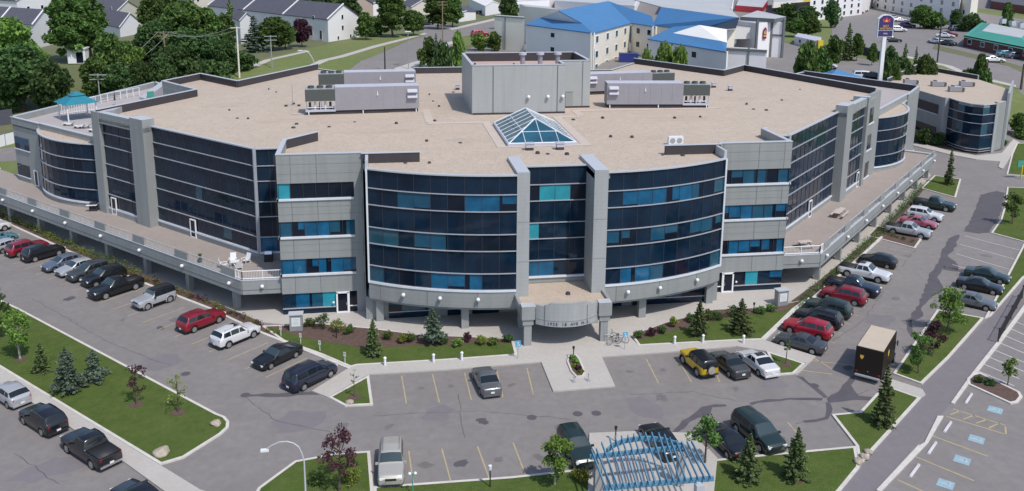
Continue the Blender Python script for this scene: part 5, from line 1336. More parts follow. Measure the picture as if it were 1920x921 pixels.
# shrubs
def shrub(h, rad, leaf, seed, n=16, per=34, ls=.085):
    r = random.Random(seed); tk = MB(); cr = MB()
    for i in range(5):
        a = i*1.3; tk.tube((0, 0, -.05), (math.cos(a)*rad*.5, math.sin(a)*rad*.5, h*.6), .02, 'bark', .008, n=4, caps=False)
    for i in range(n):
        d = rpt(r); c = Vector((d.x*rad*.75, d.y*rad*.75, h*.5+d.z*h*.34)); cl = rad*.38
        for _ in range(per):
            e = rpt(r); leafquad(cr, c+Vector((e.x*cl, e.y*cl, e.z*cl*.8)), ls, r, leaf)
    return tk, cr
def mkshrub(h, rad, leaf, seed, label, px, group='shrubs in the front planting beds'):
    tk, cr = shrub(h, rad, leaf, seed); root = empty('shrub'); tag(root, label, 'shrub', group); tk.build('stems', root); cr.build('foliage', root)
    return at(root, px, seed, 1, lambda a, b: G(a, b, KH))
for h, rad, leaf, px, lab in (
 (1.7, .95, 'leaf_dark', (606, 616), 'dark green shrub left of the yellow green one by the left corner block'),
 (1.35, .9, 'leaf_olive', (632, 622), 'yellow green shrub between two darker ones by the left corner block'),
 (1.0, .7, 'leaf_green', (655, 626), 'low green shrub just left of the tall dark spruce'),
 (.9, .7, 'leaf_green', (728, 636), 'low shrub at the foot of the tall dark spruce, right side'),
 (1.1, .7, 'leaf_green', (770, 640), 'green shrub left of the grey green spruce'),
 (1.0, .6, 'leaf_bright', (858, 650), 'yellow green shrub left of the purple one before the bay column'),
 (1.1, .5, 'leaf_purple', (877, 641), 'purple shrub at the foot of the left bay column'),
 (1.1, .6, 'leaf_olive', (902, 646), 'olive shrub right of the purple one under the left bay'),
 (.9, .55, 'leaf_dark', (952, 642), 'dark round shrub at the right end of the left bed'),
 (.9, .6, 'leaf_green', (1196, 634), 'green shrub nearest the bicycles'),
 (.8, .6, 'leaf_dark', (1240, 624), 'dark low shrub second from the bicycles'),
 (1.3, .6, 'leaf_olive', (1264, 612), 'upright olive shrub in the right bed'),
 (1.2, .7, 'leaf_dark', (1297, 604), 'dark shrub behind the left spruce of the right lawn'),
 (1.1, .8, 'leaf_dark', (1345, 600), 'dark shrub between the two right hand spruces'),
 (.9, .7, 'leaf_green', (1424, 588), 'green shrub left of its neighbour below the right ribbon windows'),
 (1.0, .7, 'leaf_green', (1446, 584), 'green shrub beside the right information pillar'),
 (1.0, .7, 'leaf_green', (582, 612), 'green shrub directly beside the left grey pillar'),
 (.9, .6, 'leaf_olive', (756, 642), 'small olive shrub in the mulch between the two front spruces'),
 (.8, .6, 'leaf_dark', (832, 646), 'low dark shrub right of the grey green spruce'),
 (.8, .6, 'leaf_bright', (925, 648), 'bright shrub left of the dark round one under the left bay'),
 (.9, .6, 'leaf_purple', (1222, 630), 'reddish shrub between the first two green ones by the bicycles'),
 (1.2, .8, 'leaf_green', (1326, 600), 'green shrub behind the left spruce, right side'),
 (1.3, .8, 'leaf_dark', (1372, 594), 'tall dark shrub behind the right spruce'),
 (1.0, .8, 'leaf_green', (596, 905), 'light green shrub left of the purple tree on the bottom left lawn'),
 (1.1, .9, 'leaf_olive', (658, 905), 'olive shrub right of the purple tree on the bottom left lawn'),
 (1.0, .9, 'leaf_olive', (1092, 903), 'olive shrub between the bottom leafy tree and the pergola'),
 (.5, .5, 'leaf_dark', (1836, 716), 'left of two low dark shrubs in the side lot island'),
 (.5, .5, 'leaf_dark', (1857, 722), 'right of two low dark shrubs in the side lot island'),
 ): mkshrub(h, rad, leaf, int(px[0]), lab, px)
# hedges: rows of clumps along the two long beds
def hedge(pts, name, label, leaf, h=.6, w=.55, seed=5, step=.55, leaf2=None):
    r = random.Random(seed); cr = MB()
    P = [G(*p, KH) for p in pts]
    for i in range(len(P)-1):
        a, b = P[i], P[i+1]; m = max(1, int((b-a).length/step))
        for j in range(m):
            if r.random() < .10: continue
            c = a.lerp(b, (j+r.random())/m)+Vector((r.uniform(-.25, .25), r.uniform(-.25, .25), 0)); hh = h*r.uniform(.5, 1.4); lk = leaf2 if (leaf2 and r.random() < .4) else leaf
            for _ in range(46):
                e = rpt(r); leafquad(cr, c+Vector((e.x*w*.7, e.y*w*.7, hh*.5+e.z*hh*.5)), .08, r, lk)
    o = cr.build(name); tag(o, label, 'hedge'); return o
hedge([(-100, 352), (0, 403), (150, 472), (264, 519)], 'hedge', 'loose green hedge in the long bed behind the far left parked cars', 'leaf_olive', 1.1, .75, 5, .42, leaf2='leaf_green')
hedge([(270, 524), (396, 571), (482, 611), (520, 628)], 'hedge', 'low reddish and green planting behind the silver off-roader and red car', 'leaf_olive', .65, .55, 6, .6, leaf2='leaf_purple')
hedge([(1498, 578), (1528, 548), (1545, 534)], 'hedge', 'dark green hedge in the bed behind the lower cars of the right row', 'leaf_dark', 1.0, .75, 7, .42)
hedge([(1548, 531), (1606, 478), (1648, 440)], 'hedge', 'patchy green hedge below the right terrace behind the white pickup', 'leaf_green', .95, .7, 8, .42, leaf2='leaf_dark')
hedge([(1652, 434), (1694, 392), (1728, 354)], 'hedge', 'dark hedge below the far end of the right terrace', 'leaf_dark', 1.2, .8, 9, .42)
hedge([(1640, 432), (1714, 456)], 'hedge', 'low dark hedge on the kerbed island before the pale silver pickup', 'leaf_dark', .5, .5, 10, .5)
# mulch rings
for px in ((38, 674), (79, 698), (129, 733), (178, 715), (256, 758), (334, 773), (700, 667), (1490, 898), (1402, 899), (1655, 796), (665, 745), (1473, 683)):
    p = G(*px, KH); r = random.Random(px[0]); n = 12
    sheet('mulch_ring', [(p.x+.6*r.uniform(.75, 1.2)*math.cos(2*math.pi*i/n), p.y+.6*r.uniform(.75, 1.2)*math.sin(2*math.pi*i/n)) for i in range(n)], 'mulch', KH+.012)
# boulders
def boulder(px, s, seed, label):
    r = random.Random(seed); bm = bmesh.new(); bmesh.ops.create_icosphere(bm, subdivisions=3, radius=1)
    from mathutils import noise
    for v in bm.verts:
        n = noise.noise(v.co*1.1+Vector((seed, 0, 0)))*.35+noise.noise(v.co*3+Vector((0, seed, 0)))*.10
        v.co *= 1+n; v.co.z = max(-.25, v.co.z*.62)
    me = bpy.data.meshes.new('boulder'); bm.to_mesh(me); bm.free(); me.materials.append(M['stone'])
    me.polygons.foreach_set('use_smooth', [True]*len(me.polygons))
    o = bpy.data.objects.new('boulder', me); C.objects.link(o); p = G(*px, KH); o.location = (p.x, p.y, KH+s*.12); o.scale = (s, s*.85, s*.9); o.rotation_euler.z = seed
    tag(o, label, 'boulder', 'landscape boulders'); return o
boulder((303, 850), .66, 1, 'large pale boulder at the tip of the street lawn by the pavement')
boulder((405, 795), .48, 2, 'smaller tan boulder in the rounded corner of the street lawn')
boulder((655, 755), .38, 3, 'pale boulder on the triangular grass island')
boulder((1609, 866), .42, 4, 'lowest of three rocks beside the footpath')
boulder((1619, 857), .38, 5, 'middle of three rocks beside the footpath')
boulder((1628, 848), .34, 6, 'highest of three rocks beside the footpath')

# ================================================================== SITE FURNITURE
def pillar_sign(px, label, rz):
    o = empty('information_pillar'); tag(o, label, 'sign', 'information pillars by the corner blocks'); mb = MB()
    mb.box((0, 0, .85), (1.25, .75, 1.7), 'cladding'); mb.build('casing', o)
    mb = MB(); mb.box((0, 0, 1.74), (1.45, .95, .10), 'coping'); mb.build('cap', o)
    mb = MB(); mb.box((0, -.385, .95), (.85, .03, .9), 'white_metal')
    for i in range(5): mb.box((0, -.403, 1.25-i*.14), (.6, .008, .03), 'grey_metal')
    mb.build('sign_panel', o); at(o, px, rz, 1, lambda a, b: G(a, b, KH))
pillar_sign((556, 618), 'grey pillar with white notice panel at the left end of the front lawn', 0)
pillar_sign((1464, 571), 'grey pillar with white notice panel by the right corner block', R(8))
def bollard(px, label):
    o = empty('bollard_light'); tag(o, label, 'bollard', 'white bollard lights along the front walk'); mb = MB()
    mb.tube((0, 0, 0), (0, 0, .62), .11, 'white_metal', n=12); mb.build('post', o)
    mb = MB(); mb.tube((0, 0, .62), (0, 0, .74), .13, 'headlight', n=12); mb.build('lens', o)
    mb = MB(); mb.tube((0, 0, .74), (0, 0, .86), .16, 'white_metal', .04, n=12); mb.build('cap', o); at(o, px, 0, 1, lambda a, b: G(a, b, KH))
for px, l in (((722, 685), 'leftmost bollard light, at the left end of the front walk'), ((813, 679), 'second bollard light from the left on the front walk'), ((866, 675), 'bollard light above the lone grey sedan'),
              ((1265, 645), 'bollard light right of the entrance, nearest the bicycles'), ((1318, 642), 'bollard light above the yellow off-roader'), ((1394, 643), 'bollard light above the white sedan')): bollard(px, l)
def stall_sign(px, label):
    o = empty('stall_sign'); tag(o, label, 'sign', 'small white stall signs on the front lawn'); mb = MB()
    mb.tube((0, 0, 0), (0, 0, 1.0), .03, 'white_metal', n=6); mb.build('post', o)
    mb = MB(); mb.box((0, -.03, .85), (.30, .02, .42), 'white_metal'); mb.box((0, -.043, .9), (.2, .006, .08), 'sign_red'); mb.build('sign_plate', o); at(o, px, R(-40), 1, lambda a, b: G(a, b, KH))
for px, l in (((527, 630), 'leftmost stall sign, nearest the grey pillar'), ((564, 644), 'second stall sign from the pillar'), ((600, 658), 'third stall sign from the pillar'), ((647, 680), 'stall sign nearest the navy van')): stall_sign(px, l)
def access_sign(px, label):
    o = empty('accessible_parking_sign'); tag(o, label, 'sign', 'blue accessible parking signs'); mb = MB()
    mb.tube((0, 0, 0), (0, 0, 1.7), .03, 'grey_metal', n=6); mb.build('post', o)
    mb = MB(); mb.box((0, -.04, 1.5), (.5, .02, .62), 'sign_blue')
    for c, s in (((.0, 1.65), (.09, .09)), ((.0, 1.5), (.06, .2)), ((.06, 1.42), (.18, .05)), ((.13, 1.34), (.05, .14))): mb.box((c[0], -.055, c[1]), (s[0], .008, s[1]), 'white_metal')
    for k in range(7):
        t0 = R(150+k*30); t1 = R(180+k*30); mb.tube((.0+.11*math.cos(t0), -.055, 1.38+.11*math.sin(t0)), (.0+.11*math.cos(t1), -.055, 1.38+.11*math.sin(t1)), .014, 'white_metal', n=4)
    mb.build('sign_plate', o); at(o, px, 0, 1, lambda a, b: G(a, b, KH))
access_sign((971, 672), 'blue accessible parking sign left of the entrance canopy'); access_sign((1171, 655), 'blue accessible parking sign beside the bicycles')
def garden_light(px, label, h=1.1, white=False):
    o = empty('garden_light'); tag(o, label, 'lamp', 'short garden lamps'); mb = MB(); mb.tube((0, 0, 0), (0, 0, h*.8), .05, 'black_plastic', n=8); mb.build('post', o)
    mb = MB(); mb.tube((0, 0, h*.8), (0, 0, h), .10, 'white_metal' if white else 'black_plastic', .13, n=8); mb.build('lamp_head', o); at(o, px, 0, 1, lambda a, b: G(a, b, KH))
garden_light((631, 634), 'short black lamp on the front lawn below the yellow green shrub'); garden_light((1413, 586), 'short black lamp on the right lawn near the right pillar'); garden_light((1075, 672), 'short black lamp at the head of the planted island', 1.2)
garden_light((919, 913), 'black lamp with white head at the bottom kerb', 1.7, True); garden_light((1154, 828), 'short black lamp at the top edge of the pergola pad', 1.3)
def globe(px, label):
    o = empty('twin_globe_lamp'); tag(o, label, 'lamp'); mb = MB(); mb.tube((0, 0, 0), (0, 0, 1.6), .035, 'green_roof', n=8); mb.tube((-.2, 0, 1.5), (.2, 0, 1.5), .025, 'green_roof', n=6); mb.build('post', o)
    for s in (-.2, .2): mb = MB(); mb.ball((s, 0, 1.6), .12, 'white_metal', 10); mb.build('globe', o, smooth=True)
    at(o, px, 0, 1, lambda a, b: G(a, b, KH))
globe((774, 926), 'slim lamp with two white globes in front of the gold wagon')
# planted island in the entrance square
ip = [G(*p, .125) for p in ((1065, 668), (1081, 667), (1088, 676), (1098, 700), (1094, 708), (1080, 709), (1070, 698), (1063, 680))]
sheet('planting_bed', [(p.x, p.y) for p in ip], 'mulch', .27, thick=.15, kmat='kerb', kw=.16)
for i, (px, lf, h) in enumerate((((1073, 676), 'leaf_bright', .6), ((1080, 683), 'leaf_bright', .6), ((1078, 690), 'leaf_olive', .45), ((1088, 700), 'leaf_olive', .35), ((1084, 696), 'leaf_purple', .6))):
    mkshrub(h, .38, lf, 400+i, ('bright green clump nearest the lamp in the entrance island', 'bright green clump in the middle of the entrance island', 'olive clump in the entrance island', 'low olive clump at the foot of the entrance island', 'purple clump in the entrance island')[i], px, 'clumps in the entrance island')
def bollard_small(px, label):
    o = empty('steel_bollard'); tag(o, label, 'bollard', 'steel bollards below the entrance island'); mb = MB(); mb.tube((0, 0, 0), (0, 0, .7), .06, 'chrome', n=8); mb.build('post', o); mb = MB(); mb.box((0, 0, .02), (.35, .35, .03), 'grey_metal'); mb.build('base_plate', o); at(o, px, .3, 1, lambda a, b: G(a, b, .125))
bollard_small((1076, 716), 'left steel bollard on the entrance square'); bollard_small((1103, 714), 'right steel bollard on the entrance square')
# bicycles and rack
def bicycle(P, rz, col, label):
    o = empty('bicycle'); tag(o, label, 'bicycle', 'bicycles at the rack')
    for x in (-.5, .5):
        w = MB()
        for k in range(18):
            a, b = 2*math.pi*k/18, 2*math.pi*(k+1)/18
            w.tube((x+.33*math.cos(a), 0, .34+.33*math.sin(a)), (x+.33*math.cos(b), 0, .34+.33*math.sin(b)), .022, 'tyre', n=5, caps=False)
        for k in range(6): a = math.pi*k/6; w.tube((x+.32*math.cos(a), 0, .34+.32*math.sin(a)), (x-.32*math.cos(a), 0, .34-.32*math.sin(a)), .004, 'chrome', n=3, caps=False)
        w.build('wheel', o)
    f = MB()
    for a, b in (((-.5, .34), (-.12, .30)), ((-.12, .30), (-.25, .80)), ((-.25, .80), (-.5, .34)), ((-.22, .75), (.32, .78)), ((-.12, .30), (.34, .72)), ((.5, .34), (.30, .95))): f.tube((a[0], 0, a[1]), (b[0], 0, b[1]), .02, col, n=6)
    f.build('frame', o)
    f = MB(); f.box((-.27, 0, .86), (.26, .12, .06), 'black_plastic'); f.build('saddle', o); f = MB(); f.tube((.3, -.26, .97), (.3, .26, .97), .016, 'black_plastic', n=6); f.build('handlebar', o)
    o.location = P; o.rotation_euler.z = rz
p = G(1151, 646, .125)
bicycle(p, R(15), 'grey_metal', 'bicycle with its wheels broadside, leftmost at the rack'); bicycle(p+Vector((.75, .35, 0)), R(-25), 'black_plastic', 'dark bicycle leaning at the right of the rack'); bicycle(p+Vector((-.2, 1.2, 0)), R(5), 'green_roof', 'dark green bicycle behind the other two')
rk = MB(); q = p+Vector((.2, .7, 0))
for i in range(5):
    x = q.x-.9+i*.45; rk.tube((x, q.y, q.z), (x, q.y, q.z+.75), .022, 'chrome', n=6)
rk.tube((q.x-.95, q.y, q.z+.75), (q.x+.95, q.y, q.z+.75), .025, 'chrome', n=6); rk.tube((q.x-.95, q.y, q.z+.1), (q.x+.95, q.y, q.z+.1), .025, 'chrome', n=6); o = rk.build('bicycle_rack'); tag(o, 'low steel rack behind the bicycles right of the canopy', 'bike rack')
# big curved street lamp, bottom left
sl_ = empty('street_lamp'); tag(sl_, 'tall white street lamp with a curved arm over the bottom left lawn', 'street lamp')
b0 = AtD(580, 1040, depth(G(580, 1040).x, G(580, 1040).y)); b0 = G(578, 1035); zt = rowz(b0, 866)
mb = MB(); mb.tube((b0.x, b0.y, 0), (b0.x, b0.y, zt), .08, 'coping', .05, n=10)
D_l = depth(b0.x, b0.y); pr_ = Vector((b0.x, b0.y, zt)); pts = [pr_]
for px, py in ((566, 850), (560, 838), (550, 831), (538, 828), (524, 829), (510, 835), (500, 842)): pts.append(AtD(px, py, D_l))
for a, b in zip(pts, pts[1:]): mb.tube(a, b, .045, 'coping', .042, n=8)
mb.build('post', sl_)
mb = MB(); e = pts[-1]; mb.box((e.x-.12, e.y, e.z-.08), (.5, .2, .14), 'white_metal', 0); mb.build('lamp_head', sl_)
# pergola
pg = empty('pergola'); tag(pg, 'sky blue pergola of slanting beams over the pale pad at the bottom edge', 'pergola')
ZG = 3.0
def PG(px, py, z=ZG): return G(px, py, z)
pl_ = [PG(1110, 857), PG(1275, 832)]
def beam(mb, a, b, w, h, k='pergola_blue'):
    d = (b-a); rz = math.atan2(d.y, d.x); L = Vector((d.x, d.y)).length; c = (a+b)/2
    mb.box((c.x, c.y, c.z), (L, w, h), k, rz)
mb = MB(); beam(mb, PG(1106, 857, ZG-.25), PG(1283, 838, ZG-.25), .16, .34); mb.build('cross_beam', pg)
mb = MB(); a, b = PG(1133, 915, ZG-.25), PG(1338, 897, ZG-.25); beam(mb, a, b, .16, .34); mb.build('cross_beam', pg)
# curved back beam
cb = [(1138, 845), (1150, 835), (1170, 827), (1195, 823), (1220, 822), (1245, 825), (1265, 831), (1283, 838)]
mb = MB()
for a, b in zip(cb, cb[1:]): beam(mb, PG(*a, ZG-.25), PG(*b, ZG-.25), .16, .34)
mb.build('cross_beam', pg)
n = 18
for i in range(n):
    f = i/(n-1); bx = 1137+(1334-1137)*f; by = 920-f*22
    tx = (1109, 1118, 1128, 1143, 1153, 1165, 1177, 1188, 1199, 1210, 1222, 1235, 1246, 1256, 1268, 1278, 1288, 1296)[i]; ty = (844, 842, 830, 822, 819, 818, 817, 815, 813, 812, 812, 813, 816, 822, 828, 829, 828, 827)[i]
    mb = MB(); beam(mb, PG(tx, ty), PG(bx, by), .07, .20); mb.build('rafter', pg)
for px in ((1122, 856), (1278, 842)): 
    p = PG(*px); mb = MB(); mb.box((p.x, p.y, 1.35), (.5, .5, 2.55), 'concrete_wall'); mb.build('post', pg)
for px in ((1150, 914), (1312, 898)):
    p = PG(*px); mb = MB(); mb.box((p.x, p.y, 1.35), (.55, .55, 2.55), 'coping'); mb.build('post', pg)
# terrace furniture
ZT = 3.8
def chair(P, rz, label):
    o = empty('deck_chair'); tag(o, label, 'chair', 'white deck chairs on the left terrace'); mb = MB()
    mb.hexa([(-.3, -.3, .3), (.3, -.3, .3), (.3, .3, .22), (-.3, .3, .22), (-.3, -.3, .34), (.3, -.3, .34), (.3, .3, .26), (-.3, .3, .26)], 'white_metal'); mb.build('seat', o)
    mb = MB(); mb.hexa([(-.3, .26, .25), (.3, .26, .25), (.3, .30, .25), (-.3, .30, .25), (-.32, .5, 1.0), (.32, .5, 1.0), (.32, .54, 1.0), (-.32, .54, 1.0)], 'white_metal'); mb.build('backrest', o)
    for s in (-1, 1):
        mb = MB(); mb.box((s*.36, -.02, .52), (.12, .7, .03), 'white_metal'); mb.build('armrest', o)
        for y in (-.3, .3): mb = MB(); mb.box((s*.33, y, .25), (.05, .06, .5), 'white_metal'); mb.build('leg', o)
    o.location = P; o.rotation_euler.z = rz
def table(P, label, w=.8, rz=0, k='white_metal', h=.55):
    o = empty('low_table'); tag(o, label, 'table'); mb = MB(); mb.box((0, 0, h), (w, w, .04), k); mb.build('table_top', o)
    for a in (-1, 1):
        for b in (-1, 1): mb = MB(); mb.box((a*w*.42, b*w*.42, h/2), (.05, .05, h), k); mb.build('leg', o)
    o.location = P; o.rotation_euler.z = rz
c = G(441, 499, ZT)
table(c, 'low white table between the deck chairs on the left terrace', .9)
for i, (dx, dy, rz, l) in enumerate(((-.4, 1.1, 0, 'back left'), (1.0, .9, -40, 'back right'), (-1.1, -.3, 100, 'front left'), (.5, -1.0, 200, 'front right'))):
    chair(c+Vector((dx, dy, 0)), R(rz), l+' white deck chair around the low terrace table')
g = empty('barbecue'); tag(g, 'black barbecue with steel lid beside the left corner block', 'barbecue'); mb = MB(); mb.box((0, 0, .45), (.9, .55, .9), 'black_plastic'); mb.build('cabinet', g)
mb = MB(); mb.hexa([(-.4, -.27, .9), (.4, -.27, .9), (.4, .27, .9), (-.4, .27, .9), (-.36, -.12, 1.2), (.36, -.12, 1.2), (.36, .2, 1.2), (-.36, .2, 1.2)], 'chrome'); mb.build('lid', g); g.location = G(504, 490, ZT)
g = empty('covered_barbecue'); tag(g, 'barbecue under a dark cover with pale shelf beside the left curved bay', 'barbecue'); mb = MB(); mb.hexa([(-.5, -.35, 0), (.5, -.35, 0), (.5, .35, 0), (-.5, .35, 0), (-.4, -.28, 1.1), (.4, -.28, 1.1), (.4, .28, 1.1), (-.4, .28, 1.1)], 'fabric_dark'); mb.build('cover', g)
mb = MB(); mb.box((-.1, -.4, .85), (1.3, .5, .05), 'white_metal'); mb.build('shelf', g); g.location = G(176, 395, ZT)
g = empty('plant_pot'); tag(g, 'dark potted shrub behind the railing at the middle of the left terrace', 'plant'); mb = MB(); mb.tube((0, 0, 0), (0, 0, .4), .2, 'black_plastic', .26, n=10); mb.build('pot', g); tk, cr = shrub(.9, .3, 'leaf_dark', 77, 8, 20, .07); f = cr.build('foliage', g); f.location.z = .3; g.location = G(375, 492, ZT)
def picnic(px, rz, L, label):
    o = empty('picnic_table'); tag(o, label, 'picnic table', 'picnic tables on the right terrace'); mb = MB(); mb.box((0, 0, .74), (L, .75, .05), 'wood_pale'); mb.build('table_top', o)
    for s in (-.72, .72): mb = MB(); mb.box((0, s, .44), (L, .28, .05), 'wood_pale'); mb.build('bench_seat', o)
    for x in (-L*.38, L*.38):
        mb = MB(); mb.tube((x, -.7, 0), (x, .25, .72), .04, 'wood', n=5); mb.tube((x, .7, 0), (x, -.25, .72), .04, 'wood', n=5); mb.tube((x, -.8, .42), (x, .8, .42), .03, 'wood', n=5); mb.build('trestle', o)
    o.location = G(*px, ZT); o.rotation_euler.z = rz
picnic((1574, 405), R(47), 3.2, 'long pale picnic table in the middle of the right terrace'); picnic((1508, 464), R(8), 1.7, 'short picnic table near the corner of the right terrace')

# ================================================================== ROOFTOP
def rooftop_unit(px0, px1, back, h, label, fans_left=True, depth_=2.6, group='grey rooftop air handlers'):
    a = G(*px0, ZR+.5); b = G(*px1, ZR+.5); o = empty('rooftop_unit'); o.location = (a.x, a.y, ZR); tag(o, label, 'air handler', group)
    L = (b-a).length; rz = math.atan2(b.y-a.y, b.x-a.x); o.rotation_euler.z = rz
    fl = L*.26; x0, x1 = (fl, L) if fans_left else (0, L-fl); f0, f1 = (0, fl) if fans_left else (L-fl, L)
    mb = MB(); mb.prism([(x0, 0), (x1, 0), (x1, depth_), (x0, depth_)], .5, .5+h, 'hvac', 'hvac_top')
    n = 7
    for i in range(1, n): X = x0+(x1-x0)*i/n; mb.box((X, -.012, .5+h/2), (.03, .03, h-.1), 'grey_metal')
    mb.build('casing', o)
    mb = MB(); mb.prism([(f0, 0), (f1, 0), (f1, depth_), (f0, depth_)], .5+h*.42, .5+h*.93, 'coil', 'grey_metal'); mb.prism([(f0, -.02), (f1, -.02), (f1, depth_+.02), (f0, depth_+.02)], .38, .62, 'hvac_top')
    for X in (f0+.08, (f0+f1)/2, f1-.08):
        for Yy in (.08, depth_-.08): mb.box((X, Yy, .5+h*.24), (.12, .12, h*.5), 'hvac_top')
    mb.build('condenser', o)
    mb = MB()
    for i in range(5): X = f0+(f1-f0)*(.15+.17*i); mb.tube((X, .5, .62), (X, .5, .5+h*.36), .16, 'pipe' if i % 2 else 'black_plastic', n=10)
    mb.tube((f0+.2, .3, .9), (f1-.2, .3, .9), .07, 'pipe', n=6); mb.build('compressors', o)
    for i in range(3):
        X = f0+(f1-f0)*(.2+.3*i); mb = MB(); mb.tube((X, depth_*.5, .5+h*.93), (X, depth_*.5, .5+h*.93+.28), .42, 'coil', n=14); mb.tube((X, depth_*.5, .5+h*.93+.28), (X, depth_*.5, .5+h*.93+.30), .38, 'black_plastic', n=14); mb.build('fan', o)
    xv = x1-.9 if fans_left else x0+.9
    for zz in (.72, .48):
        mb = MB(); mb.hexa([(xv-.65, -.45, .5+h*zz), (xv+.65, -.45, .5+h*zz), (xv+.65, 0, .5+h*zz), (xv-.65, 0, .5+h*zz), (xv-.65, -.45, .5+h*zz+.08), (xv+.65, -.45, .5+h*zz+.08), (xv+.65, -.0, .5+h*zz+.42), (xv-.65, 0, .5+h*zz+.42)], 'hvac_top'); mb.build('intake_hood', o)
    mb = MB(); xm = (x0+x1)/2; mb.tube((xm, -.05, .5+h*.62), (xm, -.05, .5+h*.8), .10, 'white_metal', .03, n=6); mb.build('vent', o)
    mb = MB(); mb.box((L/2, depth_/2, .2), (L-.3, depth_-.3, .4), 'dark_membrane')
    mb.build('curb', o)
    for x in (.4, L*.5, L-.4): mb = MB(); mb.box((x, -.03, .22), (.12, .12, .44), 'white_metal'); mb.build('support', o)
rooftop_unit((573, 209), (786, 203), 0, 3.05, 'long grey air handler left of the penthouse, nearer of the pair')
rooftop_unit((598, 176), (780, 172), 0, 3.05, 'long grey air handler left of the penthouse, farther of the pair')
rooftop_unit((1138, 196), (1330, 196), 0, 2.95, 'long grey air handler right of the penthouse, nearer of the pair', False)
rooftop_unit((1100, 172), (1264, 166), 0, 2.6, 'long grey air handler right of the penthouse, farther of the pair', False)
def roofvent(px, label, s=1.0):
    o = empty('roof_fan'); tag(o, label, 'roof vent', 'small roof vents'); mb = MB(); mb.box((0, 0, .15), (.75*s, .6*s, .3), 'dark_membrane'); mb.build('curb', o)
    mb = MB(); mb.box((0, 0, .5), (.8*s, .65*s, .4), 'hvac_top'); mb.box((0, 0, .75), (.95*s, .8*s, .08), 'coping'); mb.build('hood', o); o.location = G(*px, ZR)
roofvent((993, 281), 'left of two grey vents in front of the pyramid skylight', 1.05); roofvent((1050, 280), 'right of two grey vents in front of the pyramid skylight', 1.05)
roofvent((858, 168), 'small vent on the roof just left of the penthouse', .8); roofvent((1369, 170), 'vent on the roof furthest right of the air handlers', .8); roofvent((1338, 164), 'vent just beyond the right end of the air handlers', .8)
o = empty('air_conditioner'); tag(o, 'small white air conditioner with two fans near the right front parapet', 'air conditioner')
mb = MB(); mb.box((0, 0, .5), (1.7, .5, .9), 'white_metal'); mb.build('casing', o)
for x in (-.4, .4): mb = MB(); mb.tube((x, -.26, .5), (x, -.285, .5), .3, 'grey_metal', n=12); mb.build('fan', o)
o.location = G(1266, 271, ZR)
# mast
o = empty('antenna_mast'); tag(o, 'thin mast on a weighted tripod left of the air handlers', 'antenna'); P = G(549, 198, ZR); o.location = P; mb = MB(); mb.tube((0, 0, 0), (0, 0, 2.9), .04, 'grey_metal', n=6); mb.build('mast', o)
for a in (90, 210, 330):
    mb = MB(); mb.tube((0, 0, .7), (math.cos(R(a))*1.0, math.sin(R(a))*1.0, .05), .03, 'grey_metal', n=5); mb.build('leg', o)
    mb = MB(); mb.box((math.cos(R(a))*1.0, math.sin(R(a))*1.0, .1), (.4, .3, .2), 'dark_membrane'); mb.build('ballast', o)
# stains and drains on the gravel
r = random.Random(3)
for px in ((430, 207), (465, 223), (445, 222), (504, 168), (518, 173), (550, 240), (556, 233), (617, 238), (743, 232), (800, 265), (863, 268), (815, 227), (665, 229), (1075, 225), (1265, 222), (1130, 222), (1313, 220), (1400, 196), (1413, 205), (1500, 168), (1437, 207), (1466, 188), (760, 306), (805, 306), (1145, 257), (1185, 258), (1008, 288), (1027, 289), (1063, 290), (1092, 293), (969, 297), (1280, 292), (1242, 291), (1065, 552), (805, 178), (812, 190), (823, 200), (850, 173)):
    p = G(*px, ZR); mb = MB(); s = r.uniform(.12, .3); mb.tube((0, 0, 0), (0, 0, r.uniform(.08, .25)), s, 'dark_membrane', s*.7, n=7); o = mb.build('roof_drain'); o.location = (p.x, p.y, ZR-.01) if px[1] < 500 else G(*px, 3.86)
    o.parent = OFF; o.location = o.location-OFF.location
# roof terrace: gazebo, screen, railing, chairs, stair
ZL = 12.36
gz = empty('gazebo'); tag(gz, 'teal roofed gazebo on the left roof terrace', 'gazebo'); gp_ = G(147, 222, ZL); gz.location = gp_
def hiproof(mb, s, z0, z1, k, cut=0.0):
    P = [(-s, -s, z0), (s, -s, z0), (s, s, z0), (-s, s, z0)]
    if cut: Q = [(-s*cut, -s*cut, z1), (s*cut, -s*cut, z1), (s*cut, s*cut, z1), (-s*cut, s*cut, z1)]; mb.hexa(P+Q, k)
    else:
        for i in range(4): mb.quad([P[i], P[(i+1) % 4], (0, 0, z1)], k)
        mb.quad(P[::-1], k)
gz.rotation_euler.z = R(35)
mb = MB(); hiproof(mb, 2.5, 2.5, 3.5, 'teal_roof', .32); mb.build('roof', gz)
mb = MB(); hiproof(mb, 1.0, 3.55, 4.1, 'teal_roof'); mb.build('roof_lantern', gz)
for a in (-1, 1):
    for b in (-1, 1): mb = MB(); mb.box((a*2.0, b*2.0, 1.25), (.16, .16, 2.5), 'white_metal'); mb.build('post', gz)
ps = empty('slatted_screen'); tag(ps, 'screen of white upright slats beside the gazebo', 'screen'); A, B = G(112, 216, ZL), G(181, 207, ZL); ps.location = A
mb = MB(); d = B-A
for i in range(16): q = d*(i/15); mb.box((q.x, q.y, 1.1), (.07, .07, 2.2), 'white_metal')
mb.tube((0, 0, 2.15), (d.x, d.y, 2.15), .05, 'white_metal', n=5); mb.tube((0, 0, .2), (d.x, d.y, .2), .05, 'white_metal', n=5); mb.build('slat_panel', ps)
rl = empty('terrace_railing'); tag(rl, 'white post railing along the back of the left roof terrace', 'railing'); A, B = G(190, 194, ZL), G(262, 180, ZL); rl.location = A; d = B-A
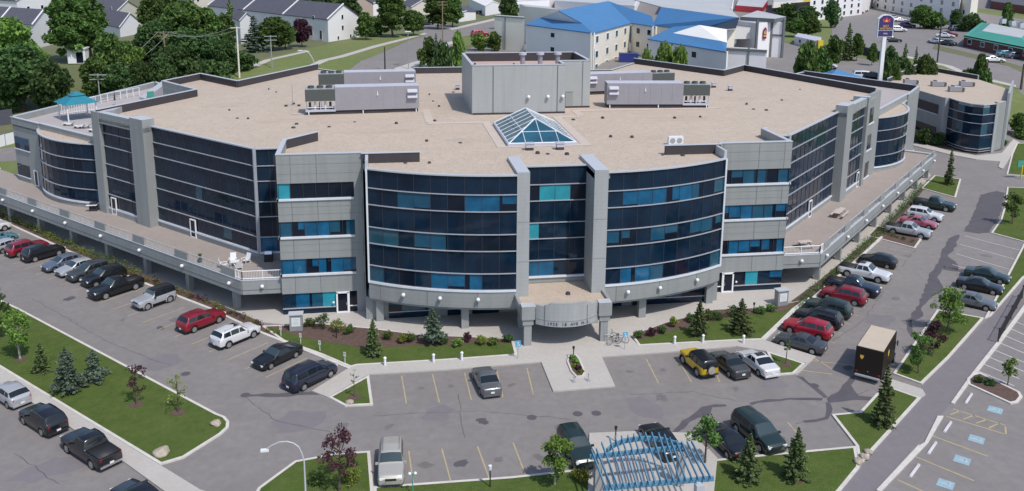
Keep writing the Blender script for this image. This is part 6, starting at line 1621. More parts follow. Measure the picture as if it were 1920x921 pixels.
for i in range(7): q = d*(i/6); mb = MB(); mb.box((q.x, q.y, .75), (.1, .1, 1.5), 'white_metal'); mb.build('post', rl)
mb = MB(); mb.tube((0, 0, 1.45), (d.x, d.y, 1.45), .05, 'white_metal', n=5); mb.tube((0, 0, .75), (d.x, d.y, .75), .03, 'white_metal', n=5); mb.build('handrail', rl)
for px, l in (((129, 228), 'dark umbrella pole in front of the gazebo'), ((216, 198), 'dark umbrella pole behind the gazebo')):
    o = empty('closed_umbrella'); tag(o, l, 'umbrella', 'closed umbrellas on the roof terrace'); o.location = G(*px, ZL); mb = MB(); mb.tube((0, 0, 0), (0, 0, 2.3), .04, 'grey_metal', n=6); mb.build('pole', o); mb = MB(); mb.tube((0, 0, .9), (0, 0, 2.2), .16, 'fabric_dark', .05, n=8); mb.build('canopy', o)
for i, px in enumerate(((128, 236), (148, 241), (158, 240), (176, 248))):
    o = empty('lounge_chair'); tag(o, ('lounge chair nearest the roof corner', 'second lounge chair along the low parapet', 'third lounge chair along the low parapet', 'lounge chair against the stone frame')[i], 'lounge chair', 'lounge chairs on the roof terrace'); o.location = G(*px, ZL); o.rotation_euler.z = R(-20)
    mb = MB(); mb.box((0, 0, .35), (1.5, .6, .05), 'white_metal'); mb.build('seat', o); mb = MB(); mb.hexa([(.7, -.3, .35), (1.2, -.3, .75), (1.2, .3, .75), (.7, .3, .35), (.7, -.3, .4), (1.2, -.3, .8), (1.2, .3, .8), (.7, .3, .4)], 'white_metal'); mb.build('backrest', o)
    for x in (-.6, .6): mb = MB(); mb.box((x, 0, .17), (.05, .5, .34), 'grey_metal'); mb.build('leg', o)
o = empty('stair_hood'); tag(o, 'sloping grey hood over the stair on the left roof terrace', 'stair hood'); o.location = G(290, 184, ZL)
mb = MB(); mb.hexa([(-2.2, -1, 0), (2.2, -1, 0), (2.2, 1, 0), (-2.2, 1, 0), (-2.1, -1, .3), (2.2, -1, 2.7), (2.2, 1, 2.7), (-2.1, 1, .3)], 'hvac', 'coping'); mb.build('hood', o); mb = MB(); mb.box((-1.2, -1.02, .9), (1.2, .04, 1.0), 'green_roof'); mb.build('side_panel', o); o.rotation_euler.z = R(40)
# ================================================================== THE LAND BEHIND
def tsheet(name, px, k, dz, **kw): return sheet(name, [(p.x, p.y) for p in gt(*px)], k, dz, **kw)
sheet('rear_lot', [(p.x, p.y) for p in (baseD(860, 176), baseD(860, 250), GT(935, 60), GT(935, 20), GT(1150, -20), GT(1400, -30), GT(2150, -30), GT(2150, 120), baseD(2150, 176))], 'asphalt', .012)
tsheet('road', [(560, 175), (640, 142), (700, 106), (760, 79), (800, 64), (775, 56), (700, 44), (640, 40), (640, 33), (760, 42), (840, 46), (850, 53), (930, 36), (1010, 20), (1060, 20), (1010, 42), (935, 62), (870, 76), (826, 96), (800, 118), (796, 150), (780, 175)], 'asphalt', .02)
tsheet('lawn', [(330, 170), (400, 138), (480, 118), (560, 95), (640, 78), (700, 62), (790, 60), (800, 66), (756, 80), (698, 107), (640, 141), (560, 172)], 'lawn_dry', .03)
tsheet('pavement', [(395, 142), (480, 120), (575, 95), (582, 97), (486, 124), (400, 147)], 'concrete', .06)
tsheet('pavement', [(560, 132), (640, 104), (700, 86), (757, 72), (796, 62), (802, 64), (760, 75), (703, 90), (644, 108), (563, 137)], 'concrete', .06)
tsheet('pavement', [(805, 92), (862, 72), (936, 56), (936, 60), (868, 76), (812, 95)], 'concrete', .05)
tsheet('pavement', [(842, 54), (930, 34), (930, 38), (848, 57)], 'concrete', .05)
tsheet('lawn', [(860, 70), (935, 57), (935, 78), (872, 88)], 'lawn_dry', .055)
tsheet('concrete_yard', [(740, 128), (800, 112), (870, 110), (940, 118), (940, 150), (740, 150)], 'concrete', .03)
tsheet('lawn', [(-60, 330), (-60, 306), (35, 300), (50, 325)], 'lawn_dry', .02)
tsheet('street', [(-60, 306), (-60, 287), (60, 272), (60, 300)], 'asphalt', .025)
tsheet('lawn', [(-60, 287), (-60, 262), (60, 250), (60, 272)], 'lawn_dry', .02)
tsheet('lawn', [(1560, 76), (1600, 84), (1700, 108), (1745, 118), (1820, 143), (1902, 163), (1960, 215), (2100, 260), (2100, 300), (1925, 262), (1893, 235), (1885, 180), (1830, 160), (1700, 132), (1560, 98)], 'lawn_dry', .04)
tsheet('verge', [(1752, 84), (1800, 95), (1925, 128), (1925, 140), (1800, 104), (1748, 92)], 'field', .04)
tsheet('pavement', [(1700, 105), (1745, 115), (1820, 140), (1905, 160), (1905, 164), (1818, 144), (1744, 119), (1698, 108)], 'concrete', .06)
tsheet('verge', [(1790, 10), (1920, 26), (1920, 36), (1790, 18)], 'lawn_dry', .04)
tsheet('lawn', [(1452, 45), (1560, 30), (1560, 80), (1640, 90), (1660, 104), (1560, 100), (1470, 80)], 'lawn_dry', .03)

# ---- neighbouring curved office on the right
NB = empty('neighbour_office'); base = GT(1778, 272); NB.location = base; tag(NB, 'two storey grey neighbour office with curved dark glass front and tan roof at the right', 'building')
zN = rowz(base, 184)
rp_ = [G(*p, zN) for p in ((1718, 128), (1834, 149), (1893, 168), (1886, 190), (1868, 195), (1845, 197.5), (1820, 195), (1800, 190.5), (1780, 184), (1773, 184), (1712, 166), (1664, 155))]
zb = .0
mb = MB(); mb.prism([(p.x, p.y) for p in rp_], zN-.5, zN, 'cladding', 'gravel_roof'); mb.build('roof', NB, world=True)
def nwall(i, j, z0=-1, z1=None, k='cladding', off=.12, t=.3):
    a, b = rp_[i], rp_[j]; mb = MB(); mb.wall(a, b, z0, (z1 or zN-.02), t, k, off); return mb.build('wall', NB, world=True)
idx = list(range(12))
# outline runs clockwise seen from above? take care of the outward side
for i in range(12):
    a, b = i, (i+1) % 12
    if a in (4, 5, 6, 7): continue
    nwall(b, a, off=.12)
for a, b in ((0, 1), (11, 0)):
    mb = MB(); mb.wall(rp_[b], rp_[a], zN, zN+.9, .3, 'cladding', .14); mb.wall(rp_[b], rp_[a], zN, zN+.89, .06, 'dark_membrane', -.161); mb.wall(rp_[b], rp_[a], zN+.9, zN+.97, .4, 'coping', .2); mb.build('parapet', NB, world=True)
gpth = [(rp_[i].x, rp_[i].y) for i in (8, 7, 6, 5, 4)]
def nglass(path, z0, z1, k):
    P = subdiv(path, 1.7); mb = MB()
    for i in range(len(P)-1): mb.quad([(P[i].x, P[i].y, z0), (P[i+1].x, P[i+1].y, z0), (P[i+1].x, P[i+1].y, z1), (P[i].x, P[i].y, z1)], KINDS[k[i % len(k)]])
    return mb.build('window', NB, world=True)
hN = zN-base.z
lv = [0.05, .10, .38, .62, .80, 1.0]
mb = MB()
for i in range(5):
    nglass(gpth, base.z+hN*lv[i], base.z+hN*lv[i+1], ['n', 'nn', 'nns', 'n', 'nns'][i])
    hband(mb, gpth, base.z+hN*lv[i], .10, .2, .1)
verticals(mb, gpth, base.z, zN, 1.7); hband(mb, gpth, zN+.04, .16, .4, .15, 'coping'); mb.build('mullion', NB, world=True)
a, b = rp_[10], rp_[9]; d = (a-b)
for f0, f1 in ((.15, .85),):
    p, q = b+d*f1, b+d*f0
    for z in (.62, .14):
        mb = MB(); mb.wall((p.x, p.y), (q.x, q.y), base.z+hN*z, base.z+hN*(z+.2), .05, 'glass_dark', .20); w = mb.build('window', NB, world=True)
        mb = MB(); mb.wall((p.x, p.y), (q.x, q.y), base.z+hN*z-.15, base.z+hN*z, .2, 'sill', .32); mb.build('window_sill', NB, world=True)
mb = MB(); p = rp_[8]; mb.box((p.x-.5, p.y+.1, (zN-1+.6)/2), (.9, .7, zN+.6), 'cladding_pale'); mb.build('pilaster', NB, world=True)
mb = MB(); p = rp_[4]; mb.box((p.x+.2, p.y+.1, (zN-1+.9)/2), (.5, .7, zN+.9), 'cladding_pale'); mb.build('pilaster', NB, world=True)
mb = MB(); p, q = G(1890, 190, zN), G(1898, 165, zN); mb.wall((p.x, p.y), (q.x, q.y), 0, zN+1.6, .4, 'cladding_pale', .2); mb.build('fin_wall', NB, world=True)
for px, l in (((1705, 158), 'small low box'), ((1757, 162), 'pinkish box at the back left'), ((1810, 162), 'pinkish box at the back right'), ((1790, 172), 'box at the front of the group')):
    o = empty('rooftop_unit'); tag(o, 'rooftop unit on the neighbour office, '+l, 'air handler', 'rooftop units on the neighbour office'); o.location = G(*px, zN); o.rotation_euler.z = R(-15)
    mb = MB(); mb.box((0, 0, .6), (2.4, 1.3, 1.0), 'hvac', 0, 'hvac_top'); mb.build('casing', o); mb = MB(); mb.box((1.45, 0, .5), (.5, 1.2, .8), 'coil'); mb.build('condenser', o); mb = MB(); mb.tube((-.5, 0, 1.1), (-.5, 0, 1.3), .4, 'coil', n=10); mb.build('fan', o)
# planting and kerb in front of it
sheet('planting_bed', [(p.x, p.y) for p in gt((1700, 262), (1780, 281), (1830, 290), (1876, 282), (1888, 268), (1870, 272), (1840, 281), (1780, 272), (1703, 252))], 'mulch', .13, thick=.15)
sheet('pavement', [(p.x, p.y) for p in gt((1700, 262), (1780, 284), (1830, 293), (1878, 288), (1900, 262), (1912, 268), (1880, 318), (1872, 314), (1875, 304), (1830, 300), (1778, 290), (1698, 270))], 'concrete', .125, thick=.15)

# ---- town houses
def gable_house(A, B, Cc, ze, zr, wall='house_wall', label='', name='house', cat='house', roof='shingle', zb=None, fins=(), wins=(), over=.35, group=None):
    """A near ground corner, B other corner of the gable end, Cc far end along the length"""
    A, B, Cc = [Vector((p.x, p.y, 0)) for p in (A, B, Cc)]; Dd = B+(Cc-A); mid = (A+B)/2; m2 = (Cc+Dd)/2; z0 = HB-2
    o = empty(name, (mid.x, mid.y, HB)); tag(o, label, cat, group)
    v = lambda p, z: (p.x, p.y, z)
    mb = MB(); mb.hexa([v(p, z0) for p in (A, B, Dd, Cc)]+[v(p, ze) for p in (A, B, Dd, Cc)], wall)
    mb.quad([v(A, ze), v(B, ze), v(mid, zr)], wall); mb.quad([v(Dd, ze), v(Cc, ze), v(m2, zr)], wall); mb.build('wall', o, world=True)
    g = (A-B).normalized(); l = (Cc-A).normalized()
    mb = MB(); t = .22; sl = (zr-ze)/((A-mid).length); ex = over
    for S0, S1, sg in ((A, Cc, 1), (B, Dd, -1)):
        e0 = S0+g*ex*sg-l*ex; e1 = S1+g*ex*sg+l*ex; r0 = mid-l*ex; r1 = m2+l*ex; zz = ze-sl*ex
        P = [v(e0, zz+.02), v(e1, zz+.02), v(r1, zr+.02), v(r0, zr+.02)]; Q = [(a, b, c+t) for a, b, c in P]; mb.hexa(P+Q, roof)
    rf = mb.build('roof', o, world=True)
    mb = MB()
    for f in (0,)+tuple(fins)+(1,):
        p = A.lerp(Cc, f)+g*ex; r_ = mid.lerp(m2, f); w = l*.28
        P = [p-w, p+w, r_+w, r_-w]; zs = [ze-sl*ex+.2, ze-sl*ex+.2, zr+.2, zr+.2]
        mb = MB(); mb.hexa([(q.x, q.y, z) for q, z in zip(P, zs)]+[(q.x, q.y, z+.3) for q, z in zip(P, zs)], 'white_trim'); mb.build('verge_board', rf, world=True)
    # windows on the gable end and the front
    for (s, f, h, w, hh) in wins:
        a, b = (A, B) if s == 'g' else (Cc, A)
        d = (b-a).normalized(); n = Vector((d.y, -d.x, 0)); c = a.lerp(b, f)+n*.04
        mb = MB(); mb.box((c.x, c.y, HB+h), (w, .1, hh), 'white_trim', math.atan2(d.y, d.x)); wf = mb.build('window', o, world=True)
        mb = MB(); c = c+n*.04; mb.box((c.x, c.y, HB+h), (w-.25, .08, hh-.25), 'glass_dark', math.atan2(d.y, d.x)); mb.build('pane', wf, world=True)
    return o
def gh(pa, pb, pc, re, rr, **k):
    A, B, Cc = GT(*pa), GT(*pb), GT(*pc); return gable_house(A, B, Cc, rowz(A, re), rowz((A+B)/2, rr), **k)
gh((616, 79), (674, 70), (392, 46), 37, 9, label='long row of white town houses with slate roof and pale fins at top left', name='row_house', fins=(.33, .66), wins=(('g', .45, 7.5, 1.2, 1.6), ('g', .45, 4.0, 1.2, 1.6), ('g', .3, .9, 1, 1.3), ('g', .7, .9, 1, 1.3), ('f', .88, 2.2, 2.0, 1.8), ('f', .95, 2.0, 1.3, 3.0), ('f', .9, 7.2, 1.3, 1.4)))
gh((66, 92), (112, 80), (-80, 78), 47, 19, label='white gabled house with grey roof at the top left corner, half hidden by trees', wins=(('g', .4, 3.4, 1.4, 1.5),), fins=(.42,))
gh((36, 48), (100, 40), (-60, 40), 2, -18, label='white house behind the top left gabled one, roof cut off by the frame', wins=(('g', .3, 6, 1.6, 1.6), ('g', .7, 6, 1.6, 1.6)))
gh((226, 70), (268, 62), (175, 58), 52, 26, label='low grey roofed house glimpsed between the big trees', wins=())
gh((222, 46), (262, 38), (170, 36), 22, 3, label='pale pink house behind the low grey roofed one', wall='house_cream', wins=(('f', .8, 5, 1.4, 3),))
gh((352, 40), (420, 32), (300, 30), 8, -14, label='cream house with grey roof above the big trees at top', wall='house_cream', wins=(('g', .3, 8, 1.5, 1.2), ('g', .7, 8, 1.5, 1.2)))
gh((452, 82), (478, 76), (425, 66), 40, 26, label='narrow white house end beside the blue green spruce', wins=())
gh((655, 36), (700, 30), (560, 22), 12, -6, label='tan house behind the row houses', wall='house_tan', wins=())
gh((700, 30), (752, 26), (660, 20), 8, -6, label='small white house at the top left of the street junction', wins=(('g', .5, 4, 2, 1.6),))
gh((772, 30), (812, 26), (752, 22), 14, 2, label='pale bungalow between the two street trees', wall='house_cream', wins=())
gh((858, 42), (892, 37), (845, 30), 27, 22, label='white garage beside the street junction', wall='house_wall', wins=())
gh((910, 30), (938, 25), (880, 14), 12, 3, label='tan roofed building left of the hotel at the top', wall='house_wall', roof='hotel_wall', wins=())
# shed and fences
o = empty('garden_shed'); p = GT(148, 118); o.location = p; tag(o, 'small white shed among the dark trees at left', 'shed'); mb = MB(); mb.box((0, 0, 1.9), (4.4, 3, 3.8), 'white_trim'); mb.build('wall', o)
mb = MB(); mb.box((0, 0, 3.95), (4.9, 3.5, .3), 'white_trim'); mb.build('roof', o); mb = MB(); mb.box((.8, -1.52, 1.6), (1.7, .08, 2.8), 'glass_dark'); mb.build('door', o)
def fence(pts, h, k, label, post='white_metal', step=3.0, g=None, thick=.06):
    P = [GT(*p) for p in pts]; o = empty('fence', P[0]); tag(o, label, 'fence', g)
    mb = MB()
    for a, b in zip(P, P[1:]): 
        d = (b-a).normalized(); n = Vector((d.y, -d.x, 0))*thick/2
        mb.hexa([a-n, b-n, b+n, a+n]+[q+Vector((0, 0, h)) for q in (a-n, b-n, b+n, a+n)], k)
    mb.build('panel', o, world=True)
    for a, b in zip(P, P[1:]):
        m = max(1, int((b-a).length/step))
        for i in range(m): c = a.lerp(b, i/m); mb = MB(); mb.box((c.x, c.y, c.z+h/2+.05), (.16, .16, h+.1), post); mb.build('post', o, world=True)
fence([(-30, 284), (30, 268)], 2.2, 'white_trim', 'white board fence at the left edge behind the terrace', 'grey_metal', 2.4)
fence([(-30, 240), (25, 232)], 3.2, 'shingle', 'dark grey screen wall above the white fence at the left edge')
fence([(1570, 88), (1690, 125)], 2.4, 'fabric_dark', 'dark fence with pale posts behind the hotel parking', 'bark_pale', 5)

# ---- hotel with blue roofs
HT = empty('hotel'); hb = baseD(1110, 232); HT.location = hb; tag(HT, 'cream three storey hotel with bright blue hipped roofs and white gablets', 'building')
def h3(px, py, z): return G(px, py, z)
zE = 16.4
def poly3(name, pts, k, parent=HT):
    """roof plane with real thickness"""
    P = [Vector(p) for p in pts]; mb = MB(); nrm = (P[1]-P[0]).cross(P[2]-P[0]).normalized()
    if nrm.z < 0: P.reverse(); nrm = -nrm
    dn = Vector((0, 0, -.25)); n = len(P); b = 0
    mb.v = [tuple(p) for p in P]+[tuple(p+dn) for p in P]; i0 = mb.mi(k)
    mb.f.append(tuple(range(n))); mb.f.append(tuple(n+i for i in reversed(range(n)))); mb.m += [i0, i0]
    for i in range(n): j = (i+1) % n; mb.f.append((i, n+i, n+j, j)); mb.m.append(i0)
    return mb.build(name, parent, world=True)
A = h3(985, 46, zE); B = h3(1112, 62, zE); Cc = h3(1183, 43, zE); E = h3(1228, 50, zE)
s1, s2 = h3(1010, 33, zE+1.7), h3(1092, 44, zE+1.7); ap = h3(1047, 20, zE+4.6); rb = h3(1140, 2, zE+4.6)
vly = h3(1190, 27, zE+2.2); vl2 = h3(1222, 30, zE+2.2)
lb = h3(1060, 4, zE+.2)
poly3('roof', [A, B, s2, s1], 'blue_roof'); poly3('roof', [B, Cc, rb, ap, s2], 'blue_roof'); A2 = A+(Cc-B); poly3('roof', [A, s1, ap, rb, A2], 'hotel_cream')
mb = MB(); mb.quad([s1, s2, ap], 'hotel_white'); mb.build('gablet', HT, world=True)
poly3('roof', [Cc, E, vl2, rb], 'blue_roof')
def hwall(p, q, z1, k, z0=HB-2, parent=HT): mb = MB(); mb.wall(p, q, z0, z1, .4, k, -.3); return mb.build('wall', parent, world=True)
hwall(A, B, zE, 'hotel_wall'); hwall(B, Cc, zE, 'hotel_cream'); hwall(Cc, E, zE, 'hotel_cream'); hwall(A2, A, zE, 'hotel_wall'); hwall(E, h3(1250, 20, zE), zE, 'hotel_wall')
def hwin(p, q, f, z, w=1.5, h=1.3, parent=HT, k='glass_dark'):
    d = (q-p); d.z = 0; d.normalize(); n = Vector((d.y, -d.x, 0)); c = p.lerp(q, f)-n*.26; mb = MB(); rz = math.atan2(d.y, d.x)
    mb.box((c.x, c.y, z), (w, .12, h), 'hotel_white', rz); w_ = mb.build('window', parent, world=True); c = c+n*.05; mb = MB(); mb.box((c.x, c.y, z), (w-.3, .08, h-.3), k, rz); mb.build('pane', w_, world=True)
for z in (zE-2.0, zE-5.9, zE-9.4):
    hwin(A, B, .42, z, 1.9, 1.5)
    for f in (.12, .38, .62, .86): hwin(B, Cc, f, z, 2.2, 1.9, k='glass_sky')
    for f in (.3, .75): hwin(Cc, E, f, z, 2.0, 1.8)
# left stair tower of the hotel
a0, a1 = h3(927, 31, zE+.9), h3(983, 35, zE+.9)
mb = MB(); dd = Vector((1.2, 7, 0)); mb.prism([(a0.x, a0.y), (a1.x, a1.y), (a1.x+dd.x, a1.y+dd.y), (a0.x+dd.x, a0.y+dd.y)], HB-2, zE+.9, 'hotel_cream', 'flat_roof'); mb.build('stair_tower', HT, world=True)
mb = MB(); mb.wall(a0, a1, zE+.9, zE+1.2, .5, 'joint', .2); c = a0.lerp(a1, .37); mb.box((c.x, c.y-.05, (HB+zE)/2), (.45, .2, zE-HB+2), 'joint'); mb.build('trim', HT, world=True)
c0, c1 = h3(985, 12, zE+3), h3(1046, 18, zE+3)
mb = MB(); mb.prism([(c0.x, c0.y), (c1.x, c1.y), (c1.x, c1.y+12), (c0.x, c0.y+12)], HB, zE+3, 'hotel_cream', 'flat_roof'); mb.build('rear_block', HT, world=True)
# right wing
F0, F1 = h3(1224, 47, zE), h3(1304, 57, zE); R0, R1 = h3(1240, 13, zE+4.4), h3(1386, 33, zE+4.4); F2 = h3(1380, 52, zE)
poly3('roof', [F0, F1, R1, R0], 'blue_roof'); poly3('roof', [F1, F2, R1], 'blue_roof'); hwall(F0, F1, zE, 'hotel_cream'); hwall(F1, F2, zE, 'hotel_cream')
fr0, fr1 = h3(1190, -2, zE+2.5), h3(1372, 10, zE+2.5)
poly3('flat_roof', [R0, R1, fr1+Vector((0, 6, 0)), fr0+Vector((0, 20, 0))], 'flat_roof')
# front wing with its own gablet
z2 = 14.6
a, b = h3(1214, 73, z2), h3(1361, 97, z2); c_, d_ = h3(1262, 62, z2+1.6), h3(1352, 77, z2+1.6); ap2 = h3(1311, 47, z2+4.0); e2 = h3(1363, 55, z2+3.2); e3 = h3(1363, 80, z2+1.4)
poly3('roof', [a, b, e3, d_, c_], 'blue_roof'); mb = MB(); mb.quad([c_, d_, ap2], 'hotel_wall'); mb.build('gablet', HT, world=True)
poly3('roof', [d_, e3, e2, ap2], 'hotel_wall'); poly3('roof', [a, c_, ap2, h3(1262, 50, z2+2)], 'blue_roof')
hwall(a, b, z2, 'hotel_wall'); hwall(h3(1262, 50, z2), a, z2, 'hotel_cream'); 
for z in (z2-2.0, z2-6): hwin(a, b, .62, z, 2.0, 1.7)
# tower with emblem
TW = empty('hotel_tower'); p0, p1, p2 = h3(1420, 44, 17.6), h3(1447, 41, 17.6), h3(1470, 42, 17.6); TW.location = (p1.x, p1.y, HB); tag(TW, 'white hotel tower with dark frame lines and a dark red and blue oval emblem', 'tower')
bk = Vector((-2, 9, 0))
dv = (p1-p0).normalized(); nv = Vector((dv.y, -dv.x, 0))
mb = MB(); mb.prism([(p.x, p.y) for p in (p0, p1, p2, p2+bk, p0+bk)], HB-2, 17.6, 'hotel_white', 'flat_roof'); mb.build('wall', TW, world=True)
mb = MB(); c0, c1, c2, c3 = h3(1388, 36, 18.0), h3(1452, 40, 18.0), h3(1474, 36, 18.0), h3(1420, 24, 18.0)
mb.prism([(q.x, q.y) for q in (c0, c1, c2, c3)], 17.62, 18.7, 'joint', 'flat_roof'); mb.build('roof_slab', TW, world=True)
mb = MB()
for q in (p0, p1, p2): mb = MB(); mb.box((q.x, q.y-.1, (HB+17.6)/2), (.6, .6, 17.6-HB+2), 'joint'); mb.build('frame_line', TW, world=True)
mb = MB(); mb.wall(p1, p2, 13.6, 14.1, .3, 'joint', .18); mb.build('frame_line', TW, world=True)
l0, l1 = h3(1362, 93, 13.0), h3(1438, 97, 13.0)
mb = MB(); mb.prism([(l0.x, l0.y), (l1.x, l1.y), (l1.x, l1.y+8), (l0.x, l0.y+8)], HB-2, 13.0, 'hotel_white', 'flat_roof'); mb.build('low_wing', TW, world=True)
mb = MB(); mb.wall(l0, l1, 12.8, 13.4, .5, 'joint', .3); c = l0.lerp(l1, .55); mb.box((c.x, c.y-.12, (HB+13)/2), (.4, .2, 13-HB+2), 'joint'); mb.build('trim', TW, world=True)
m0, m1 = h3(1362, 52, 16.2), h3(1420, 52, 16.2); mb = MB(); mb.prism([(m0.x, m0.y), (m1.x, m1.y), (m1.x, m1.y+10), (m0.x, m0.y+10)], 13.0, 16.2, 'hotel_wall', 'flat_roof'); mb.build('upper_wing', TW, world=True)
for zz in (11.2, 8.9):
    for f in (.28, .68):
        hwin(p1, p2, f, zz, 1.0, 1.2, TW, 'glass_navy')
# emblem on the tower: arched dark badge, gold and red crown
def badge(parent, c, dvec, w, h, rows=True):
    n = Vector((dvec.y, -dvec.x, 0)); up = Vector((0, 0, 1)); 
    def P(x, z, o=.0): return c+dvec*x+up*z+n*(.06+o)
    mb = MB(); pts = [(-.5, -.5), (.5, -.5), (.5, .2), (.38, .4), (0, .5), (-.38, .4), (-.5, .2)]
    mb.quad([P(x*w, z*h) for x, z in pts], 'sign_red'); mb.quad([P(x*w*.88, z*h*.9, .02) for x, z in pts], 'sign_navy')
    mb.quad([P(x*w, z*h, .04) for x, z in ((-.3, -.1), (.3, -.1), (.36, .22), (.15, .08), (0, .32), (-.15, .08), (-.36, .22))], 'sign_gold')
    mb.quad([P(x*w, z*h, .06) for x, z in ((-.12, -.06), (.12, -.06), (0, .2))], 'sign_red')
    mb.quad([P(x*w, z*h, .04) for x, z in ((-.4, -.3), (.4, -.3), (.4, -.18), (-.4, -.18))], 'sign_gold'); return mb
cc = p0.lerp(p1, .5); cc.z = rowz(cc, 62); badge(TW, cc+nv*.3, dv, 1.9, 3.4).build('emblem', TW, world=True)

# ---- tall pole sign
PS = empty('pole_sign'); pb_ = baseD(1644, 196); PS.location = pb_; tag(PS, 'tall white pole sign with navy hotel board and red and gold crown', 'sign')
zt, zm, zl = rowz(pb_, 27), rowz(pb_, 57), rowz(pb_, 69)
mb = MB(); mb.box((pb_.x, pb_.y, (pb_.z+zl)/2), (.85, .6, zl-pb_.z+2), 'white_metal'); mb.build('pole', PS, world=True)
mb = MB(); w = 1.85
mb.quad([(0, 0, 0)]*3, 'white_metal') if False else None
def cab(mb, pts, y0, y1, k):
    n = len(pts); b = len(mb.v); mb.v += [(pb_.x+x, pb_.y+y0, z) for x, z in pts]+[(pb_.x+x, pb_.y+y1, z) for x, z in pts]; i0 = mb.mi(k)
    mb.f.append(tuple(b+i for i in range(n))); mb.f.append(tuple(b+n+i for i in reversed(range(n)))); mb.m += [i0, i0]
    for i in range(n): j = (i+1) % n; mb.f.append((b+i, b+n+i, b+n+j, b+j)); mb.m.append(i0)
Hs = zt-zl
cab(mb, [(-w, zl), (w, zl), (w, zt-.9), (w*.5, zt-.1), (0, zt), (-w*.5, zt-.1), (-w, zt-.9)], -.35, .35, 'white_metal'); mb.build('cabinet', PS, world=True)
mb = MB(); cab(mb, [(-w*.93, zm+.05), (w*.93, zm+.05), (w*.93, zt-1.0), (w*.46, zt-.28), (0, zt-.2), (-w*.46, zt-.28), (-w*.93, zt-1.0)], -.38, -.352, 'sign_navy'); mb.build('sign_face', PS, world=True)
mb = MB(); cab(mb, [(-w*.93, zl+.1), (w*.93, zl+.1), (w*.93, zm-.05), (-w*.93, zm-.05)], -.38, -.352, 'sign_navy'); mb.build('sign_face', PS, world=True)
zc = zm+(zt-zm)*.62; mb = MB(); cab(mb, [(-.8, zc-.35), (.8, zc-.35), (.9, zc+.5), (.4, zc+.15), (0, zc+.75), (-.4, zc+.15), (-.9, zc+.5)], -.40, -.385, 'sign_red'); cab(mb, [(-.35, zc-.3), (.35, zc-.3), (0, zc+.3)], -.42, -.405, 'sign_gold'); mb.build('crown', PS, world=True)
for body, sz, z, k in (('BEST', .62, zm+.95, 'sign_gold'), ('WESTERN', .62, zm+.38, 'sign_gold'), ('INN', .5, (zl+zm)/2, 'white_metal')):
    t = text(body, sz, (0, -.40, z-pb_.z), (R(90), 0, 0), k, PS, 'lettering', .01)

# ---- restaurant with green roof, apartments and other far buildings
def boxbuild(name, label, pts, zt, wall, roof, cat='building', wins=None, par=.0, eave=None):
    P = [G(*p, zt) for p in pts]; c = sum(P, Vector())/len(P); o = empty(name, (c.x, c.y, HB)); tag(o, label, cat)
    mb = MB(); mb.prism([(p.x, p.y) for p in P], HB-3, zt, wall, roof); mb.build('wall', o, world=True)
    if eave:
        mb = MB(); C_ = Vector((c.x, c.y, 0)); Q = [C_+(Vector((p.x, p.y, 0))-C_)*1.04 for p in P]; T = [C_+(q-C_)*.55 for q in Q]
        n = len(P)
        for i in range(n): j = (i+1) % n; mb.quad([(Q[i].x, Q[i].y, zt-.6), (Q[j].x, Q[j].y, zt-.6), (T[j].x, T[j].y, zt+eave), (T[i].x, T[i].y, zt+eave)], roof)
        mb.quad([(q.x, q.y, zt+eave) for q in T], 'flat_roof'); mb.build('roof', o, world=True)
    elif par:
        mb = MB()
        for i in range(len(P)): mb.wall(P[i], P[(i+1) % len(P)], zt, zt+par, .4, 'white_trim', .2)
        mb.build('parapet', o, world=True)
    if wins:
        for (i, j, nx, zs, w, h) in wins:
            for z in zs:
                for k in range(nx):
                    a, b = P[i], P[j]; d = (b-a); d.z = 0; d.normalize(); n = Vector((d.y, -d.x, 0)); q = a.lerp(b, (k+.5)/nx)+n*.05; mb = MB(); rz = math.atan2(d.y, d.x)
                    mb.box((q.x, q.y, z), (w, .12, h), 'white_trim', rz); q = q+n*.03; mb.box((q.x, q.y, z), (w-.3, .1, h-.3), 'glass_navy', rz); mb.build('window', o, world=True)
    return o
rs = boxbuild('restaurant', 'low brick restaurant with sloping green roof at the top right', [(1808, 66), (1940, 92), (1960, 66), (1840, 42)], 11.2, 'brick', 'green_roof', eave=1.3, wins=((0, 1, 5, (9.4,), 2.4, 1.6),))
for i, px in enumerate(((1880, 44), (1898, 48), (1914, 52))):
    o = empty('rooftop_unit'); tag(o, ('leftmost', 'middle', 'rightmost')[i]+' grey unit on the green roofed restaurant', 'air handler', 'units on the restaurant roof'); o.location = G(*px, 12.5); mb = MB(); mb.box((0, 0, .8), (1.7, 1.5, 1.6), 'hvac_top'); mb.build('casing', o); mb = MB(); mb.tube((0, 0, 1.6), (0, 0, 1.8), .5, 'coil', n=10); mb.build('fan', o)
boxbuild('apartment_block', 'cream motel block with rows of windows at the top right of centre', [(1520, -6), (1618, -14), (1640, -24), (1545, -20)], 18, 'house_wall', 'flat_roof', wins=((0, 1, 7, (9.3, 12.3, 15.3), 2.4, 2.0),))
boxbuild('apartment_block', 'long grey motel block with paired windows along the top edge at right', [(1642, -22), (1800, 0), (1835, -16), (1680, -32)], 18, 'hotel_wall', 'flat_roof', wins=((0, 1, 9, (9.3, 12.6, 15.9), 3.0, 2.2),))
boxbuild('apartment_block', 'narrow pale yellow stair block beside the grey motel block', [(1800, -6), (1822, -3), (1836, -12), (1814, -14)], 19, 'hotel_cream', 'flat_roof', wins=((0, 1, 1, (10, 13), 2.0, 2.0),))
boxbuild('sign_building', 'low dark building under a cream and yellow canopy at the top', [(1450, 8), (1535, 2), (1540, -14), (1450, -10)], 13.5, 'fabric_dark', 'flat_roof', wins=None)
mbx = MB(); a, b = G(1448, 8, 13.6), G(1528, 1, 13.6); 
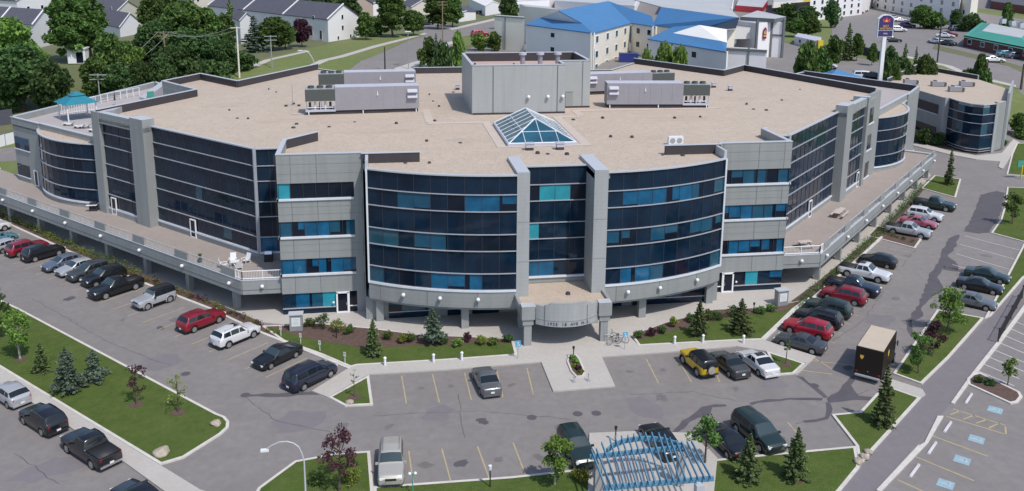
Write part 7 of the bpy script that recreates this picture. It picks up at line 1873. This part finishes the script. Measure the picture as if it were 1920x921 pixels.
o = empty('canopy_fascia'); o.location = (a.x, a.y, HB); tag(o, 'cream fascia board with yellow end over the dark building at the top', 'canopy'); m_ = a.lerp(b, .68)
mbx.wall(a, m_, 11.9, 14.3, .6, 'hotel_cream', .6); mbx.build('board', o, world=True); mbx = MB(); mbx.wall(m_, b, 11.9, 14.3, .6, 'yellow', .6); mbx.build('board', o, world=True)
boxbuild('red_building', 'low building with orange red walls behind the hotel tower', [(1380, 10), (1430, 14), (1440, 0), (1388, -6)], 10.5, 'sign_red', 'flat_roof')
boxbuild('warehouse', 'grey flat roofed warehouse behind the hotel at the top', [(1240, 8), (1372, 18), (1376, -4), (1250, -10)], 12.5, 'hotel_white', 'flat_roof', par=.4)
boxbuild('warehouse', 'white low warehouse left of the grey one at the top', [(1040, 2), (1190, 12), (1200, -8), (1050, -14)], 11.5, 'hotel_white', 'flat_roof', par=.4)
boxbuild('warehouse', 'pale warehouse above the left part of the hotel', [(960, 2), (1030, -1), (1040, -12), (965, -12)], 12.5, 'hotel_white', 'flat_roof', par=.4)
boxbuild('brick_building', 'dark red brick building cut off by the top right corner', [(1858, 2), (2000, 22), (2000, 0), (1862, -14)], 11.5, 'brick', 'shingle')
o = boxbuild('cabin', 'small white cabin among bushes right of the hotel tower', [(1490, 68), (1536, 78), (1540, 70), (1496, 62)], 10.2, 'white_trim', 'hvac_top', wins=((0, 1, 2, (9,), 1.6, 1.2),))
bx = empty('loading_building'); q0, q1, q2, q3 = GT(740, 150), GT(870, 150), GT(870, 122), GT(740, 122)
bx.location = q0; bpy.data.objects.remove(bx)
def flatbox(name, label, cat, px, L_, W_, H_, rz, k, kt=None, lid=None):
    o = empty(name); o.location = GT(*px); o.rotation_euler.z = rz; tag(o, label, cat); mb = MB(); mb.box((0, 0, H_/2), (L_, W_, H_), k, 0, kt); mb.build('body', o)
    mb = MB(); mb.box((0, 0, H_+.06), (L_*1.03, W_*1.03, .12), lid or k); mb.build('lid', o); return o
flatbox('skip_container', 'dark blue waste container behind the right rear parapet', 'container', (1178, 116), 5.0, 3.2, 2.2, R(-10), 'dumpster', None, 'dumpster')
flatbox('red_bin', 'red bin at the corner of the dark fence', 'bin', (1568, 104), 1.6, 1.4, 2.4, 0, 'red')
flatbox('yellow_slide', 'yellow play slide beside the small white cabin', 'slide', (1536, 96), 1.6, 1.2, 3.2, 0, 'yellow')
o = empty('canopy'); o.location = GT(1576, 160); tag(o, 'blue tent like canopy roof just behind the right rear parapet', 'canopy'); mb = MB(); P = [(-6, -3, 1.8), (6, -3, 1.8), (6, 4, 1.8), (-6, 4, 1.8)]
for i in range(4): mb.quad([P[i], P[(i+1) % 4], (-1, .5, 4.0)], 'blue_roof')
mb.quad(P[::-1], 'blue_roof'); mb.build('roof', o)
for x in (-5, 5):
    for y in (-2.5, 3.5): mb = MB(); mb.box((x, y, .8), (.2, .2, 2.4), 'white_metal'); mb.build('post', o)

# ---- poles
def pole(px, top, r, k, label, arm=0, name='utility_pole', cat='pole', lamp=False, D=None):
    P = baseD(px[0], D) if D else GT(*px); zt = rowz(P, top); o = empty(name, P); tag(o, label, cat); mb = MB(); mb.tube((0, 0, -.3), (0, 0, zt-P.z), r, k, r*.7, n=8); mb.build('post', o)
    if arm:
        for dz in (.3, 1.3)[:2 if arm > 3 else 1]: mb = MB(); mb.box((0, 0, zt-P.z-dz), (arm, .18, .18), k); mb.build('crossarm', o)
    if lamp: mb = MB(); mb.box((0, 0, zt-P.z+.08), (1.5, .5, .22), 'white_metal'); mb.build('lamp_head', o)
    return o, P, zt
pA_ = pole((313, 148), 58, .22, 'wood', 'wooden utility pole with one crossarm among the big left trees', 4.2)
pB_ = pole((449, 146), 50, .24, 'hotel_cream', 'pale yellowish utility pole left of the grass slope', 3.0)
pC_ = pole((830, 78), 2, .22, 'wood', 'brown utility pole at the street junction', 3.4)
pD_ = pole((189, 205), 138, .16, 'grey_metal', 'grey light mast with a twin head behind the gazebo terrace', 3.6)
pole((510, 128), 66, .16, 'grey_metal', 'grey light mast at the foot of the grass slope', 3.2)
pole((722, 134), 88, .2, 'black_plastic', 'dark post in front of the road behind the left air handlers')
pole((766, 130), 60, .12, 'grey_metal', 'slim street lamp beside the road behind the roof', 0, 'street_lamp', 'street lamp', True)
pole((1757, 118), 30, .2, 'black_plastic', 'dark light pole on the verge of the right hand road')
pole((1661, 82), 12, .14, 'grey_metal', 'light pole in the car park behind the pole sign', 0, 'street_lamp', 'street lamp')
pole((1914, 168), 120, .3, 'bark', 'dark pole at the right edge near the grass corner')
pole((1113, 160), 92, .09, 'grey_metal', 'thin flag pole right of the penthouse')
for (a, b) in (((pA_, pB_)), ((pA_, pD_))):
    (oa, P, za), (ob, Q, zb_) = a, b
    for off, l in ((-1.4, 'left'), (1.4, 'right')):
        mb = MB(); p = Vector((P.x+off, P.y, za-.3)); q = Vector((Q.x+off, Q.y, zb_-.3)); n = 12; pts = [p.lerp(q, i/n)-Vector((0, 0, 1.6*4*(i/n)*(1-i/n))) for i in range(n+1)]
        for u, v in zip(pts, pts[1:]): mb.tube(u-p, v-p, .035, 'grey_metal', n=4, caps=False)
        w = mb.build('overhead_wire'); w.location = p; tag(w, l+' overhead wire from the wooden pole to the '+('pale yellowish pole' if b is pB_ else 'twin headed mast'), 'wire')
# curved street lamp behind the roof corner
o = empty('street_lamp'); P = baseD(589, 200); o.location = P; tag(o, 'pale curved street lamp behind the left rear roof corner', 'street lamp'); D2 = 200
mb = MB(); pts = [AtD(x, y, D2)-P for x, y in ((590, 135), (589, 118), (585, 108), (579, 99), (571, 95), (565, 95))]; mb.tube((0, 0, 0), pts[0], .12, 'coping', .1, n=7)
for u, v in zip(pts, pts[1:]): mb.tube(u, v, .1, 'coping', n=6)
mb.build('post', o); mb = MB(); e = pts[-1]; mb.box((e.x-.3, e.y, e.z), (1.0, .35, .2), 'white_metal'); mb.build('lamp_head', o)

# ---- trees behind
proto = {}
def P_(kind):
    if kind in proto: return proto[kind]
    K = dict(oak=(broadleaf(10, 4.1, 2.0, 'leaf_green', 101, 70, 90, .42, clump=.34), 'leafy_tree'), dark=(broadleaf(10, 4.0, 1.6, 'leaf_dark', 102, 70, 90, .42, clump=.34), 'leafy_tree'), bright=(broadleaf(9, 3.8, 1.6, 'leaf_bright', 103, 60, 90, .38, clump=.34), 'leafy_tree'),
             tall=(broadleaf(13, 3.6, 2.4, 'leaf_green', 104, 80, 90, .42, clump=.34), 'leafy_tree'), spruce=(conifer(9, 2.6, 'needle_dark', 105, 18, .34, .05), 'spruce_tree'), blue=(conifer(9, 2.7, 'needle_blue', 106, 16, .34, .05), 'spruce_tree'),
             plum=(broadleaf(7, 2.8, 1.4, 'leaf_purple', 107, 46, 80, .34, clump=.36), 'plum_tree'), bush=(broadleaf(3.2, 2.0, .3, 'leaf_green', 108, 30, 70, .28, clump=.42), 'bush'), dbush=(broadleaf(3.2, 2.2, .3, 'leaf_dark', 109, 30, 70, .28, clump=.42), 'bush'), bbush=(broadleaf(3.4, 1.7, .3, 'leaf_bright', 110, 30, 70, .26, clump=.42), 'bush'))
    (tk, cr), nm = K[kind]; root = empty(nm); tk.build('trunk', root); cr.build('crown', root); proto[kind] = [root, False, nm, {'oak': 10, 'dark': 10, 'bright': 9, 'tall': 13, 'spruce': 9, 'blue': 9, 'plum': 7, 'bush': 3.2, 'dbush': 3.2, 'bbush': 3.4}[kind], {'oak': 9.6, 'dark': 9.4, 'bright': 8.9, 'tall': 8.5, 'spruce': 5.2, 'blue': 5.4, 'plum': 6.6, 'bush': 4.6, 'dbush': 5.0, 'bbush': 4.0}[kind]]
    return proto[kind]
rt = random.Random(11)
def tree(kind, cx, top, width, D, label, group):
    """height from its top row, spread from its width, standing on the land at depth D"""
    pr = P_(kind); root = pr[0]
    if pr[1]: root = copy_tree(root)
    pr[1] = True
    P = baseD(cx, D); zt = rowz(P, top); root.location = P
    sz = (zt-P.z)/pr[3]; sw = width/CF*D/pr[4]
    root.scale = (sw, sw, sz); root.rotation_euler.z = rt.uniform(0, 6.28); tag(root, label, 'bush' if 'bush' in kind else 'tree', group)
GL, GC, GRR = 'big trees behind the left wing', 'trees along the street behind the roof', 'trees round the right hand car parks'
for t in (
 ('bright', 38, 44, 125, 205, 'bright green tree at the left edge below the grey roofed house'), ('dark', 44, 92, 125, 190, 'big dark tree at the left edge behind the gazebo terrace'), ('dark', -30, 95, 110, 190, 'dark tree cut off by the left edge'),
 ('dark', 100, 122, 84, 186, 'dark tree directly behind the gazebo'), ('tall', 137, -8, 88, 232, 'tall dense tree right of the top left gabled house'), ('tall', 172, -10, 80, 236, 'tallest tree of the left stand, touching the top edge'),
 ('dark', 165, 42, 70, 262, 'dark tree in front of the tallest one'), ('oak', 212, 68, 84, 208, 'mid green tree right of the white shed'), ('oak', 186, 112, 74, 196, 'green tree behind the light mast'), ('bright', 258, 95, 62, 205, 'small bright green tree left of the wooden pole'),
 ('oak', 238, 84, 66, 206, 'green tree between the white shed and the bright small tree'), ('dark', 222, 125, 80, 196, 'low dark tree behind the roof terrace railing'), ('dark', 268, 120, 60, 198, 'low dark tree behind the stair hood'),
 ('tall', 288, -12, 66, 250, 'tall tree right of the pale pink house'), ('dark', 276, 62, 60, 228, 'dark tree below the pale pink house'), ('tall', 305, -14, 95, 262, 'tall tree above the wooden pole'), ('dark', 300, 45, 90, 230, 'very dark tree behind the wooden pole'),
 ('oak', 345, 8, 105, 240, 'broad green tree right of the wooden pole'), ('dark', 350, 60, 95, 224, 'dark tree under the broad green one'), ('oak', 392, 20, 80, 245, 'green tree below the cream house'), ('dark', 388, 68, 80, 226, 'dark tree left of the pale pole'), ('dark', 330, 92, 90, 206, 'dark low tree above the rear parapet'),
 ('tall', 428, 30, 44, 250, 'slim tree behind the pale pole'), ('dark', 425, 78, 60, 222, 'dark tree right of the pale pole'), ('spruce', 434, -2, 34, 290, 'dark spruce standing before the row house roof'), ('blue', 478, 30, 58, 255, 'blue green spruce in front of the row houses'),
 ('oak', 512, 36, 78, 258, 'round green tree in front of the row houses'), ('oak', 535, 42, 50, 262, 'smaller green tree touching the plum tree'), ('plum', 566, 36, 44, 268, 'purple plum tree in front of the row houses'), ('dbush', 455, 100, 60, 226, 'dark bushes at the foot of the pale pole'),
 ('dbush', 400, 115, 70, 212, 'dark bushes above the left rear parapet'), ('dark', 310, 110, 60, 200, 'low dark tree by the foot of the wooden pole')): tree(*t, GL)
for t in (
 ('oak', 686, 26, 44, 290, 'green tree at the end of the row houses'), ('dbush', 702, 36, 36, 300, 'dark bush right of the row house tree'), ('tall', 737, -14, 68, 300, 'large round street tree with a bare trunk'), ('oak', 775, 22, 52, 305, 'spreading olive green tree at the junction'),
 ('tall', 820, -10, 60, 330, 'tall green street tree behind the brown pole'), ('tall', 848, -6, 44, 340, 'street tree right of the brown pole'), ('bush', 804, 74, 46, 228, 'green bush left of the small spruce behind the roof'), ('blue', 818, 62, 20, 226, 'small pointed spruce behind the roof'),
 ('dbush', 832, 84, 44, 216, 'dark reddish bush behind the roof'), ('bbush', 861, 68, 34, 222, 'upright bright bush left of the penthouse'), ('spruce', 790, 104, 24, 206, 'small dark spruce beside the concrete yard'), ('bbush', 897, 66, 38, 262, 'hedge like bush under the red car'),
 ('bush', 925, 62, 34, 262, 'bush at the corner of the hotel stair tower'), ('bbush', 1247, 90, 52, 205, 'bright green bush in front of the hotel front wing'), ('bbush', 1268, 96, 44, 203, 'bright bush right of its neighbour at the hotel front wing'), ('bbush', 1212, 100, 30, 205, 'small bright bush at the left corner of the hotel front wing'),
 ('dark', 655, -6, 50, 350, 'dark tree above the row house gable'), ('dark', 955, -8, 40, 330, 'dark trees left of the hotel at the top'), ('dark', 615, -14, 60, 360, 'dark tree at the top edge behind the row houses'), ('dark', 560, -18, 70, 360, 'dark tree at the top edge above the row roof')): tree(*t, GC)
for t in (
 ('dark', 1475, 10, 54, 345, 'dark tree mass under the cream fascia'), ('dark', 1512, 14, 50, 345, 'dark tree right of the dark mass under the cream fascia'), ('oak', 1492, 36, 46, 312, 'green tree above the small white cabin'), ('oak', 1522, 34, 40, 312, 'green tree right of the cabin'),
 ('dark', 1557, 4, 40, 350, 'dark tree in front of the cream motel block'), ('bush', 1508, 84, 64, 212, 'large round green bush in front of the small cabin'), ('bush', 1560, 70, 40, 240, 'green bush beside the red bin'), ('bush', 1538, 92, 40, 222, 'low green bush right of the large round one'), ('spruce', 1588, 44, 28, 246, 'tall dark spruce behind the dark fence'),
 ('oak', 1606, 66, 28, 246, 'green tree right of the tall dark spruce'), ('oak', 1634, 84, 22, 236, 'small tree left of the pole sign'), ('dark', 1664, 92, 36, 216, 'dark tree right of the sign pole'), ('spruce', 1692, 82, 26, 222, 'spruce between the sign pole and the dark light pole'),
 ('dark', 1690, 116, 44, 206, 'dark green tree behind the neighbour office corner'), ('bush', 1668, 124, 50, 196, 'bushes at the left corner of the neighbour office'), ('spruce', 1713, 88, 16, 222, 'thin dark spruce near the road'), ('spruce', 1735, 100, 22, 216, 'small spruce behind the neighbour parapet'), ('oak', 1730, 108, 46, 206, 'green tree behind the neighbour parapet'),
 ('bush', 1810, 132, 40, 208, 'round bush behind the neighbour roof'), ('oak', 1833, 106, 34, 206, 'tree at the right behind the neighbour roof'), ('bush', 1846, 138, 34, 200, 'low bush right of the tree behind the neighbour roof'), ('oak', 1725, 12, 44, 350, 'olive green tree in front of the grey motel block'), ('bush', 1750, 24, 60, 350, 'pale bushes in front of the grey motel block'),
 ('dark', 1790, 20, 26, 350, 'dark shrub before the stair block'), ('dbush', 1820, 28, 50, 340, 'dark bushes left of the restaurant roof'), ('oak', 1885, 8, 26, 330, 'small green tree above the restaurant roof'), ('oak', 1912, 215, 44, 180, 'green tree at the right edge beside the neighbour office'), ('bush', 1925, 250, 50, 178, 'bush cut off by the right edge below the neighbour office'),
 ('dbush', 1730, 243, 36, 172, 'bushes left along the neighbour office wall'), ('dbush', 1758, 250, 34, 171, 'bushes right along the neighbour office wall'), ('dbush', 1880, 262, 20, 172, 'reddish bush at the right end of the curved glass')): tree(*t, GRR)
# ---- far cars
far = [('suv', 'brightred', 'bright red car on the street behind the penthouse', (900, 69), R(12)), ('suv', 'darkgrey', 'dark car parked in the hotel court', (1212, 86), R(60)), ('sedan', 'silver', 'silver car by the blue waste container', (1150, 106), R(30)),
 ('hatch', 'white', 'white car at the far left of the hotel car park row', (1548, 128), R(-30)), ('suv', 'navy', 'navy car in the hotel parking beside the blue canopy', (1535, 133), R(-30)), ('suv', 'grey', 'dark grey car in the hotel parking below the round bush', (1520, 138), R(-30)), ('van', 'white', 'white van behind the right rear parapet', (1622, 150), R(-20)), ('suv', 'black', 'black car right of the white van behind the rear parapet', (1640, 152), R(-25)),
 ('van', 'white', 'white van in the car park right of the pole sign', (1682, 60), R(-12)), ('suv', 'purple', 'purple car behind the white van in the car park', (1700, 52), R(-20)), ('sedan', 'darkgrey', 'dark car at the kerb of the grey motel block', (1712, 44), R(-12)), ('hatch', 'silver', 'silver car above the pole sign', (1673, 36), R(70)), ('sedan', 'white', 'white car behind the pole sign', (1686, 41), R(-10)), ('sedan', 'green', 'green car on the road below the pole sign', (1672, 79), R(-12)),
 ('hatch', 'white', 'white car nearest the dark light pole', (1754, 82), R(100)), ('sedan', 'green', 'green sedan beside the white car near the dark light pole', (1776, 85), R(95)), ('sedan', 'red', 'dark red car in front of the restaurant corner', (1778, 68), R(-35)), ('sedan', 'white', 'white car just above the dark red one', (1772, 71), R(-35)), ('suv', 'bluegrey', 'blue car at the restaurant side', (1794, 58), R(0)), ('sedan', 'silver', 'small silver car beyond the restaurant side', (1770, 42), R(0)),
 ('sedan', 'white', 'white car driving on the right hand road', (1860, 117), R(-14)), ('hatch', 'teal', 'teal car on the service lane in front of the restaurant', (1888, 107), R(-15)), ('hatch', 'bluegrey', 'grey blue car behind the teal car', (1906, 110), R(-15)),
 ('suv', 'white', 'white car in the row before the cream motel block', (1602, 20), R(10)), ('sedan', 'brightred', 'red car in the row before the cream motel block', (1607, 26), R(10)), ('sedan', 'white', 'white sedan at the right of the motel row', (1617, 22), R(10)), ('suv', 'black', 'black car left in the motel row', (1578, 30), R(0)), ('suv', 'darkgrey', 'dark car at the street junction', (798, 47), R(5)), ('sedan', 'black', 'black car under the street trees', (770, 46), R(5)), ('pickup', 'black', 'dark vehicle under the carport by the hotel', (905, 26), R(10))]
cache = {}
for kind, col, lab, px, hdg in far:
    key = (kind, col)
    if key in cache: o = copy_tree(cache[key]); tag(o, lab, group='far cars behind the office building')
    else: o = make_vehicle(kind, col, label=lab, group='far cars behind the office building'); cache[key] = o
    o['category'] = 'car'
    place(o, px, hdg); s = 1.32; o.scale = (s, s, s)

# ---- right edge details
A_, B_ = G(1916, 560), G(1871, 643); o = empty('steel_fence', A_); tag(o, 'open black steel fence beside the footpath at the right edge', 'fence')
mb = MB()
for z in (.2, 1.4): mb.tube((A_.x, A_.y, z), (B_.x, B_.y, z), .03, 'black_plastic', n=5)
m = int((B_-A_).length/.16)
for i in range(m+1): q = A_.lerp(B_, i/m); mb.box((q.x, q.y, .8), (.025, .025, 1.3), 'black_plastic')
mb.build('panel', o, world=True)
for i in range(5): q = A_.lerp(B_, i/4); mb = MB(); mb.box((q.x, q.y, .8), (.1, .1, 1.6), 'black_plastic'); mb.build('post', o, world=True)
o = empty('sign_post'); o.location = G(1914, 334, .13); tag(o, 'green board on a yellow post at the right edge', 'sign'); mb = MB(); mb.tube((0, 0, 0), (0, 0, 2.2), .12, 'yellow', n=8); mb.build('post', o); mb = MB(); mb.box((0, 0, 2.5), (1.9, .15, 1.1), 'green_roof'); mb.build('board', o)
